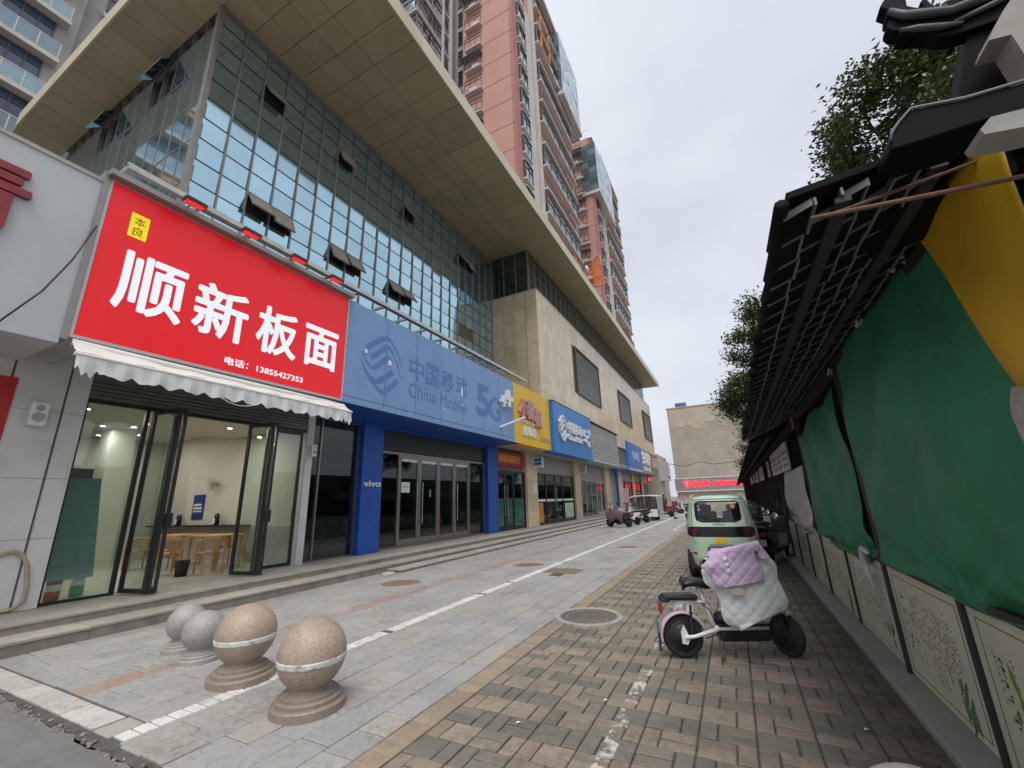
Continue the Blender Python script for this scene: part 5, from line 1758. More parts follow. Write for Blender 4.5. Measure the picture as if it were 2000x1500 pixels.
# roof terrace rail on the canopy
rlb = MB()
for q in range(4):
    rlb.box(-7.3, -7.26, 19.2 + q * 0.22, 19.24 + q * 0.22, 16.7, 17.8)
rlb.box(-7.3, -7.26, 19.2, 19.95, 17.75, 17.82)
obj('white_railing', rlb, M['white_letter'], label='bit of white railing standing on the canopy edge below the salmon tower', cat='railing')

t2 = tower('apartment_tower', 'farther salmon apartment tower with peeled orange patch and corner glass box', -12.05, 55.3, 18.0, 60, 18.5, 3.4, (-13.95, -11.4, 55.1, 65.5, 47.9, 57.0))
pp = [(-14.6, 34.2), (-14.3, 35.3), (-13.8, 35.4), (-13.4, 36.3), (-12.9, 36.5), (-12.35, 36.6), (-12.4, 34.5), (-12.36, 31.9), (-13.0, 31.6), (-13.6, 31.9), (-14.2, 31.9), (-14.7, 32.4)]
obj('peeled_patch', MB().prism(pp, 'y', 55.28, 55.299), M['orange_patch'], t2)
obj('torn_render_edge', MB().path([(a, 55.26, b) for a, b in pp[:7]], 0.07, 5), M['t_white'], t2)
obj('torn_render_edge', MB().path([(a, 55.26, b) for a, b in pp[7:]], 0.06, 5), M['t_white'], t2)
for z in (24.5, 29.8):
    obj('satellite_dish', MB().lathe((-12.3, 46.8, z), [(0.1, 0.25), (0.35, 0.12), (0.5, 0.0), (0.48, 0.0), (0.3, 0.1), (0.05, 0.2)], 14, 'x'), M['white_letter'], t1)

# white balcony tower far left
t3 = thing('white_apartment_tower', (-33, 0, 0), 'pale apartment tower with glass balconies and orange panels at the top left', 'apartment tower')
obj('wall', MB().box(-40, -31.65, -14, 5.0, 0, 75).box(-40, -32.2, 5.0, 12, 0, 75), M['t_grey'], t3)
bsl = mesh_of('balcony_slab', MB().box(-0.7, 0, -14, 4.6, -0.28, 0.0), M['t_white'])
bgl = mesh_of('balcony_glass', MB().box(-0.05, -0.02, -14, 4.5, 0.02, 0.95), M['t_teal'])
bpm = MB().box(-0.06, 0.0, -14, 4.52, 0.96, 1.02)
for q in range(18):
    bpm.box(-0.055, 0.0, 4.46 - q * 0.85, 4.52 - q * 0.85, 0.0, 0.96)
bpm = mesh_of('balcony_rail', bpm, M['t_white'])
M['t_blue'] = mat('blue_window_glass', (0.05, 0.1, 0.17), 0.12, 0.0, var=0.3, scale=0.5, rnd=0.5, spec=0.8)
wv = win_mesh(1.9, 1.6, panes=3, gm='t_blue')
wv2 = win_mesh(0.9, 1.8, panes=2)
brl = mesh_of('window_blind', MB().box(-0.1, -0.02, -0.95, 0.95, -0.62, -0.06), mat('brown_blind', (0.2, 0.16, 0.14), 0.7))
org_ = mesh_of('orange_panel', MB().box(-0.1, 0.02, -0.9, 0.9, -0.35, 0.0), M['t_orange'])
for k in range(5, 24):
    z = 3.0 * k + 0.2
    piece('balcony_slab', bsl, t3, (-31, 0, z))
    piece('balcony_glass', bgl, t3, (-31, 0, z))
    piece('balcony_rail', bpm, t3, (-31, 0, z))
    for y in (3.2, 0.6, -2.0, -4.6):
        put_window(t3, wv, (-31.6, y, z + 1.1))
        piece('window_blind', brl, t3, (-31.55, y, z + 1.08))
    piece('orange_panel', org_, t3, (-31, 0.2 - 2.5 * (k % 2), z + 2.4))
    for y in (6.4, 7.6, 8.8, 10.0):
        put_window(t3, wv2, (-32.15, y, z + 0.6))
    obj('grey_band', MB().box(-32.19, -31.9, 5.8, 12, z - 0.1, z + 0.25), M['t_white'], t3)

# bare concrete building closing the street, with the glowing red shop sign
fb = thing('concrete_building', (-2, 82, 0), 'plain stained concrete building closing the end of the street', 'building')
YFB = 76.0
obj('wall', MB().box(-8.2, 16, YFB, YFB + 14, 0, 16.1), M['concrete'], fb)
for z in (5.6, 7.3, 9.0, 10.7, 12.4):
    obj('render_joint', MB().box(-8.15, 15.9, YFB - 0.02, YFB - 0.002, z, z + 0.07), M['bare'], fb)
random.seed(3)
pt = [(-8.1, 12.2)]
for i in range(14):
    pt.append((-7.6 + i * 0.72, 12.9 + random.uniform(-0.6, 0.6) + (0.7 if i > 7 else 0)))
pt += [(2.4, 16.0), (-8.1, 16.0)]
obj('bare_patch', MB().prism(pt, 'y', YFB - 0.03, YFB - 0.003), M['bare'], fb)
obj('parapet', MB().box(-8.3, 16.1, YFB - 0.1, YFB + 14, 16.1, 16.3), M['bare'], fb)
obj('red_blue_hut', MB().box(-7.0, -5.2, YFB + 3, YFB + 5, 16.3, 17.6), mat('blue_grey_hut', (0.08, 0.16, 0.28), 0.6), label='small blue rooftop tank on the concrete building', cat='tank')
obj('shop_wall', MB().box(-8.2, 3.0, YFB - 0.5, YFB - 0.06, 0, 2.25), mat('pale_shopfront_wall', (0.52, 0.46, 0.38), 0.7), fb)
s = thing('red_lit_sign', (-2, YFB - 1, 2.3), 'grey sign with glowing red emblem and characters at the end of the street', 'sign')
obj('board', MB().box(-8.3, 4.0, YFB - 1.0, YFB - 0.5, 2.3, 4.2), mat('grey_sign_board', (0.28, 0.28, 0.3), 0.4), s)
obj('trim', MB().box(-8.35, 4.0, YFB - 1.03, YFB - 0.5, 4.21, 4.35).box(-8.35, 4.0, YFB - 1.03, YFB - 0.5, 2.15, 2.29), M['white_letter'], s)
em = [(-6.95, 3.85), (-6.5, 4.05), (-6.05, 3.85), (-5.98, 3.3), (-6.2, 2.85), (-6.5, 2.6), (-6.8, 2.85), (-7.02, 3.3)]
obj('emblem', MB().prism(em, 'y', YFB - 1.08, YFB - 1.0), M['red_led'], s)
letters('emblem_letter', 'T', M['sign_white'], s, -6.7, YFB - 1.082, 3.0, w=0.4, h=0.65, extrude=0.005, face='y')
for i, c_ in enumerate('台铃'):
    letters('red_character', c_, M['red_led'], s, -5.75 + i * 1.45, YFB - 1.0, 2.8, w=1.25, h=1.1, extrude=0.04, face='y', bold=0.035)
letters('red_lettering', '跑得更远的电动车', M['red_led'], s, -2.6, YFB - 1.0, 2.9, w=4.6, h=0.75, extrude=0.04, face='y', bold=0.03)
s = thing('white_corner_sign', (-7.5, 62, 3.5), 'white box sign with violet line at the far corner of the shops', 'sign')
obj('box_body', MB().box(-9.5, -7.6, 61.0, 64.5, 3.6, 6.2), M['white_panel'], s)
obj('violet_line', MB().box(-7.599, -7.58, 61.3, 61.5, 4.0, 5.9).box(-7.599, -7.58, 61.5, 64.2, 4.0, 4.2), mat('violet_paint', (0.1, 0.06, 0.35), 0.5), s)
obj('corner_shop_block', MB().box(-16, -8.6, 60.6, 70, 0, 7.2), M['t_grey'], label='low grey shop block beyond the end of the shop row', cat='building')
obj('overhead_cable', MB().path([(-8.5, 73, 6.6), (-6.5, 73.5, 6.1), (-4, 74, 6.7), (-2, 74, 6.2), (2, 74.5, 6.5)], 0.05, 5), M['black_frame'], label='dark sagging cable in front of the concrete building', cat='cable')
# ================================================================== market stalls on the right
random.seed(11)
M['stall_panel'] = mat('painted_board', (0.62, 0.64, 0.49), 0.6, var=0.07, scale=2, stain=0.35, sscale=3, stainc=(0.28, 0.28, 0.19))
M['ink'] = mat('ink', (0.05, 0.055, 0.045), 0.7)
M['ink_green'] = mat('green_ink', (0.1, 0.2, 0.08), 0.7)
M['ink_leaf'] = mat('leaf_green_ink', (0.12, 0.3, 0.04), 0.7)
M['ink_blue'] = mat('blue_ink', (0.03, 0.12, 0.35), 0.7)
M['stall_post'] = mat('rusty_dark_post', (0.05, 0.042, 0.04), 0.6, 0.3, var=0.3, scale=9, stain=0.4, sscale=5, stainc=(0.12, 0.05, 0.03))
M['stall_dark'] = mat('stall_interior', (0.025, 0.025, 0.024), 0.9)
M['kerb'] = mat('green_grey_kerb', (0.3, 0.33, 0.29), 0.8, var=0.12, scale=5, bump=0.2, bscale=80, stain=0.5, sscale=2.5, stainc=(0.14, 0.15, 0.11))
M['roof_tile'] = mat('black_plastic_tile', (0.006, 0.0065, 0.007), 0.75, var=0.3, scale=4, rnd=0.3, spec=0.15)
M['roof_joint'] = mat('grey_edge_and_light', (0.18, 0.2, 0.195), 0.6, var=0.2, scale=6)  # tile edges, and light leaking between tiles painted as grey
M['rafter'] = mat('grey_steel_purlin', (0.035, 0.036, 0.037), 0.6, 0.2, var=0.2, scale=5)
M['rust'] = mat('rusty_bar', (0.16, 0.085, 0.06), 0.8, 0.1, var=0.3, scale=12)


def tarp_mat(name, c, stainc):
    return mat(name, c, 0.6, var=0.1, scale=2.2, bump=0.7, bscale=4.5, stain=0.7, sscale=1.9, stainc=stainc)


M['green_tarp'] = tarp_mat('green_tarpaulin', (0.03, 0.235, 0.11), (0.03, 0.13, 0.065))
M['yellow_tarp'] = tarp_mat('yellow_tarpaulin', (0.6, 0.36, 0.012), (0.33, 0.2, 0.03))
M['white_cloth'] = tarp_mat('white_cloth', (0.6, 0.58, 0.6), (0.4, 0.38, 0.38))
XP = 1.15
kb = obj('kerb', MB().box(0.93, 1.35, -1.0, 60, -0.05, 0.055), M['kerb'], kind='structure', bevel=0.015)
stall = thing('stall_row', (2.2, 20, 0), 'row of covered market stalls with black tiled roof and painted boards', 'stall')
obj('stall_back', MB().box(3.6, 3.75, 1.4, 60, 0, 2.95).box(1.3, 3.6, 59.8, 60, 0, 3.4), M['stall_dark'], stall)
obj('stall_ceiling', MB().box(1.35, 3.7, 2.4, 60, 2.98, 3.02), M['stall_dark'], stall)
obj('stall_floor', MB().box(1.36, 3.6, 1.2, 60, 0.0, 0.06), M['core'], stall)
posts = [2.2, 3.76, 5.26, 6.88, 8.55, 10.1, 11.7, 13.3, 15.0, 16.7, 18.4, 20.2, 22.0, 24, 26, 28, 30.5, 33, 36, 39, 42, 46, 50, 55]
pmz = mesh_of('post', MB().box(-0.035, 0.035, -0.035, 0.035, 0, 2.8), M['stall_post'])
for i, y in enumerate(posts):
    # tall posts at every other bay, short board posts between them near the street mouth
    if i in (0, 2, 4) or i > 4:
        piece('post', pmz, stall, (XP, y, 0.05))
    else:
        obj('board_post', MB().box(XP - 0.03, XP + 0.03, y - 0.03, y + 0.03, 0.05, 0.98), M['stall_post'], stall)
for i in range(len(posts) - 1):
    a, b = posts[i] + 0.04, posts[i + 1] - 0.04
    if i > 12 and i % 3 == 0:
        continue
    mid = (a + b) / 2
    o = obj('board', MB().box(XP - 0.012, XP + 0.012, a, b, 0.07, 0.93), M['stall_panel'], stall)
    obj('board_cap', MB().box(XP - 0.035, XP + 0.035, a, b, 0.935, 0.985), M['stall_post'], o)
    if i < 9:
        ln = MB()
        x0, x1 = XP - 0.0145, XP - 0.0125
        for (p0, p1, q0, q1) in ((a + 0.09, b - 0.09, 0.86, 0.866), (a + 0.09, b - 0.09, 0.12, 0.126), (a + 0.09, a + 0.096, 0.126, 0.86), (b - 0.096, b - 0.09, 0.126, 0.86)):
            ln.box(x0, x1, p0, p1, q0, q1)
        obj('border_line', ln, M['ink_green'], o)
        # brush writing: columns of small uneven strokes and a few larger ones
        ink = MB()
        y = b - 0.2
        cnum = 0
        while y > a + 0.22:
            big = cnum in (1,)
            s_ = 0.045 if big else 0.016
            z = 0.78 - random.uniform(0, 0.06)
            zend = random.choice((0.2, 0.25, 0.4))
            while z > zend:
                if random.random() < (0.75 if big else 0.5):
                    for q in range(3 if not big else 4):
                        cy, cz = y + random.uniform(-s_, s_) * 0.5, z + random.uniform(-s_, s_) * 0.5
                        an = random.choice((0, 0, 1.57, 0.7, -0.6)) + random.uniform(-0.2, 0.2)
                        l_, w_ = s_ * random.uniform(0.4, 0.9), s_ * random.uniform(0.07, 0.16)
                        c_, n_ = math.cos(an), math.sin(an)
                        ink.prism([(cy - l_ / 2 * c_, cz - l_ / 2 * n_), (cy - w_ * n_ * -0.6, cz - w_ * c_), (cy + l_ / 2 * c_, cz + l_ / 2 * n_), (cy - w_ * n_ * 0.6, cz + w_ * c_)], 'x', x0 - 0.0004, x1)
                z -= s_ * 1.35
            y -= 0.12 if big else 0.05
            cnum += 1
            if i == 0 and cnum > 2:
                break
        obj('ink_writing', ink, M['ink'], o, kind='stuff')
        # painted plants
        lf = MB()
        lb = MB()
        for q in range(14 if i in (0, 1, 3) else 5):
            cy = (a + 0.25 + random.uniform(-0.06, 0.14)) if i != 0 else (b - 0.42 + random.uniform(-0.1, 0.14))
            cz = random.uniform(0.2, 0.75) if i == 0 else random.uniform(0.15, 0.4)
            an = random.uniform(-1.9, -1.0)
            l_ = random.uniform(0.07, 0.16)
            c_, n_ = math.cos(an), math.sin(an)
            tgt = lb if (i == 0 and cz < 0.42) else lf
            tgt.prism([(cy, cz), (cy + l_ * 0.45 * c_ - 0.022 * n_, cz + l_ * 0.45 * n_ + 0.022 * c_), (cy + l_ * c_, cz + l_ * n_), (cy + l_ * 0.45 * c_ + 0.02 * n_, cz + l_ * 0.45 * n_ - 0.02 * c_)], 'x', x0 - 0.0008 - 0.00002 * q, x1)
        if lf.v:
            obj('painted_leaves', lf, M['ink_leaf'] if i == 0 else M['ink_green'], o, kind='stuff')
        if lb.v:
            obj('painted_petals', lb, M['ink_blue'], o, kind='stuff')
# the roof: slope, purlins, tiles, pale lines painting light leaking at their edges
XA, ZA, XR, ZRI = 0.32, 2.60, 2.4, 3.37
sl = (ZRI - ZA) / (XR - XA)
ang = math.atan(sl)


def rp(x, dz=0.0):
    return ZA + (x - XA) * sl + dz


Y1R = 9.2


def yn(x):
    """near, skewed edge of the roof"""
    return 1.62 + 0.46 * (x - XA)


rfm = MB()
sec_ = [(XA + 0.02, rp(XA + 0.02, 0.03)), (XR, rp(XR, 0.03)), (XR + 2.0, 2.7), (XR + 2.0, 2.77), (XR, rp(XR, 0.08)), (XA + 0.02, rp(XA + 0.02, 0.055))]
rfm.add([(a, yn(min(a, XR)), b) for a, b in sec_] + [(a, Y1R, b) for a, b in sec_], [tuple(range(6)), tuple(range(11, 5, -1))] + [(i, 6 + i, 6 + (i + 1) % 6, (i + 1) % 6) for i in range(6)])
roof = obj('roof', rfm, M['roof_tile'], stall)
NC, LC = 10, 0.108
cache = mesh_of('roof_tile', MB().box(-0.047, 0.047, -0.098, 0.098, -0.012, 0.02), M['roof_tile'])
joint = MB()
n_t = 0
for c_ in range(NC):
    xc = XA + 0.055 + c_ * LC * math.cos(ang)
    y = yn(xc + 0.06) + 0.02 + (0.105 if c_ % 2 else 0)
    while y < Y1R - 0.1:
        if n_t < 290:
            piece('roof_tile', cache, roof, (xc, y + 0.105, rp(xc, 0.004 + random.uniform(-0.003, 0.003))), (random.uniform(-0.01, 0.01), -ang + random.uniform(-0.015, 0.015), random.uniform(-0.01, 0.01)))
            n_t += 1
        # pale strip across the tile end, leaking light put into its colour
        h_ = 0.05
        joint.add([(xc - h_, y - 0.0035, rp(xc - h_, -0.017)), (xc + h_, y - 0.0035, rp(xc + h_, -0.017)), (xc + h_, y + 0.0035, rp(xc + h_, -0.017)), (xc - h_, y + 0.0035, rp(xc - h_, -0.017)),
                   (xc - h_, y - 0.0035, rp(xc - h_, 0.01)), (xc + h_, y - 0.0035, rp(xc + h_, 0.01)), (xc + h_, y + 0.0035, rp(xc + h_, 0.01)), (xc - h_, y + 0.0035, rp(xc - h_, 0.01))], [(0, 3, 2, 1), (0, 1, 5, 4), (1, 2, 6, 5), (2, 3, 7, 6), (3, 0, 4, 7)])
        y += 0.21
    xr = xc + LC / 2 * math.cos(ang)
    yy = yn(xr) + 0.02
    while yy < Y1R - 0.3:
        w_ = random.uniform(-0.009, 0.009)
        joint.add([(xr + w_ - 0.0045, yy, rp(xr, -0.021)), (xr + w_ + 0.0045, yy, rp(xr, -0.021)), (xr + w_ + 0.0045, yy + 0.21, rp(xr, -0.021)), (xr + w_ - 0.0045, yy + 0.21, rp(xr, -0.021)), (xr + w_ - 0.0045, yy, rp(xr, 0.01)), (xr + w_ + 0.0045, yy, rp(xr, 0.01)), (xr + w_ + 0.0045, yy + 0.21, rp(xr, 0.01)), (xr + w_ - 0.0045, yy + 0.21, rp(xr, 0.01))], [(0, 3, 2, 1), (0, 1, 5, 4), (1, 2, 6, 5), (2, 3, 7, 6), (3, 0, 4, 7)])
        yy += 0.21
obj('tile_edge_light', joint, M['roof_joint'], roof, kind='stuff')
for x in (XA + 0.21, XA + 0.56, XA + 0.93):
    obj('purlin', MB().box(x - 0.025, x + 0.025, yn(x) + 0.03, Y1R, rp(x, -0.045), rp(x, -0.024)), M['rafter'], roof)
# eave edge tiles, uneven
ev = mesh_of('eave_tile', MB().lathe((0, 0, 0), [(0.026, -0.15), (0.03, 0.15)], 8, 'y'), M['roof_tile'])
y = 1.78
while y < Y1R:
    piece('eave_tile', ev, roof, (XA + random.uniform(-0.012, 0.01), y, ZA + 0.02 + random.uniform(-0.01, 0.01)), (random.uniform(-0.05, 0.05), 0, random.uniform(-0.05, 0.05)))
    y += 0.3
# second, lower stretch of roof with ribbed sheets
X2, Z2 = 0.42, 2.52
rf2 = MB()
rf2.prism([(X2, Z2), (XR, Z2 + 0.95), (XR + 2, 2.75), (XR + 2, 2.82), (XR, Z2 + 1.0), (X2, Z2 + 0.05)], 'y', Y1R + 0.05, 60)
roof2 = obj('far_roof', rf2, M['roof_tile'], stall)
rb2 = MB()
y = Y1R + 0.2
while y < 34:
    a_ = 0.95 / (XR - X2)
    rb2.add([(X2 + 0.03, y, Z2 - 0.005), (1.6, y, Z2 + (1.6 - X2) * a_ - 0.02), (1.6, y + 0.05, Z2 + (1.6 - X2) * a_ - 0.02), (X2 + 0.03, y + 0.05, Z2 - 0.005)], [(0, 1, 2, 3)])
    y += 0.2
obj('sheet_ribs', rb2, mat('dark_sheet_rib', (0.05, 0.052, 0.055), 0.5), roof2, kind='stuff')
obj('purlin', MB().box(0.72, 0.77, Y1R + 0.1, 60, Z2 + 0.06, Z2 + 0.11), M['rafter'], roof2)
brk = MB()
for q in range(9):
    brk.box(XA - 0.02 + q * 0.05, XA + 0.02 + q * 0.05, Y1R - 0.02, Y1R + 0.06, ZA - 0.03 + q * 0.015, ZA + 0.02 + q * 0.015)
obj('broken_tile_ends', brk, M['roof_joint'], roof)
# beams
obj('wall_beam', MB().box(XP - 0.05, XP + 0.05, 2.15, 9.1, 2.8, 2.9), M['stall_dark'], stall)
obj('wall_beam', MB().box(XP - 0.05, XP + 0.05, 9.1, 60, 2.72, 2.84), M['stall_dark'], stall)
obj('rusty_bar', MB().tube((0.4, 1.66, 2.55), (1.3, 1.72, 2.50), 0.008, 8).tube((0.42, 1.7, 2.56), (1.05, 2.0, 2.80), 0.007, 8), M['rust'], stall)
obj('dangling_stick', MB().tube((0.7, 3.3, 2.83), (0.82, 3.9, 2.78), 0.009, 6), M['rust'], label='thin stick caught under the tiled eave', cat='stick')


# ---- tarpaulins: hanging cloth with folds
def cloth(name, y0, y1, zt_fn, zb_fn, mm, label, x=1.1, cat='tarpaulin', amp=0.03, nu=70, nv=40, seed=0, group=None, thick=0.006, clip=None):
    rnd = random.Random(seed)
    ph = [(rnd.uniform(0, 6.28), rnd.uniform(2.5, 7), rnd.uniform(-1.6, 1.6), rnd.uniform(0.3, 1)) for _ in range(7)]
    tie = [rnd.uniform(0, 1) for _ in range(4)]

    def fn(u_, v_):
        y = y0 + (y1 - y0) * u_
        z = zt_fn(y) + (zb_fn(y) - zt_fn(y)) * v_
        d = 0.0
        for p, f_, sk, a_ in ph:
            d += a_ * math.sin(p + f_ * (y + sk * (z - 2)))
        d *= amp * 0.4 * (0.35 + 0.65 * math.sin(math.pi * min(1, v_ * 1.1 + 0.05)))
        for t_ in tie:                                   # creases fanning from the tied corners
            r_ = math.hypot(u_ - t_, (1 - v_) * 1.4)
            d += amp * 0.9 * math.exp(-r_ * 3) * math.sin(9 * math.atan2(1 - v_, u_ - t_ + 1e-4))
        d += amp * 0.3 * abs(math.sin(3.1 * y + 2.3 * z + seed)) ** 0.5 - amp * 0.25 * abs(math.sin(5.3 * y - 1.4 * z + seed)) ** 0.6
        belly = -0.05 * math.sin(math.pi * u_) * math.sin(math.pi * v_)
        return (x + belly + d, y, z)
    mb = MB()
    mb.grid(fn, nu, nv)
    if clip:
        keep = [i for i, f in enumerate(mb.f) if not clip(sum(mb.v[k][1] for k in f) / len(f), sum(mb.v[k][2] for k in f) / len(f))]
        mb.f = [mb.f[i] for i in keep]
        mb.sm = [mb.sm[i] for i in keep]
    o = obj(name, mb, mm, label=label, cat=cat, group=group)
    so = o.modifiers.new('thick', 'SOLIDIFY')
    so.thickness = thick
    return o


def sag(y0, y1, z, d):
    return lambda y: z - d * math.sin(math.pi * (y - y0) / (y1 - y0)) ** 0.8


def hole(y, z):
    t = ((y - 2.60) / 0.085) ** 2 + ((z - 1.80) / 0.24) ** 2
    return t < 1 + 0.5 * math.sin(9 * math.atan2(z - 1.8, y - 2.6))


# near tarp: green below, tied up at its far corner
def zt1(y):
    return 2.93 - 0.06 * abs(math.sin((y - 2.0) * math.pi / 1.05)) ** 0.7 - max(0, (y - 4.6)) * 0.12


cloth('green_tarpaulin', 2.05, 5.1, zt1, lambda y: 0.97 - 0.05 * (5.1 - y) / 3.3 + 0.02 * math.sin(y * 5), M['green_tarp'], 'large green tarpaulin over the nearest stall bay', seed=4, amp=0.035, nu=110, nv=60)
# yellow sheet over its near upper part, slanting edge


def yel(u_, v_):
    z = 2.84 - 1.82 * v_
    ye = 2.72 - 0.47 * (2.97 - z) - 0.03 * math.sin(v_ * 7)
    y = 1.88 + (ye - 1.88) * u_
    return (1.045 - 0.03 * math.sin(u_ * 3) - 0.02 * math.sin(v_ * 8 + u_ * 5), y, z)


yo = obj('yellow_tarpaulin', MB().grid(yel, 40, 40), M['yellow_tarp'], label='yellow tarpaulin hanging over the upper right of the nearest stall', cat='tarpaulin')
yo.modifiers.new('thick', 'SOLIDIFY').thickness = 0.006
obj('newspaper_patch', MB().prism([(2.15, 1.94), (2.2, 1.95), (2.235, 1.91), (2.26, 1.86), (2.255, 1.78), (2.24, 1.72), (2.22, 1.66), (2.17, 1.62), (2.1, 1.63), (2.05, 1.7), (2.04, 1.82), (2.08, 1.92)], 'x', 0.985, 0.99), mat('old_newspaper', (0.42, 0.38, 0.34), 0.85, var=0.25, scale=14), label='ragged grey newspaper patch on the right of the large green tarpaulin', cat='paper')
cloth('green_tarpaulin', 5.36, 8.45, lambda y: 2.68 - 0.06 * (y - 5.36) - 0.05 * math.sin((y - 5.3) * 3), lambda y: 0.96 + 0.015 * math.sin(y * 6) - (0.08 if 5.6 < y < 7.6 else 0), M['green_tarp'], 'dark green tarpaulin over the second stall bay with creases', seed=9, amp=0.04)
cloth('white_cloth', 8.65, 11.6, lambda y: 2.02, lambda y: 0.9 + 0.05 * math.sin(y * 3), M['white_cloth'], 'pale pinkish white cloth hanging in the third stall bay', cat='cloth', seed=2, amp=0.06, nu=40, nv=30)
for y, z, s_ in ((2.98, 2.93, 1.0), (3.9, 2.88, 0.7), (5.12, 2.78, 0.6)):
    kn = MB()
    for q in range(7):
        a_ = random.uniform(0, 6.28)
        kn.path([(1.08, y, z), (1.08 + 0.05 * s_ * math.cos(a_), y + 0.07 * s_ * math.sin(a_ * 1.7), z + 0.06 * s_ * math.sin(a_)), (1.05 + random.uniform(-0.05, 0.05) * s_, y + random.uniform(-0.09, 0.09) * s_, z - random.uniform(0.0, 0.1) * s_)], [0.015 * s_, 0.022 * s_, 0.012 * s_], 6)
    obj('tie_knot', kn, M['white_cloth'], label={2.98: 'pale rag knot tying up the green tarpaulin beside the yellow sheet', 3.9: 'small rag knot midway along the green tarpaulin top', 5.12: 'small rag knot at the far corner of the large green tarpaulin'}[y], cat='rag')
obj('cloth_strip', MB().path([(1.07, 5.42, 1.0), (1.05, 5.5, 1.04), (1.05, 5.58, 0.95), (1.06, 5.56, 0.8), (1.07, 5.5, 0.66)], [0.02, 0.03, 0.03, 0.025, 0.015], 7), M['white_cloth'], label='dirty pale rag strip hanging on the board posts below the tarpaulins', cat='rag')
obj('hanging_scrap', MB().add([(0.85, 6.8, 2.72), (0.87, 6.85, 2.72), (0.88, 6.9, 2.45), (0.85, 6.86, 2.42)], [(0, 1, 2, 3)]).box(0.86, 0.875, 6.83, 6.88, 2.45, 2.6), mat('peach_scrap', (0.5, 0.3, 0.22), 0.8), label='peach coloured scrap hanging from the lower eave', cat='scrap')
# hanging price boards above the counters
for i, (y0, y1, z0, z1) in enumerate(((9.7, 13.6, 2.02, 2.55), (14.6, 15.2, 2.05, 2.5), (17.5, 20.0, 2.05, 2.5), (21.2, 22.6, 2.05, 2.5), (23.6, 25.6, 2.1, 2.5), (27, 30, 2.1, 2.5))):
    lab = ['large white menu board with faded print hanging in the stall row', 'narrow white board hanging after the large menu board', 'third white menu board along the stall row', 'fourth pale menu board along the stall row', 'fifth pinkish menu board along the stall row', 'farthest pale menu board along the stall row'][i]
    s = thing('menu_board', (1.05, (y0 + y1) / 2, z0), lab, 'sign board', 'menu boards hanging in the stalls')
    obj('board', MB().box(1.03, 1.06, y0, y1, z0, z1), M['white_cloth'] if i != 4 else mat('pink_board', (0.55, 0.38, 0.37), 0.6), s)
    pr = MB()
    for q in range(int((y1 - y0) / 0.28)):
        if q % 4 != 3:
            for w_ in range(3):
                pr.box(1.026, 1.0295, y0 + 0.08 + q * 0.28, y0 + 0.28 + q * 0.28, z0 + 0.08 + w_ * 0.12, z0 + 0.14 + w_ * 0.12)
    if pr.v:
        obj('faded_print', pr, mat('faded_maroon_print', (0.3, 0.17, 0.16), 0.7), s)
# things inside the dark stalls
for i, (x, y) in enumerate(((1.9, 13.2), (1.8, 15.4), (2.0, 18.0), (1.8, 21.5))):
    obj('stall_crate', MB().box(x - 0.35, x + 0.35, y - 0.3, y + 0.3, 0.06, 0.85).box(x - 0.3, x + 0.2, y - 0.25, y + 0.2, 0.85, 1.2), M['mullion'], label=['dark crates stacked inside the stall just past the white cloth', 'dark crates inside the stall under the narrow board', 'dark crates inside the stall under the third menu board', 'dark crates in the farthest visible stall'][i], cat='crates')
bgr = thing('drink_carton', (1.2, 12.1, 0.98), 'red and white carton standing on the board top past the white cloth', 'carton')
obj('carton_body', MB().box(1.12, 1.28, 11.95, 12.15, 0.99, 1.3), M['white_letter'], bgr)
obj('red_band', MB().box(1.115, 1.285, 11.945, 12.155, 1.04, 1.18), M['redpaint'], bgr)

# ---- ornate roof end over the near stalls, at the upper right
M['black_tile'] = mat('black_ceramic', (0.004, 0.004, 0.005), 0.65, var=0.3, scale=6, spec=0.12)
M['grey_ceramic'] = mat('grey_ceramic', (0.06, 0.064, 0.07), 0.5, var=0.3, scale=9, stain=0.4, sscale=6, stainc=(0.03, 0.03, 0.03))
gt = thing('ornamental_roof_end', (1.15, 2.0, 2.7), 'black tiled roof end with curled dragon-like ridge ornament at the upper right', 'roof ornament')
dr = [(0.91, 3.67), (0.93, 3.7), (0.95, 3.71), (0.97, 3.74), (1.0, 3.78), (1.0, 3.66), (0.995, 3.62), (1.02, 3.59), (1.04, 3.58), (1.035, 3.61), (1.055, 3.63), (1.065, 3.58), (1.08, 3.55), (1.11, 3.54), (1.12, 3.57), (1.17, 3.56), (1.23, 3.56), (1.4, 3.6), (1.6, 3.7), (1.6, 3.3), (1.22, 3.37), (1.13, 3.375), (1.09, 3.38), (1.05, 3.4), (1.02, 3.43), (0.98, 3.455), (0.93, 3.48), (0.95, 3.5), (0.92, 3.52), (0.91, 3.55), (0.92, 3.58), (0.935, 3.59), (0.92, 3.6), (0.93, 3.64)]
obj('ridge_ornament', MB().prism(dr, 'y', 1.975, 2.045), M['black_tile'], gt, bevel=0.006)
obj('scroll', MB().path([(0.93, 1.966, 3.62), (0.97, 1.963, 3.56), (1.03, 1.963, 3.525), (1.1, 1.963, 3.49), (1.2, 1.963, 3.485), (1.35, 1.963, 3.52), (1.55, 1.963, 3.6)], [0.012, 0.018, 0.02, 0.018, 0.02, 0.024, 0.024], 8), M['grey_ceramic'], gt)
obj('scroll', MB().path([(1.1, 1.966, 3.43), (1.2, 1.963, 3.44), (1.35, 1.963, 3.46), (1.55, 1.963, 3.52)], [0.008, 0.012, 0.015, 0.015], 8), M['grey_ceramic'], gt)
obj('scroll', MB().path([(0.94, 1.966, 3.5), (0.99, 1.963, 3.47), (1.06, 1.963, 3.43), (1.12, 1.963, 3.41)], [0.006, 0.014, 0.014, 0.006], 8), M['grey_ceramic'], gt)
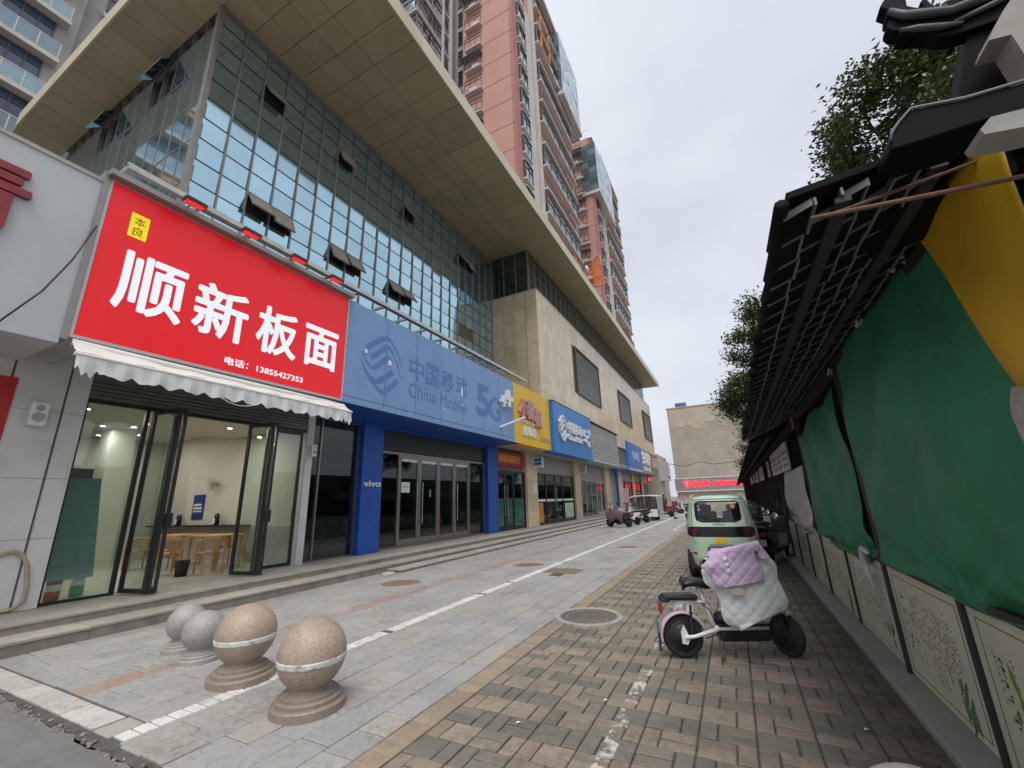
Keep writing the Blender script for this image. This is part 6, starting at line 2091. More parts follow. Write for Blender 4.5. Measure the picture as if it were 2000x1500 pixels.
obj('eye_hole', MB().lathe((0.965, 1.966, 3.6), [(0.008, 0), (0.008, -0.012)], 10, 'y').lathe((1.08, 1.966, 3.52), [(0.008, 0), (0.008, -0.012)], 10, 'y'), M['dark'], gt)
obj('black_gable_block', MB().prism([(1.135, 3.37), (1.3, 3.36), (1.4, 3.0), (1.4, 2.85), (1.03, 3.06)], 'y', 2.0, 2.1), M['black_tile'], gt)
obj('stone_bracket', MB().prism([(1.08, 3.16), (1.135, 3.15), (1.15, 2.93), (1.4, 2.8), (1.4, 3.45), (1.25, 3.35), (1.18, 3.31), (1.14, 3.26), (1.1, 3.2)], 'y', 1.82, 1.93), mat('carved_stone', (0.36, 0.33, 0.29), 0.8, var=0.15, scale=9, stain=0.4, sscale=6, stainc=(0.2, 0.2, 0.12)), gt)
obj('upturned_eave', MB().prism([(0.655, 2.735), (0.665, 2.765), (0.69, 2.795), (0.73, 2.83), (0.75, 2.825), (0.86, 2.80), (0.95, 2.795), (1.2, 2.78), (1.5, 2.8), (1.5, 2.66), (1.0, 2.69), (0.88, 2.705), (0.73, 2.70), (0.65, 2.70)], 'y', 1.62, 1.8), M['black_tile'], gt, bevel=0.006)
obj('eave_trim', MB().path([(0.655, 1.617, 2.735), (0.665, 1.617, 2.765), (0.69, 1.617, 2.795), (0.73, 1.617, 2.832), (0.86, 1.617, 2.804), (0.95, 1.617, 2.799), (1.2, 1.617, 2.784)], 0.005, 6), M['roof_joint'], gt)
obj('stone_end_block', MB().prism([(0.81, 2.61), (0.84, 2.64), (0.9, 2.635), (1.2, 2.62), (1.2, 2.55), (0.9, 2.575), (0.815, 2.59)], 'y', 1.52, 1.62), mat('weathered_block', (0.34, 0.33, 0.3), 0.8, var=0.2, scale=12), gt)
obj('roof_slope', MB().prism([(0.4, 2.69), (1.6, 2.9), (1.6, 3.3), (1.5, 3.3), (1.3, 3.0), (0.4, 2.72)], 'y', 2.15, 2.6), M['roof_tile'], gt)


# ================================================================== trees behind the stalls
def leaf_mat(name, a, b):
    m = mat(name, a, 0.42, var=0.3, scale=1.2, c2=b, rnd=0.35, spec=0.6)
    return m


M['leaf'] = leaf_mat('camphor_leaf', (0.13, 0.185, 0.055), (0.05, 0.095, 0.028))
M['bark'] = mat('bark', (0.11, 0.085, 0.06), 0.9, var=0.25, scale=9, bump=0.5, bscale=25)


def tree(x, y, h, crown, label, seed, nleaf, lsize):
    """crown: list of (dx,dy,z,r). Tapered trunk, limbs to each clump, twigs, single leaves"""
    rnd = random.Random(seed)
    t = thing('camphor_tree', (x, y, 0), label, 'tree', 'trees behind the stalls')
    zc = min(c[2] - c[3] for c in crown)
    tr = MB().path([(x, y, 0), (x + 0.05, y, zc * 0.5), (x - 0.03, y + 0.05, zc), (x, y, zc + 1.2)], [0.2, 0.17, 0.14, 0.09], 10)
    obj('trunk', tr, M['bark'], t)
    lim = MB()
    lf = MB()
    tot = sum(c[3] ** 2 for c in crown)
    for dx, dy, z, r in crown:
        c = Vector((x + dx, y + dy, z))
        st_ = Vector((x, y, zc + rnd.uniform(-0.2, 0.8)))
        mid = st_.lerp(c, 0.5) + Vector((rnd.uniform(-0.2, 0.2), rnd.uniform(-0.2, 0.2), -0.15))
        lim.path([st_, mid, c], [0.07, 0.045, 0.02], 6)
        tips = []
        for q in range(14):
            d = Vector((rnd.gauss(0, 1), rnd.gauss(0, 1), rnd.gauss(0.1, 0.9))).normalized()
            tip = c + d * r * rnd.uniform(0.55, 1.08)
            lim.path([c, c.lerp(tip, 0.5) + Vector((0, 0, 0.06)), tip], [0.018, 0.012, 0.005], 4)
            tips.append(tip)
        k = int(nleaf * r * r / tot)
        for q in range(k):
            tip = rnd.choice(tips)
            a_ = rnd.random()
            base = c.lerp(tip, 0.55 + 0.5 * a_ ** 0.6)
            p = base + Vector((rnd.gauss(0, 1), rnd.gauss(0, 1), rnd.gauss(0, 0.8))) * r * 0.17
            l_ = lsize * rnd.uniform(0.7, 1.3)
            d = Vector((rnd.gauss(0, 1), rnd.gauss(0, 1), rnd.gauss(-0.35, 0.6))).normalized()
            s_ = d.cross(Vector((rnd.gauss(0, 0.5), rnd.gauss(0, 0.5), 1))).normalized() * l_ * 0.24
            n_ = d.cross(s_).normalized() * l_ * 0.05
            b_ = len(lf.v)
            lf.v += [tuple(p), tuple(p + d * l_ * 0.45 + s_ + n_), tuple(p + d * l_), tuple(p + d * l_ * 0.45 - s_ + n_)]
            lf.f.append((b_, b_ + 1, b_ + 2, b_ + 3))
            lf.sm.append(False)
    obj('limbs', lim, M['bark'], t)
    obj('crown', lf, M['leaf'], t, recalc=False)
    return t


tree(4.2, 7.6, 8, [(-0.9, 2.2, 7.6, 0.8), (-0.8, 1.2, 8.1, 0.95), (-0.5, 0.2, 8.4, 0.9), (-0.3, -0.6, 7.9, 0.9), (-0.2, -1.2, 6.5, 0.9), (0.2, -0.2, 6.4, 1.0), (-0.3, 1.4, 6.5, 1.0), (0.6, 0.8, 7.2, 1.0), (-0.9, 2.0, 6.4, 0.8), (0.8, -1.0, 7.6, 0.9)], 'broad camphor tree rising behind the near stall roof', 21, 40000, 0.1)
tree(3.4, 23.0, 11, [(-0.7, 0.2, 9.6, 1.5), (-1.5, 0.8, 7.3, 1.6), (-2.2, 0.0, 5.9, 1.5), (-0.4, -0.6, 6.6, 1.6), (0.6, 0.4, 8.4, 1.7), (-1.5, 0.6, 4.6, 0.9), (0.6, -0.6, 10.4, 1.1)], 'tall camphor tree leaning out over the middle of the stall roof', 22, 34000, 0.17)
tree(4.3, 40.0, 9, [(-1.5, 0, 6.3, 1.8), (-0.4, 0.8, 7.6, 1.8), (-2.2, 0.4, 4.4, 1.5), (0.6, 0, 5.8, 1.9)], 'small distant camphor tree beside the concrete building', 23, 12000, 0.24)
# ================================================================== vehicles
random.seed(5)
M['mint'] = mat('mint_paint', (0.45, 0.62, 0.46), 0.3, var=0.03, scale=1, coat=0.5)
M['rubber'] = mat('rubber', (0.022, 0.022, 0.023), 0.75, var=0.2, scale=14)
M['black_plastic'] = mat('black_plastic', (0.018, 0.018, 0.019), 0.45, var=0.2, scale=10)
M['gloss_black'] = mat('gloss_black', (0.01, 0.008, 0.009), 0.2, spec=0.3)
M['car_glass'] = glass('car_glass', (0.9, 0.94, 0.92), 0.02)
M['red_lens'] = mat('red_reflector', (0.4, 0.02, 0.02), 0.25)
M['seat_cloth'] = mat('seat_cloth', (0.06, 0.06, 0.06), 0.8)
M['seat_grey'] = mat('grey_seat_cloth', (0.4, 0.39, 0.38), 0.8)
M['white_paint'] = mat('white_gloss_paint', (0.85, 0.84, 0.83), 0.3, var=0.04, scale=6)
M['lilac_plastic'] = mat('lilac_plastic', (0.58, 0.42, 0.52), 0.35, var=0.05, scale=6)
SEC = [(0.20, 0.12, 2.85, 0.58), (0.27, 0.03, 2.95, 0.65), (0.42, 0.0, 3.0, 0.675), (0.6, 0.0, 3.0, 0.68), (0.78, 0.0, 2.98, 0.68), (0.92, 0.03, 2.9, 0.672), (1.0, 0.055, 2.7, 0.655), (1.06, 0.075, 2.4, 0.64), (1.15, 0.1, 2.25, 0.62), (1.3, 0.135, 2.02, 0.585), (1.42, 0.165, 1.85, 0.555), (1.49, 0.2, 1.75, 0.53), (1.54, 0.27, 1.65, 0.48), (1.57, 0.4, 1.5, 0.38), (1.58, 0.6, 1.3, 0.22)]


def sec(z):
    for a, b in zip(SEC[:-1], SEC[1:]):
        if z <= b[0]:
            t = max(0, (z - a[0]) / (b[0] - a[0]))
            return [a[k] + (b[k] - a[k]) * t for k in (1, 2, 3)]
    return SEC[-1][1:]


EN = 5.0


def ring(z, n=72):
    y0, y1, w = sec(z)
    yc, hl = (y0 + y1) / 2, (y1 - y0) / 2
    pts = []
    for i in range(n):
        t = 2 * math.pi * i / n
        c, s = math.cos(t), math.sin(t)
        pts.append((w * math.copysign(abs(c) ** (2 / EN), c), yc + hl * math.copysign(abs(s) ** (2 / EN), s), z))
    return pts


def rear_y(x, z):
    y0, y1, w = sec(z)
    yc, hl = (y0 + y1) / 2, (y1 - y0) / 2
    k = max(0.0, 1 - (abs(x) / w) ** EN)
    return yc - hl * k ** (1 / EN)


def rear_patch(x0, x1, z0, z1, off, rad, nx=24, nz=10):
    """a rounded panel following the tail of the car"""
    cx, cz, hx, hz = (x0 + x1) / 2, (z0 + z1) / 2, (x1 - x0) / 2, (z1 - z0) / 2

    def fn(u_, v_):
        z = z0 + (z1 - z0) * v_
        dz = abs(z - cz)
        cut = 0.0
        if dz > hz - rad:
            q = min(1.0, (dz - (hz - rad)) / rad)
            cut = rad * (1 - math.sqrt(max(0, 1 - q * q)))
        x = cx + (hx - cut) * (2 * u_ - 1)
        return (x, rear_y(x, z) - off, z)
    return MB().grid(fn, nx, nz)


car = thing('mint_car', (-0.35, 9.45, 0), 'mint green small electric hatchback parked beside the stalls, seen from behind', 'car')
levels = []
z = 0.20
while z < 1.581:
    levels.append(z)
    z += 0.03
levels[-1] = 1.58
rg = [ring(z) for z in levels]
n = 72


def opening(p):
    x, y, z = p
    y0, y1, w = sec(z)
    if 1.09 < z < 1.465 and y < 0.45:
        hw = 0.405 - max(0, (z - 1.4)) * 0.7
        return abs(x) < hw
    if 1.08 < z < 1.46 and y > 1.5:
        return abs(x) < w - 0.1
    if 1.08 < z < 1.44 and abs(x) > w * 0.9:
        return (0.42 < y < 1.02) or (1.1 < y < 1.75)
    return False


mb = MB()
V = [p for r_ in rg for p in r_]
Fs = []
for j in range(len(rg) - 1):
    for i in range(n):
        f = (j * n + i, j * n + (i + 1) % n, (j + 1) * n + (i + 1) % n, (j + 1) * n + i)
        c = tuple(sum(V[k][q] for k in f) / 4 for q in range(3))
        wheel = any(math.hypot(c[1] - wy, c[2] - 0.27) < 0.325 and abs(c[0]) > 0.5 for wy in (0.52, 2.45))
        if not opening(c) and not wheel:
            Fs.append(f)
Fs.append(tuple((len(rg) - 1) * n + i for i in range(n)))
mb.add(V, Fs, True)
body = obj('body', mb, M['mint'], car, local=True)
so = body.modifiers.new('thick', 'SOLIDIFY')
so.thickness = 0.02
obj('floor_pan', MB().box(-0.6, 0.6, 0.15, 2.8, 0.2, 0.5).box(-0.5, 0.5, 0.1, 2.6, 0.5, 0.9), M['black_plastic'], car, local=True)
obj('rear_window', rear_patch(-0.40, 0.40, 1.085, 1.468, 0.004, 0.1), M['car_glass'], car, local=True)
rw = MB()
rg1 = rear_patch(-0.415, 0.415, 1.07, 1.48, 0.006, 0.11, 30, 14)
keep = [f for f in rg1.f if not (abs(sum(rg1.v[k][0] for k in f) / 4) < 0.355 and 1.11 < sum(rg1.v[k][2] for k in f) / 4 < 1.44)]
rw.add(rg1.v, keep, True)
obj('window_seal', rw, M['gloss_black'], car, local=True)
ws = MB()
for z0, z1, q in ((1.08, 1.46, 0), ):
    a, b = sec(z0), sec(z1)
    ws.quad((-a[2] + 0.1, a[1] - 0.06, z0), (a[2] - 0.1, a[1] - 0.06, z0), (b[2] - 0.08, b[1] - 0.06, z1), (-b[2] + 0.08, b[1] - 0.06, z1))
obj('windscreen', ws, M['car_glass'], car, local=True)
for sx in (-1, 1):
    a, b = sec(1.08), sec(1.44)
    for y0, y1 in ((0.42, 1.02), (1.1, 1.75)):
        obj('side_window', MB().quad((sx * (a[2] - 0.012), y0, 1.08), (sx * (a[2] - 0.012), y1, 1.08), (sx * (b[2] - 0.012), y1 - 0.05, 1.44), (sx * (b[2] - 0.012), y0 + 0.03, 1.44)), M['car_glass'], car, local=True)
    obj('seat', MB().box(sx * 0.27 - 0.2, sx * 0.27 + 0.2, 0.55, 0.68, 0.8, 1.16).box(sx * 0.27 - 0.12, sx * 0.27 + 0.12, 0.56, 0.66, 1.16, 1.28), M['seat_cloth'], car, local=True, bevel=0.04)
    obj('seat', MB().box(sx * 0.27 - 0.21, sx * 0.27 + 0.21, 1.3, 1.42, 0.8, 1.24).box(sx * 0.27 - 0.12, sx * 0.27 + 0.12, 1.31, 1.4, 1.24, 1.38), M['seat_grey'] if sx > 0 else M['seat_cloth'], car, local=True, bevel=0.04)
    for wy in (0.52, 2.45):
        x = sx * 0.60
        w = obj('wheel', MB().lathe((x - 0.075, wy, 0.27), [(0.18, 0.01), (0.25, 0.0), (0.27, 0.03), (0.27, 0.12), (0.25, 0.15), (0.18, 0.14)], 28, 'x'), M['rubber'], car, local=True)
        obj('rim', MB().lathe((x - 0.07, wy, 0.27), [(0.18, 0.0), (0.18, 0.145), (0.15, 0.146), (0.03, 0.14)], 20, 'x'), M['silver'], w, local=True)
    obj('wheel_arch_liner', MB().box(sx * 0.42 - 0.1, sx * 0.42 + 0.1, 0.18, 0.86, 0.15, 0.62), M['black_plastic'], car, local=True)
    obj('tail_light', rear_patch(*sorted((sx * 0.60, sx * 0.40)), 0.82, 0.98, 0.012, 0.05, 8, 8), mat('dark_red_lens', (0.06, 0.012, 0.012), 0.15), car, local=True)
    obj('reflector', rear_patch(*sorted((sx * 0.55, sx * 0.45)), 0.475, 0.52, 0.006, 0.02, 6, 4), M['red_lens'], car, local=True)
    obj('roof_rail', MB().path([(sx * 0.47, 0.35, 1.56), (sx * 0.46, 0.6, 1.6), (sx * 0.46, 1.3, 1.6), (sx * 0.47, 1.6, 1.55)], 0.016, 8), M['silver'], car, local=True)
    obj('door_mirror', MB().box(sx * 0.72 - 0.06, sx * 0.72 + 0.06, 1.98, 2.08, 1.05, 1.18), M['black_plastic'], car, local=True, bevel=0.02)
obj('tail_bar', rear_patch(-0.605, 0.605, 0.805, 0.99, 0.008, 0.06, 36, 8), M['gloss_black'], car, local=True)
obj('yellow_sticker', rear_patch(-0.1, 0.1, 0.685, 0.79, 0.005, 0.012, 6, 4), M['yellow'], car, local=True)
obj('plate_recess', rear_patch(-0.27, 0.27, 0.43, 0.64, 0.004, 0.06, 16, 6), M['t_frame'], car, local=True)
obj('number_plate', MB().add(*(lambda g_: (g_.v, g_.f))(rear_patch(-0.21, 0.21, 0.47, 0.6, 0.014, 0.012, 8, 4))), mat('pale_plate', (0.68, 0.72, 0.7), 0.4), car, local=True)
obj('spoiler', MB().path([(-0.46, 0.2, 1.5), (-0.3, 0.14, 1.515), (0, 0.12, 1.52), (0.3, 0.14, 1.515), (0.46, 0.2, 1.5)], 0.018, 8), M['mint'], car, local=True)
obj('lower_bumper', rear_patch(-0.4, 0.4, 0.27, 0.38, 0.008, 0.04, 20, 5), M['black_plastic'], car, local=True)
obj('bumper_trim', MB().path([(-0.46, rear_y(-0.46, 0.28) - 0.012, 0.26), (-0.43, rear_y(-0.43, 0.37) - 0.012, 0.36), (-0.38, rear_y(-0.38, 0.4) - 0.012, 0.4), (-0.25, rear_y(-0.25, 0.4) - 0.012, 0.4)], 0.012, 6), M['chrome'], car, local=True)
def seam(pts_):
    return MB().path([(x_, rear_y(x_, z_) - 0.001, z_) for x_, z_ in pts_], 0.0045, 5)


obj('tailgate_seam', seam([(-0.46, 1.47), (-0.475, 1.3), (-0.5, 1.05), (-0.5, 1.0)]), M['black_plastic'], car, local=True)
obj('tailgate_seam', seam([(0.46, 1.47), (0.475, 1.3), (0.5, 1.05), (0.5, 1.0)]), M['black_plastic'], car, local=True)
obj('tailgate_seam', seam([(-0.5, 0.8), (-0.49, 0.7), (-0.45, 0.665), (-0.2, 0.66), (0.2, 0.66), (0.45, 0.665), (0.49, 0.7), (0.5, 0.8)]), M['black_plastic'], car, local=True)
obj('bumper_seam', seam([(-0.62, 0.62), (-0.5, 0.6), (-0.3, 0.42), (0.3, 0.42), (0.5, 0.6), (0.62, 0.62)]), M['t_frame'], car, local=True)
obj('rear_wiper', MB().path([(0.0, rear_y(0, 1.1) - 0.03, 1.1), (-0.12, rear_y(-0.12, 1.14) - 0.03, 1.14), (-0.3, rear_y(-0.3, 1.17) - 0.03, 1.17)], 0.009, 6), M['black_plastic'], car, local=True)
obj('window_sticker', rear_patch(0.25, 0.33, 1.32, 1.41, 0.008, 0.04, 6, 6), mat('orange_sticker', (0.6, 0.2, 0.08), 0.5), car, local=True)
letters('script_badge', 'baby', M['chrome'], car, -0.35 - 0.1, 9.45 + rear_y(0, 1.03) - 0.004, 1.01, w=0.22, h=0.05, extrude=0.003, face='y')

# ------------------------------------------------------------------ e-bike in front, local x forward
bike = thing('electric_bicycle', (-0.69, 5.12, 0), 'small white and lilac electric bicycle standing on the bricks in front of the green car', 'electric bicycle', rz=math.atan2(0.40, 0.95))


def wheel(par, cx, r, tw, rz=0.0, name='wheel', spokes=5, mm=None):
    w = obj(name, MB().lathe((0, -tw / 2, 0), [(r * 0.72, 0.2 * tw), (r * 0.86, 0.05 * tw), (r * 0.96, 0.16 * tw), (r, 0.5 * tw), (r * 0.96, 0.84 * tw), (r * 0.86, 0.95 * tw), (r * 0.72, 0.8 * tw)], 32, 'y'), M['rubber'], par, local=True)
    w.location = (cx, 0, r)
    w.rotation_euler = (0, 0, rz)
    hubm = MB().lathe((0, -tw * 0.4, 0), [(r * 0.26, 0), (r * 0.26, tw * 0.8)], 20, 'y')
    hubm.lathe((0, -tw * 0.32, 0), [(r * 0.72, 0), (r * 0.76, tw * 0.1), (r * 0.76, tw * 0.54), (r * 0.72, tw * 0.64), (r * 0.68, tw * 0.5), (r * 0.68, tw * 0.1)], 28, 'y')
    for k in range(spokes):
        a = 2 * math.pi * k / spokes
        hubm.tube((r * 0.2 * math.cos(a), 0, r * 0.2 * math.sin(a)), (r * 0.72 * math.cos(a), 0, r * 0.72 * math.sin(a)), r * 0.07, 6)
    rim = obj('rim', hubm, mm or M['black_plastic'], w, local=True)
    return w


rwh = wheel(bike, 0.0, 0.205, 0.075)
fwh = wheel(bike, 1.03, 0.205, 0.065, R(-70))
obj('hub_motor', MB().lathe((0, -0.045, 0.205), [(0.03, 0), (0.1, 0.012), (0.115, 0.03), (0.115, 0.06), (0.1, 0.078), (0.03, 0.09)], 28, 'y'), M['black_plastic'], bike, local=True)


def fender(cx, cz, r, a0, a1, w, rz=0.0):
    mb_ = MB()
    c_, s_ = math.cos(rz), math.sin(rz)

    def fn(u_, v_):
        a = R(a0 + (a1 - a0) * u_)
        b = math.pi * v_
        rr_ = r - 0.03 * (1 - math.sin(b))
        lx, ly, lz = rr_ * math.cos(a), w * math.cos(b), rr_ * math.sin(a)
        return (cx + lx * c_ - ly * s_, lx * s_ + ly * c_, cz + lz)
    mb_.grid(fn, 24, 10)
    return mb_


fe = obj('rear_fender', fender(0, 0.205, 0.245, 12, 196, 0.055), M['lilac_plastic'], bike, local=True)
fe.modifiers.new('t', 'SOLIDIFY').thickness = 0.006
fe = obj('front_fender', fender(1.03, 0.205, 0.24, 62, 196, 0.05, R(-70)), M['lilac_plastic'], bike, local=True)
fe.modifiers.new('t', 'SOLIDIFY').thickness = 0.006
obj('swingarm', MB().path([(0.0, -0.075, 0.205), (0.1, -0.08, 0.215), (0.34, -0.07, 0.275)], [0.02, 0.018, 0.024], 8).prism([(-0.035, 0.25), (0.0, 0.32), (0.03, 0.25), (0.045, 0.18), (0.02, 0.14), (-0.03, 0.15)], 'y', -0.075, -0.058), M['white_paint'], bike, local=True)
obj('deck_rail', MB().path([(0.32, -0.06, 0.285), (0.84, -0.06, 0.285)], 0.026, 10).path([(0.32, 0.06, 0.285), (0.84, 0.06, 0.285)], 0.026, 10), M['white_paint'], bike, local=True)
obj('footboard', MB().box(0.34, 0.84, -0.1, 0.1, 0.3, 0.325), M['black_plastic'], bike, local=True, bevel=0.01)
obj('battery_box', MB().box(0.36, 0.85, -0.075, 0.075, 0.155, 0.26), M['black_plastic'], bike, local=True, bevel=0.025)
obj('seat_tube', MB().path([(0.34, 0, 0.24), (0.3, 0, 0.42), (0.25, 0, 0.56), (0.21, 0, 0.68)], [0.032, 0.03, 0.028, 0.024], 10), M['white_paint'], bike, local=True)
obj('rear_rack', MB().path([(-0.06, -0.04, 0.53), (0.27, -0.03, 0.52)], 0.02, 8).path([(-0.06, 0.04, 0.53), (0.27, 0.03, 0.52)], 0.02, 8).box(0.06, 0.12, -0.05, 0.05, 0.43, 0.53), M['white_paint'], bike, local=True)
obj('shock_absorber', MB().tube((0.08, -0.06, 0.24), (0.09, -0.05, 0.38), 0.022, 10).tube((0.09, -0.05, 0.38), (0.1, -0.045, 0.5), 0.014, 8), M['black_plastic'], bike, local=True)
obj('passenger_seat', MB().box(-0.17, 0.18, -0.09, 0.09, 0.55, 0.6).box(-0.2, -0.1, -0.085, 0.085, 0.53, 0.575), M['black_plastic'], bike, local=True, bevel=0.025)
obj('saddle', MB().grid(lambda u_, v_: (0.06 + 0.31 * u_, (0.115 - 0.05 * u_ ** 2) * math.cos(math.pi * v_ * 2), 0.70 + 0.015 * math.sin(u_ * 6) + (0.045 if True else 0) * math.sin(math.pi * v_ * 2)), 14, 18), M['black_plastic'], bike, local=True)
obj('saddle_end', MB().lathe((0.06, 0, 0.70), [(0.02, -0.01), (0.075, 0.0), (0.06, 0.012)], 14, 'x').lathe((0.36, 0, 0.70), [(0.05, 0.0), (0.04, 0.02), (0.01, 0.03)], 14, 'x'), M['black_plastic'], bike, local=True)
obj('tail_lamp', MB().box(-0.215, -0.185, -0.05, 0.05, 0.42, 0.53), M['red_lens'], bike, local=True, bevel=0.012)
obj('number_plate', MB().box(-0.245, -0.238, -0.06, 0.06, 0.24, 0.35), mat('teal_plate', (0.1, 0.3, 0.3), 0.4), bike, local=True)
obj('mudflap', MB().box(-0.245, -0.237, -0.04, 0.04, 0.06, 0.238), M['black_plastic'], bike, local=True)
obj('toolbox', MB().lathe((0.42, 0, 0.33), [(0.085, 0), (0.085, 0.05), (0.06, 0.085), (0.02, 0.095)], 16), M['black_plastic'], bike, local=True)
obj('kickstand', MB().tube((0.33, -0.05, 0.26), (0.345, -0.12, 0.01), 0.012, 8), M['rust'], bike, local=True)
obj('fork', MB().tube((1.03, -0.055, 0.205), (0.97, -0.05, 0.42), 0.018, 8).tube((1.03, 0.055, 0.205), (0.97, 0.05, 0.42), 0.018, 8).tube((0.97, 0, 0.42), (0.84, 0, 1.0), 0.024, 10), M['black_plastic'], bike, local=True)
obj('down_tube', MB().path([(0.82, 0, 0.29), (0.88, 0, 0.36), (0.93, 0, 0.56)], [0.03, 0.032, 0.03], 10), M['white_paint'], bike, local=True)
obj('handlebar', MB().path([(0.74, -0.3, 1.02), (0.82, -0.12, 1.03), (0.84, 0, 1.0), (0.82, 0.12, 1.03), (0.74, 0.3, 1.02)], 0.013, 8), M['black_plastic'], bike, local=True)
obj('turn_signal', MB().lathe((1.0, -0.07, 0.43), [(0.02, 0), (0.022, -0.02), (0.01, -0.03)], 10, 'y'), M['t_orange'], bike, local=True)
obj('brake_cable', MB().path([(0.22, -0.04, 0.5), (0.29, -0.05, 0.45), (0.33, -0.06, 0.32), (0.36, -0.07, 0.24), (0.2, -0.09, 0.2)], 0.006, 5), M['black_plastic'], bike, local=True)


# ------------------------------------------------------------------ quilted windshield apron over the handlebar
def poly_at(P_, t):
    k = min(int(t * (len(P_) - 1)), len(P_) - 2)
    f = t * (len(P_) - 1) - k
    # Catmull-Rom for a soft outline
    p0, p1, p2, p3 = P_[max(k - 1, 0)], P_[k], P_[k + 1], P_[min(k + 2, len(P_) - 1)]
    out = []
    for q in range(2):
        a, b, c, d = p0[q], p1[q], p2[q], p3[q]
        out.append(0.5 * (2 * b + (c - a) * f + (2 * a - 5 * b + 4 * c - d) * f * f + (3 * b - a - 3 * c + d) * f ** 3))
    return out


def quilt(LP, RP, ybase, bulge, lean, nq=0.085, amp=0.008, fold=0.0):
    def fn(u_, v_):
        a, b = poly_at(LP, v_), poly_at(RP, v_)
        x, z = a[0] + (b[0] - a[0]) * u_, a[1] + (b[1] - a[1]) * u_
        p, q = (x + z) / nq * 0.72, (x - z) / nq * 0.72
        d = amp * (abs(math.sin(math.pi * p)) * abs(math.sin(math.pi * q))) ** 0.5
        d += fold * math.sin(5.5 * x - 3 * z) * v_
        d += bulge * math.sin(math.pi * u_)
        y = ybase + 0.35 * (x + 0.05) + lean * (z - 0.7) - d
        return (x, y, z)
    return MB().grid(fn, 80, 64)


ap = thing('quilted_apron', (0.0, 5.2, 0.35), 'quilted silver and lilac windshield apron draped over the handlebar of the electric bicycle', 'apron')
SLP = [(-0.41, 0.87), (-0.42, 0.82), (-0.40, 0.72), (-0.32, 0.65), (-0.29, 0.55), (-0.29, 0.44), (-0.27, 0.37), (-0.22, 0.33), (-0.15, 0.325)]
SRP = [(0.12, 0.98), (0.24, 0.94), (0.28, 0.87), (0.27, 0.77), (0.29, 0.69), (0.32, 0.58), (0.31, 0.52), (0.23, 0.45), (-0.13, 0.325)]
LLP = [(-0.30, 1.0), (-0.37, 0.93), (-0.41, 0.88), (-0.33, 0.81), (-0.32, 0.74), (-0.28, 0.69)]
LRP = [(0.09, 1.11), (0.15, 1.08), (0.12, 0.97), (0.14, 0.88), (0.14, 0.81), (0.14, 0.76)]
FLP = [(0.10, 1.1), (0.11, 1.03), (0.12, 0.96)]
FRP = [(0.15, 1.09), (0.2, 1.01), (0.24, 0.94)]
M['silver_quilt'] = mat('silver_quilt', (0.68, 0.7, 0.7), 0.5, var=0.08, scale=7, bump=0.1, bscale=60)
M['lilac_quilt'] = mat('lilac_quilt', (0.60, 0.45, 0.64), 0.7, var=0.06, scale=7, bump=0.1, bscale=90)
for nm, mbq, mm in (('silver_lining', quilt(SLP, SRP, 5.2, 0.10, 0.12, fold=0.02), 'silver_quilt'), ('lilac_flap', quilt(LLP, LRP, 5.12, 0.06, 0.1, nq=0.075), 'lilac_quilt'), ('lilac_corner', quilt(FLP, FRP, 5.15, 0.01, 0.1), 'lilac_quilt')):
    o = obj(nm, mbq, M[mm], ap)
    o.modifiers.new('t', 'SOLIDIFY').thickness = 0.012
# far side of the apron over the bars, so that it wraps the handlebar
wrp = MB().grid(lambda u_, v_: (-0.34 + 0.5 * u_, 5.1 + 0.35 * u_ * 0.5 + 0.42 * v_, 0.98 + 0.1 * u_ + 0.05 * math.sin(math.pi * v_) - 0.25 * v_ ** 3), 20, 14)
o = obj('lilac_far_flap', wrp, M['lilac_quilt'], ap)
o.modifiers.new('t', 'SOLIDIFY').thickness = 0.012
sq = MB()
for q in range(3):
    sq.lathe((-0.18 + 0.01 * q, 5.045 - 0.004 * q, 0.96 - 0.055 * q), [(0.002, -0.03), (0.022 - 0.003 * q, -0.02), (0.026 - 0.003 * q, 0.0), (0.02, 0.02), (0.002, 0.03)], 12)
obj('silver_applique', sq, M['silver_quilt'], ap)
obj('pocket_tear', MB().prism([(-0.2, 0.685), (-0.17, 0.635), (-0.1, 0.63), (-0.03, 0.655), (-0.06, 0.69), (-0.12, 0.7)], 'y', 5.045, 5.055), mat('tan_patch', (0.5, 0.44, 0.36), 0.8), ap)


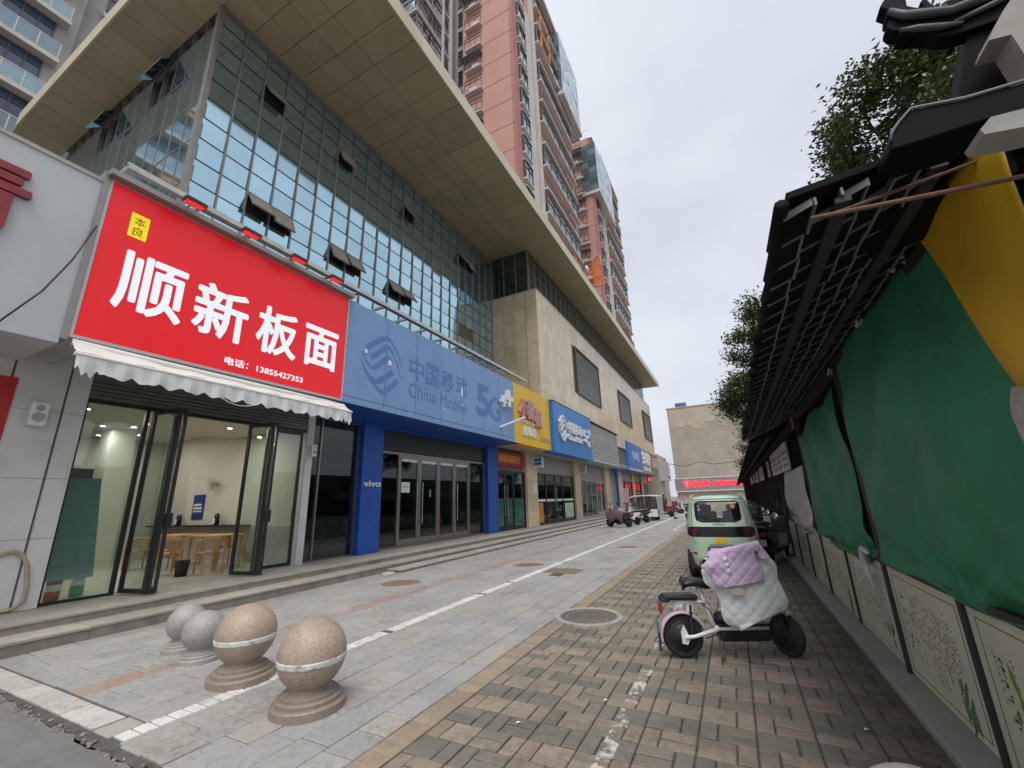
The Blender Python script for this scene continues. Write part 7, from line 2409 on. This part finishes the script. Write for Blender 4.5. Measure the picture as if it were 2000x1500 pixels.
# ------------------------------------------------------------------ scooters, local x forward (front at +x)
def scooter(loc, rz, label, paint, seat, cover=None, box=None, shield=None):
    t = thing('motor_scooter', loc, label, 'scooter', 'scooters parked along the street', rz=rz)
    for cx in (0.0, 1.2):
        w = wheel(t, cx, 0.23, 0.09, 0.0 if cx == 0 else 0.25)
    obj('tail_body', MB().prism([(-0.3, 0.62), (-0.05, 0.45), (0.28, 0.36), (0.42, 0.4), (0.42, 0.66), (0.1, 0.72), (-0.3, 0.72)], 'y', -0.13, 0.13), paint, t, local=True, bevel=0.04)
    obj('floor_deck', MB().prism([(0.3, 0.22), (0.85, 0.22), (1.0, 0.38), (0.9, 0.38), (0.8, 0.3), (0.35, 0.32)], 'y', -0.14, 0.14), M['black_plastic'], t, local=True, bevel=0.02)
    obj('front_shield', MB().prism([(0.82, 0.3), (0.95, 0.34), (1.12, 0.55), (1.06, 0.98), (0.98, 1.02), (0.98, 0.6)], 'y', -0.19, 0.19), shield or paint, t, local=True, bevel=0.04)
    obj('front_fender', fender(1.2, 0.23, 0.27, 20, 170, 0.07), paint, t, local=True)
    obj('fork', MB().tube((1.2, -0.08, 0.23), (1.06, -0.07, 0.62), 0.022, 8).tube((1.2, 0.08, 0.23), (1.06, 0.07, 0.62), 0.022, 8), M['chrome'], t, local=True)
    obj('saddle', MB().prism([(-0.34, 0.74), (0.1, 0.72), (0.42, 0.68), (0.45, 0.74), (0.2, 0.8), (-0.1, 0.82), (-0.34, 0.84)], 'y', -0.13, 0.13), seat, t, local=True, bevel=0.03)
    obj('handlebar', MB().path([(0.86, -0.34, 1.03), (0.96, -0.15, 1.06), (1.0, 0, 1.05), (0.96, 0.15, 1.06), (0.86, 0.34, 1.03)], 0.016, 8), M['black_plastic'], t, local=True)
    obj('headlamp', MB().lathe((1.03, 0, 1.0), [(0.08, -0.08), (0.1, 0.0), (0.08, 0.05), (0.02, 0.06)], 14, 'x'), M['sign_white'] if False else M['chrome'], t, local=True)
    for sy in (-1, 1):
        m_ = obj('mirror', MB().tube((0.93, sy * 0.22, 1.05), (0.9, sy * 0.34, 1.24), 0.007, 6).box(0.885, 0.9, sy * 0.36 - 0.06, sy * 0.36 + 0.06, 1.22, 1.31), M['black_plastic'], t, local=True)
    obj('tail_lamp', MB().box(-0.33, -0.29, -0.08, 0.08, 0.6, 0.68), M['red_lens'], t, local=True)
    obj('number_plate', MB().box(-0.36, -0.35, -0.09, 0.09, 0.4, 0.54), M['white_letter'], t, local=True)
    obj('engine', MB().box(-0.12, 0.3, -0.1, 0.1, 0.18, 0.42), M['black_plastic'], t, local=True, bevel=0.04)
    if box:
        obj('top_case', MB().box(-0.55, -0.15, -0.2, 0.2, 0.86, 1.2), box, t, local=True, bevel=0.05)
    if cover:
        def cf(u_, v_):
            a = math.pi * (u_ - 0.5) * 1.25
            x = 1.15 - 0.95 * v_
            w = 0.36 - 0.14 * v_
            zt_ = 1.08 - 0.28 * v_
            return (x + 0.05 * math.sin(u_ * 9), w * math.sin(a), zt_ - (1 - math.cos(a)) * (0.42 + 0.1 * math.sin(v_ * 7)) - 0.02 * math.sin(u_ * 14 + v_ * 9))
        o = obj('quilted_cover', MB().grid(cf, 30, 16), cover, t, local=True)
        o.modifiers.new('t', 'SOLIDIFY').thickness = 0.02
    return t


maroon = mat('maroon_quilt', (0.13, 0.07, 0.085), 0.85, var=0.25, scale=12, bump=0.4, bscale=18)
dark = mat('dark_grey_scooter', (0.04, 0.04, 0.045), 0.35)
whitep = M['white_paint']
redp = mat('dull_red_scooter', (0.28, 0.05, 0.06), 0.35)
scooter((-5.42, 24.6, 0), math.pi - 0.35, 'dark scooter under a maroon quilt, nearest of the far scooters', dark, maroon, cover=maroon)
scooter((-5.35, 26.6, 0), math.pi - 0.25, 'white scooter standing just behind the maroon-covered one', whitep, M['black_plastic'])
scooter((-5.2, 28.8, 0), math.pi - 0.2, 'white and green scooter in front of the covered tricycle', mat('deep_green_scooter', (0.03, 0.07, 0.06), 0.35), M['black_plastic'], shield=whitep)
scooter((-4.6, 36.4, 0), math.pi - 0.1, 'dull red scooter with a white plate behind the covered tricycle', redp, M['black_plastic'], box=redp)
scooter((-3.3, 42.5, 0), math.pi, 'white scooter parked near the far end beside the green car', whitep, M['black_plastic'])
scooter((-3.7, 44.4, 0), math.pi + 0.1, 'dark scooter behind the far white scooter', dark, M['black_plastic'], box=dark)
scooter((-4.3, 46.4, 0), math.pi, 'grey scooter at the back of the far scooter cluster', mat('grey_scooter', (0.25, 0.25, 0.26), 0.4), M['black_plastic'])
scooter((-3.0, 48.6, 0), math.pi, 'black scooter farthest down the street', dark, M['black_plastic'], cover=mat('black_cover', (0.03, 0.03, 0.035), 0.8))
# scooters in the shade of the stalls, right of the car
scooter((0.55, 12.2, 0), 1.2, 'dark scooter in the shade between the green car and the stalls', dark, M['black_plastic'])
scooter((0.6, 14.4, 0), 1.3, 'second dark scooter in the stall shade past the green car', dark, M['black_plastic'], shield=M['silver'])
scooter((0.6, 17.0, 0), 1.3, 'third dark scooter farther along in the stall shade', dark, M['black_plastic'], box=dark)

# ------------------------------------------------------------------ covered tricycle, local x forward
tc = thing('covered_tricycle', (-5.1, 31.6, 0), 'white covered electric tricycle with clear plastic sides', 'tricycle', rz=math.pi - 0.12)
for cx, cy in ((0.0, -0.45), (0.0, 0.45), (1.75, 0)):
    w = wheel(tc, cx, 0.24, 0.1)
    w.location = (cx, cy, 0.24)
obj('body_tub', MB().prism([(-0.35, 0.25), (0.9, 0.25), (1.2, 0.3), (1.2, 0.42), (0.9, 0.42), (0.75, 0.75), (-0.35, 0.78)], 'y', -0.5, 0.5), whitep, tc, local=True, bevel=0.03)
obj('red_stripe', MB().box(-0.1, 0.5, -0.507, -0.501, 0.56, 0.6).box(-0.1, 0.5, 0.501, 0.507, 0.56, 0.6), M['redpaint'], tc, local=True)
obj('front_cowl', MB().prism([(1.2, 0.32), (1.45, 0.35), (1.6, 0.6), (1.5, 0.98), (1.4, 1.0), (1.35, 0.6)], 'y', -0.36, 0.36), whitep, tc, local=True, bevel=0.05)
obj('fork', MB().tube((1.75, -0.08, 0.24), (1.5, -0.06, 0.7), 0.025, 8).tube((1.75, 0.08, 0.24), (1.5, 0.06, 0.7), 0.025, 8), M['chrome'], tc, local=True)
obj('roof', MB().prism([(-0.5, 1.58), (-0.5, 1.66), (0.2, 1.72), (1.2, 1.7), (1.55, 1.58), (1.6, 1.5), (1.5, 1.54), (1.15, 1.63), (0.2, 1.65)], 'y', -0.52, 0.52), whitep, tc, local=True, bevel=0.02)
for x0, x1 in ((-0.42, -0.4), (1.48, 1.62)):
    for y in (-0.48, 0.48):
        obj('roof_post', MB().tube((x0, y, 0.7), (x1, y, 1.58), 0.03, 8), M['grey_frame'], tc, local=True)
obj('rear_panel', MB().box(-0.5, -0.46, -0.5, 0.5, 0.3, 1.58), M['grey_frame'], tc, local=True)
pl = glass('clear_plastic', (0.62, 0.62, 0.62), 0.12, 0.18)
for y in (-0.5, 0.5):
    obj('plastic_side', MB().grid(lambda u_, v_: (-0.4 + 1.85 * u_, y + 0.02 * math.sin(u_ * 17 + v_ * 6), 0.76 + 0.84 * v_), 24, 8), pl, tc, local=True)
obj('windscreen', MB().grid(lambda u_, v_: (1.5 + 0.1 * math.sin(v_ * 1.5), -0.4 + 0.8 * u_, 1.0 + 0.54 * v_), 8, 6), pl, tc, local=True)
obj('bench', MB().box(-0.3, 0.25, -0.45, 0.45, 0.75, 0.88).box(-0.4, -0.3, -0.45, 0.45, 0.8, 1.25), M['seat_cloth'], tc, local=True)
obj('handlebar', MB().path([(1.25, -0.34, 1.05), (1.38, -0.1, 1.06), (1.38, 0.1, 1.06), (1.25, 0.34, 1.05)], 0.018, 8), M['black_plastic'], tc, local=True)
for sy in (-1, 1):
    obj('mirror', MB().tube((1.4, sy * 0.36, 1.05), (1.45, sy * 0.56, 1.18), 0.01, 6).box(1.44, 1.46, sy * 0.6 - 0.08, sy * 0.6 + 0.08, 1.1, 1.22), whitep, tc, local=True)
obj('litter_bag', MB().lathe((-4.0, 33.5, 0), [(0.14, 0), (0.16, 0.05), (0.08, 0.12), (0.02, 0.16)], 9), M['black_plastic'], label='small black bag lying on the pavement past the far scooters', cat='bag')
for i, (x, y, lab) in enumerate(((-1.2, 3.85, 'tiny white litter scrap on the bricks near the front'), (-1.7, 3.25, 'tiny white litter scrap beside the worn paint line'), (0.55, 4.1, 'tiny white litter scrap near the mossy kerb'))):
    obj('litter_scrap', MB().add([(x, y, 0.012), (x + 0.03, y + 0.01, 0.02), (x + 0.035, y + 0.03, 0.012), (x + 0.005, y + 0.025, 0.018)], [(0, 1, 2, 3)]), M['white_letter'], label=lab, cat='litter')
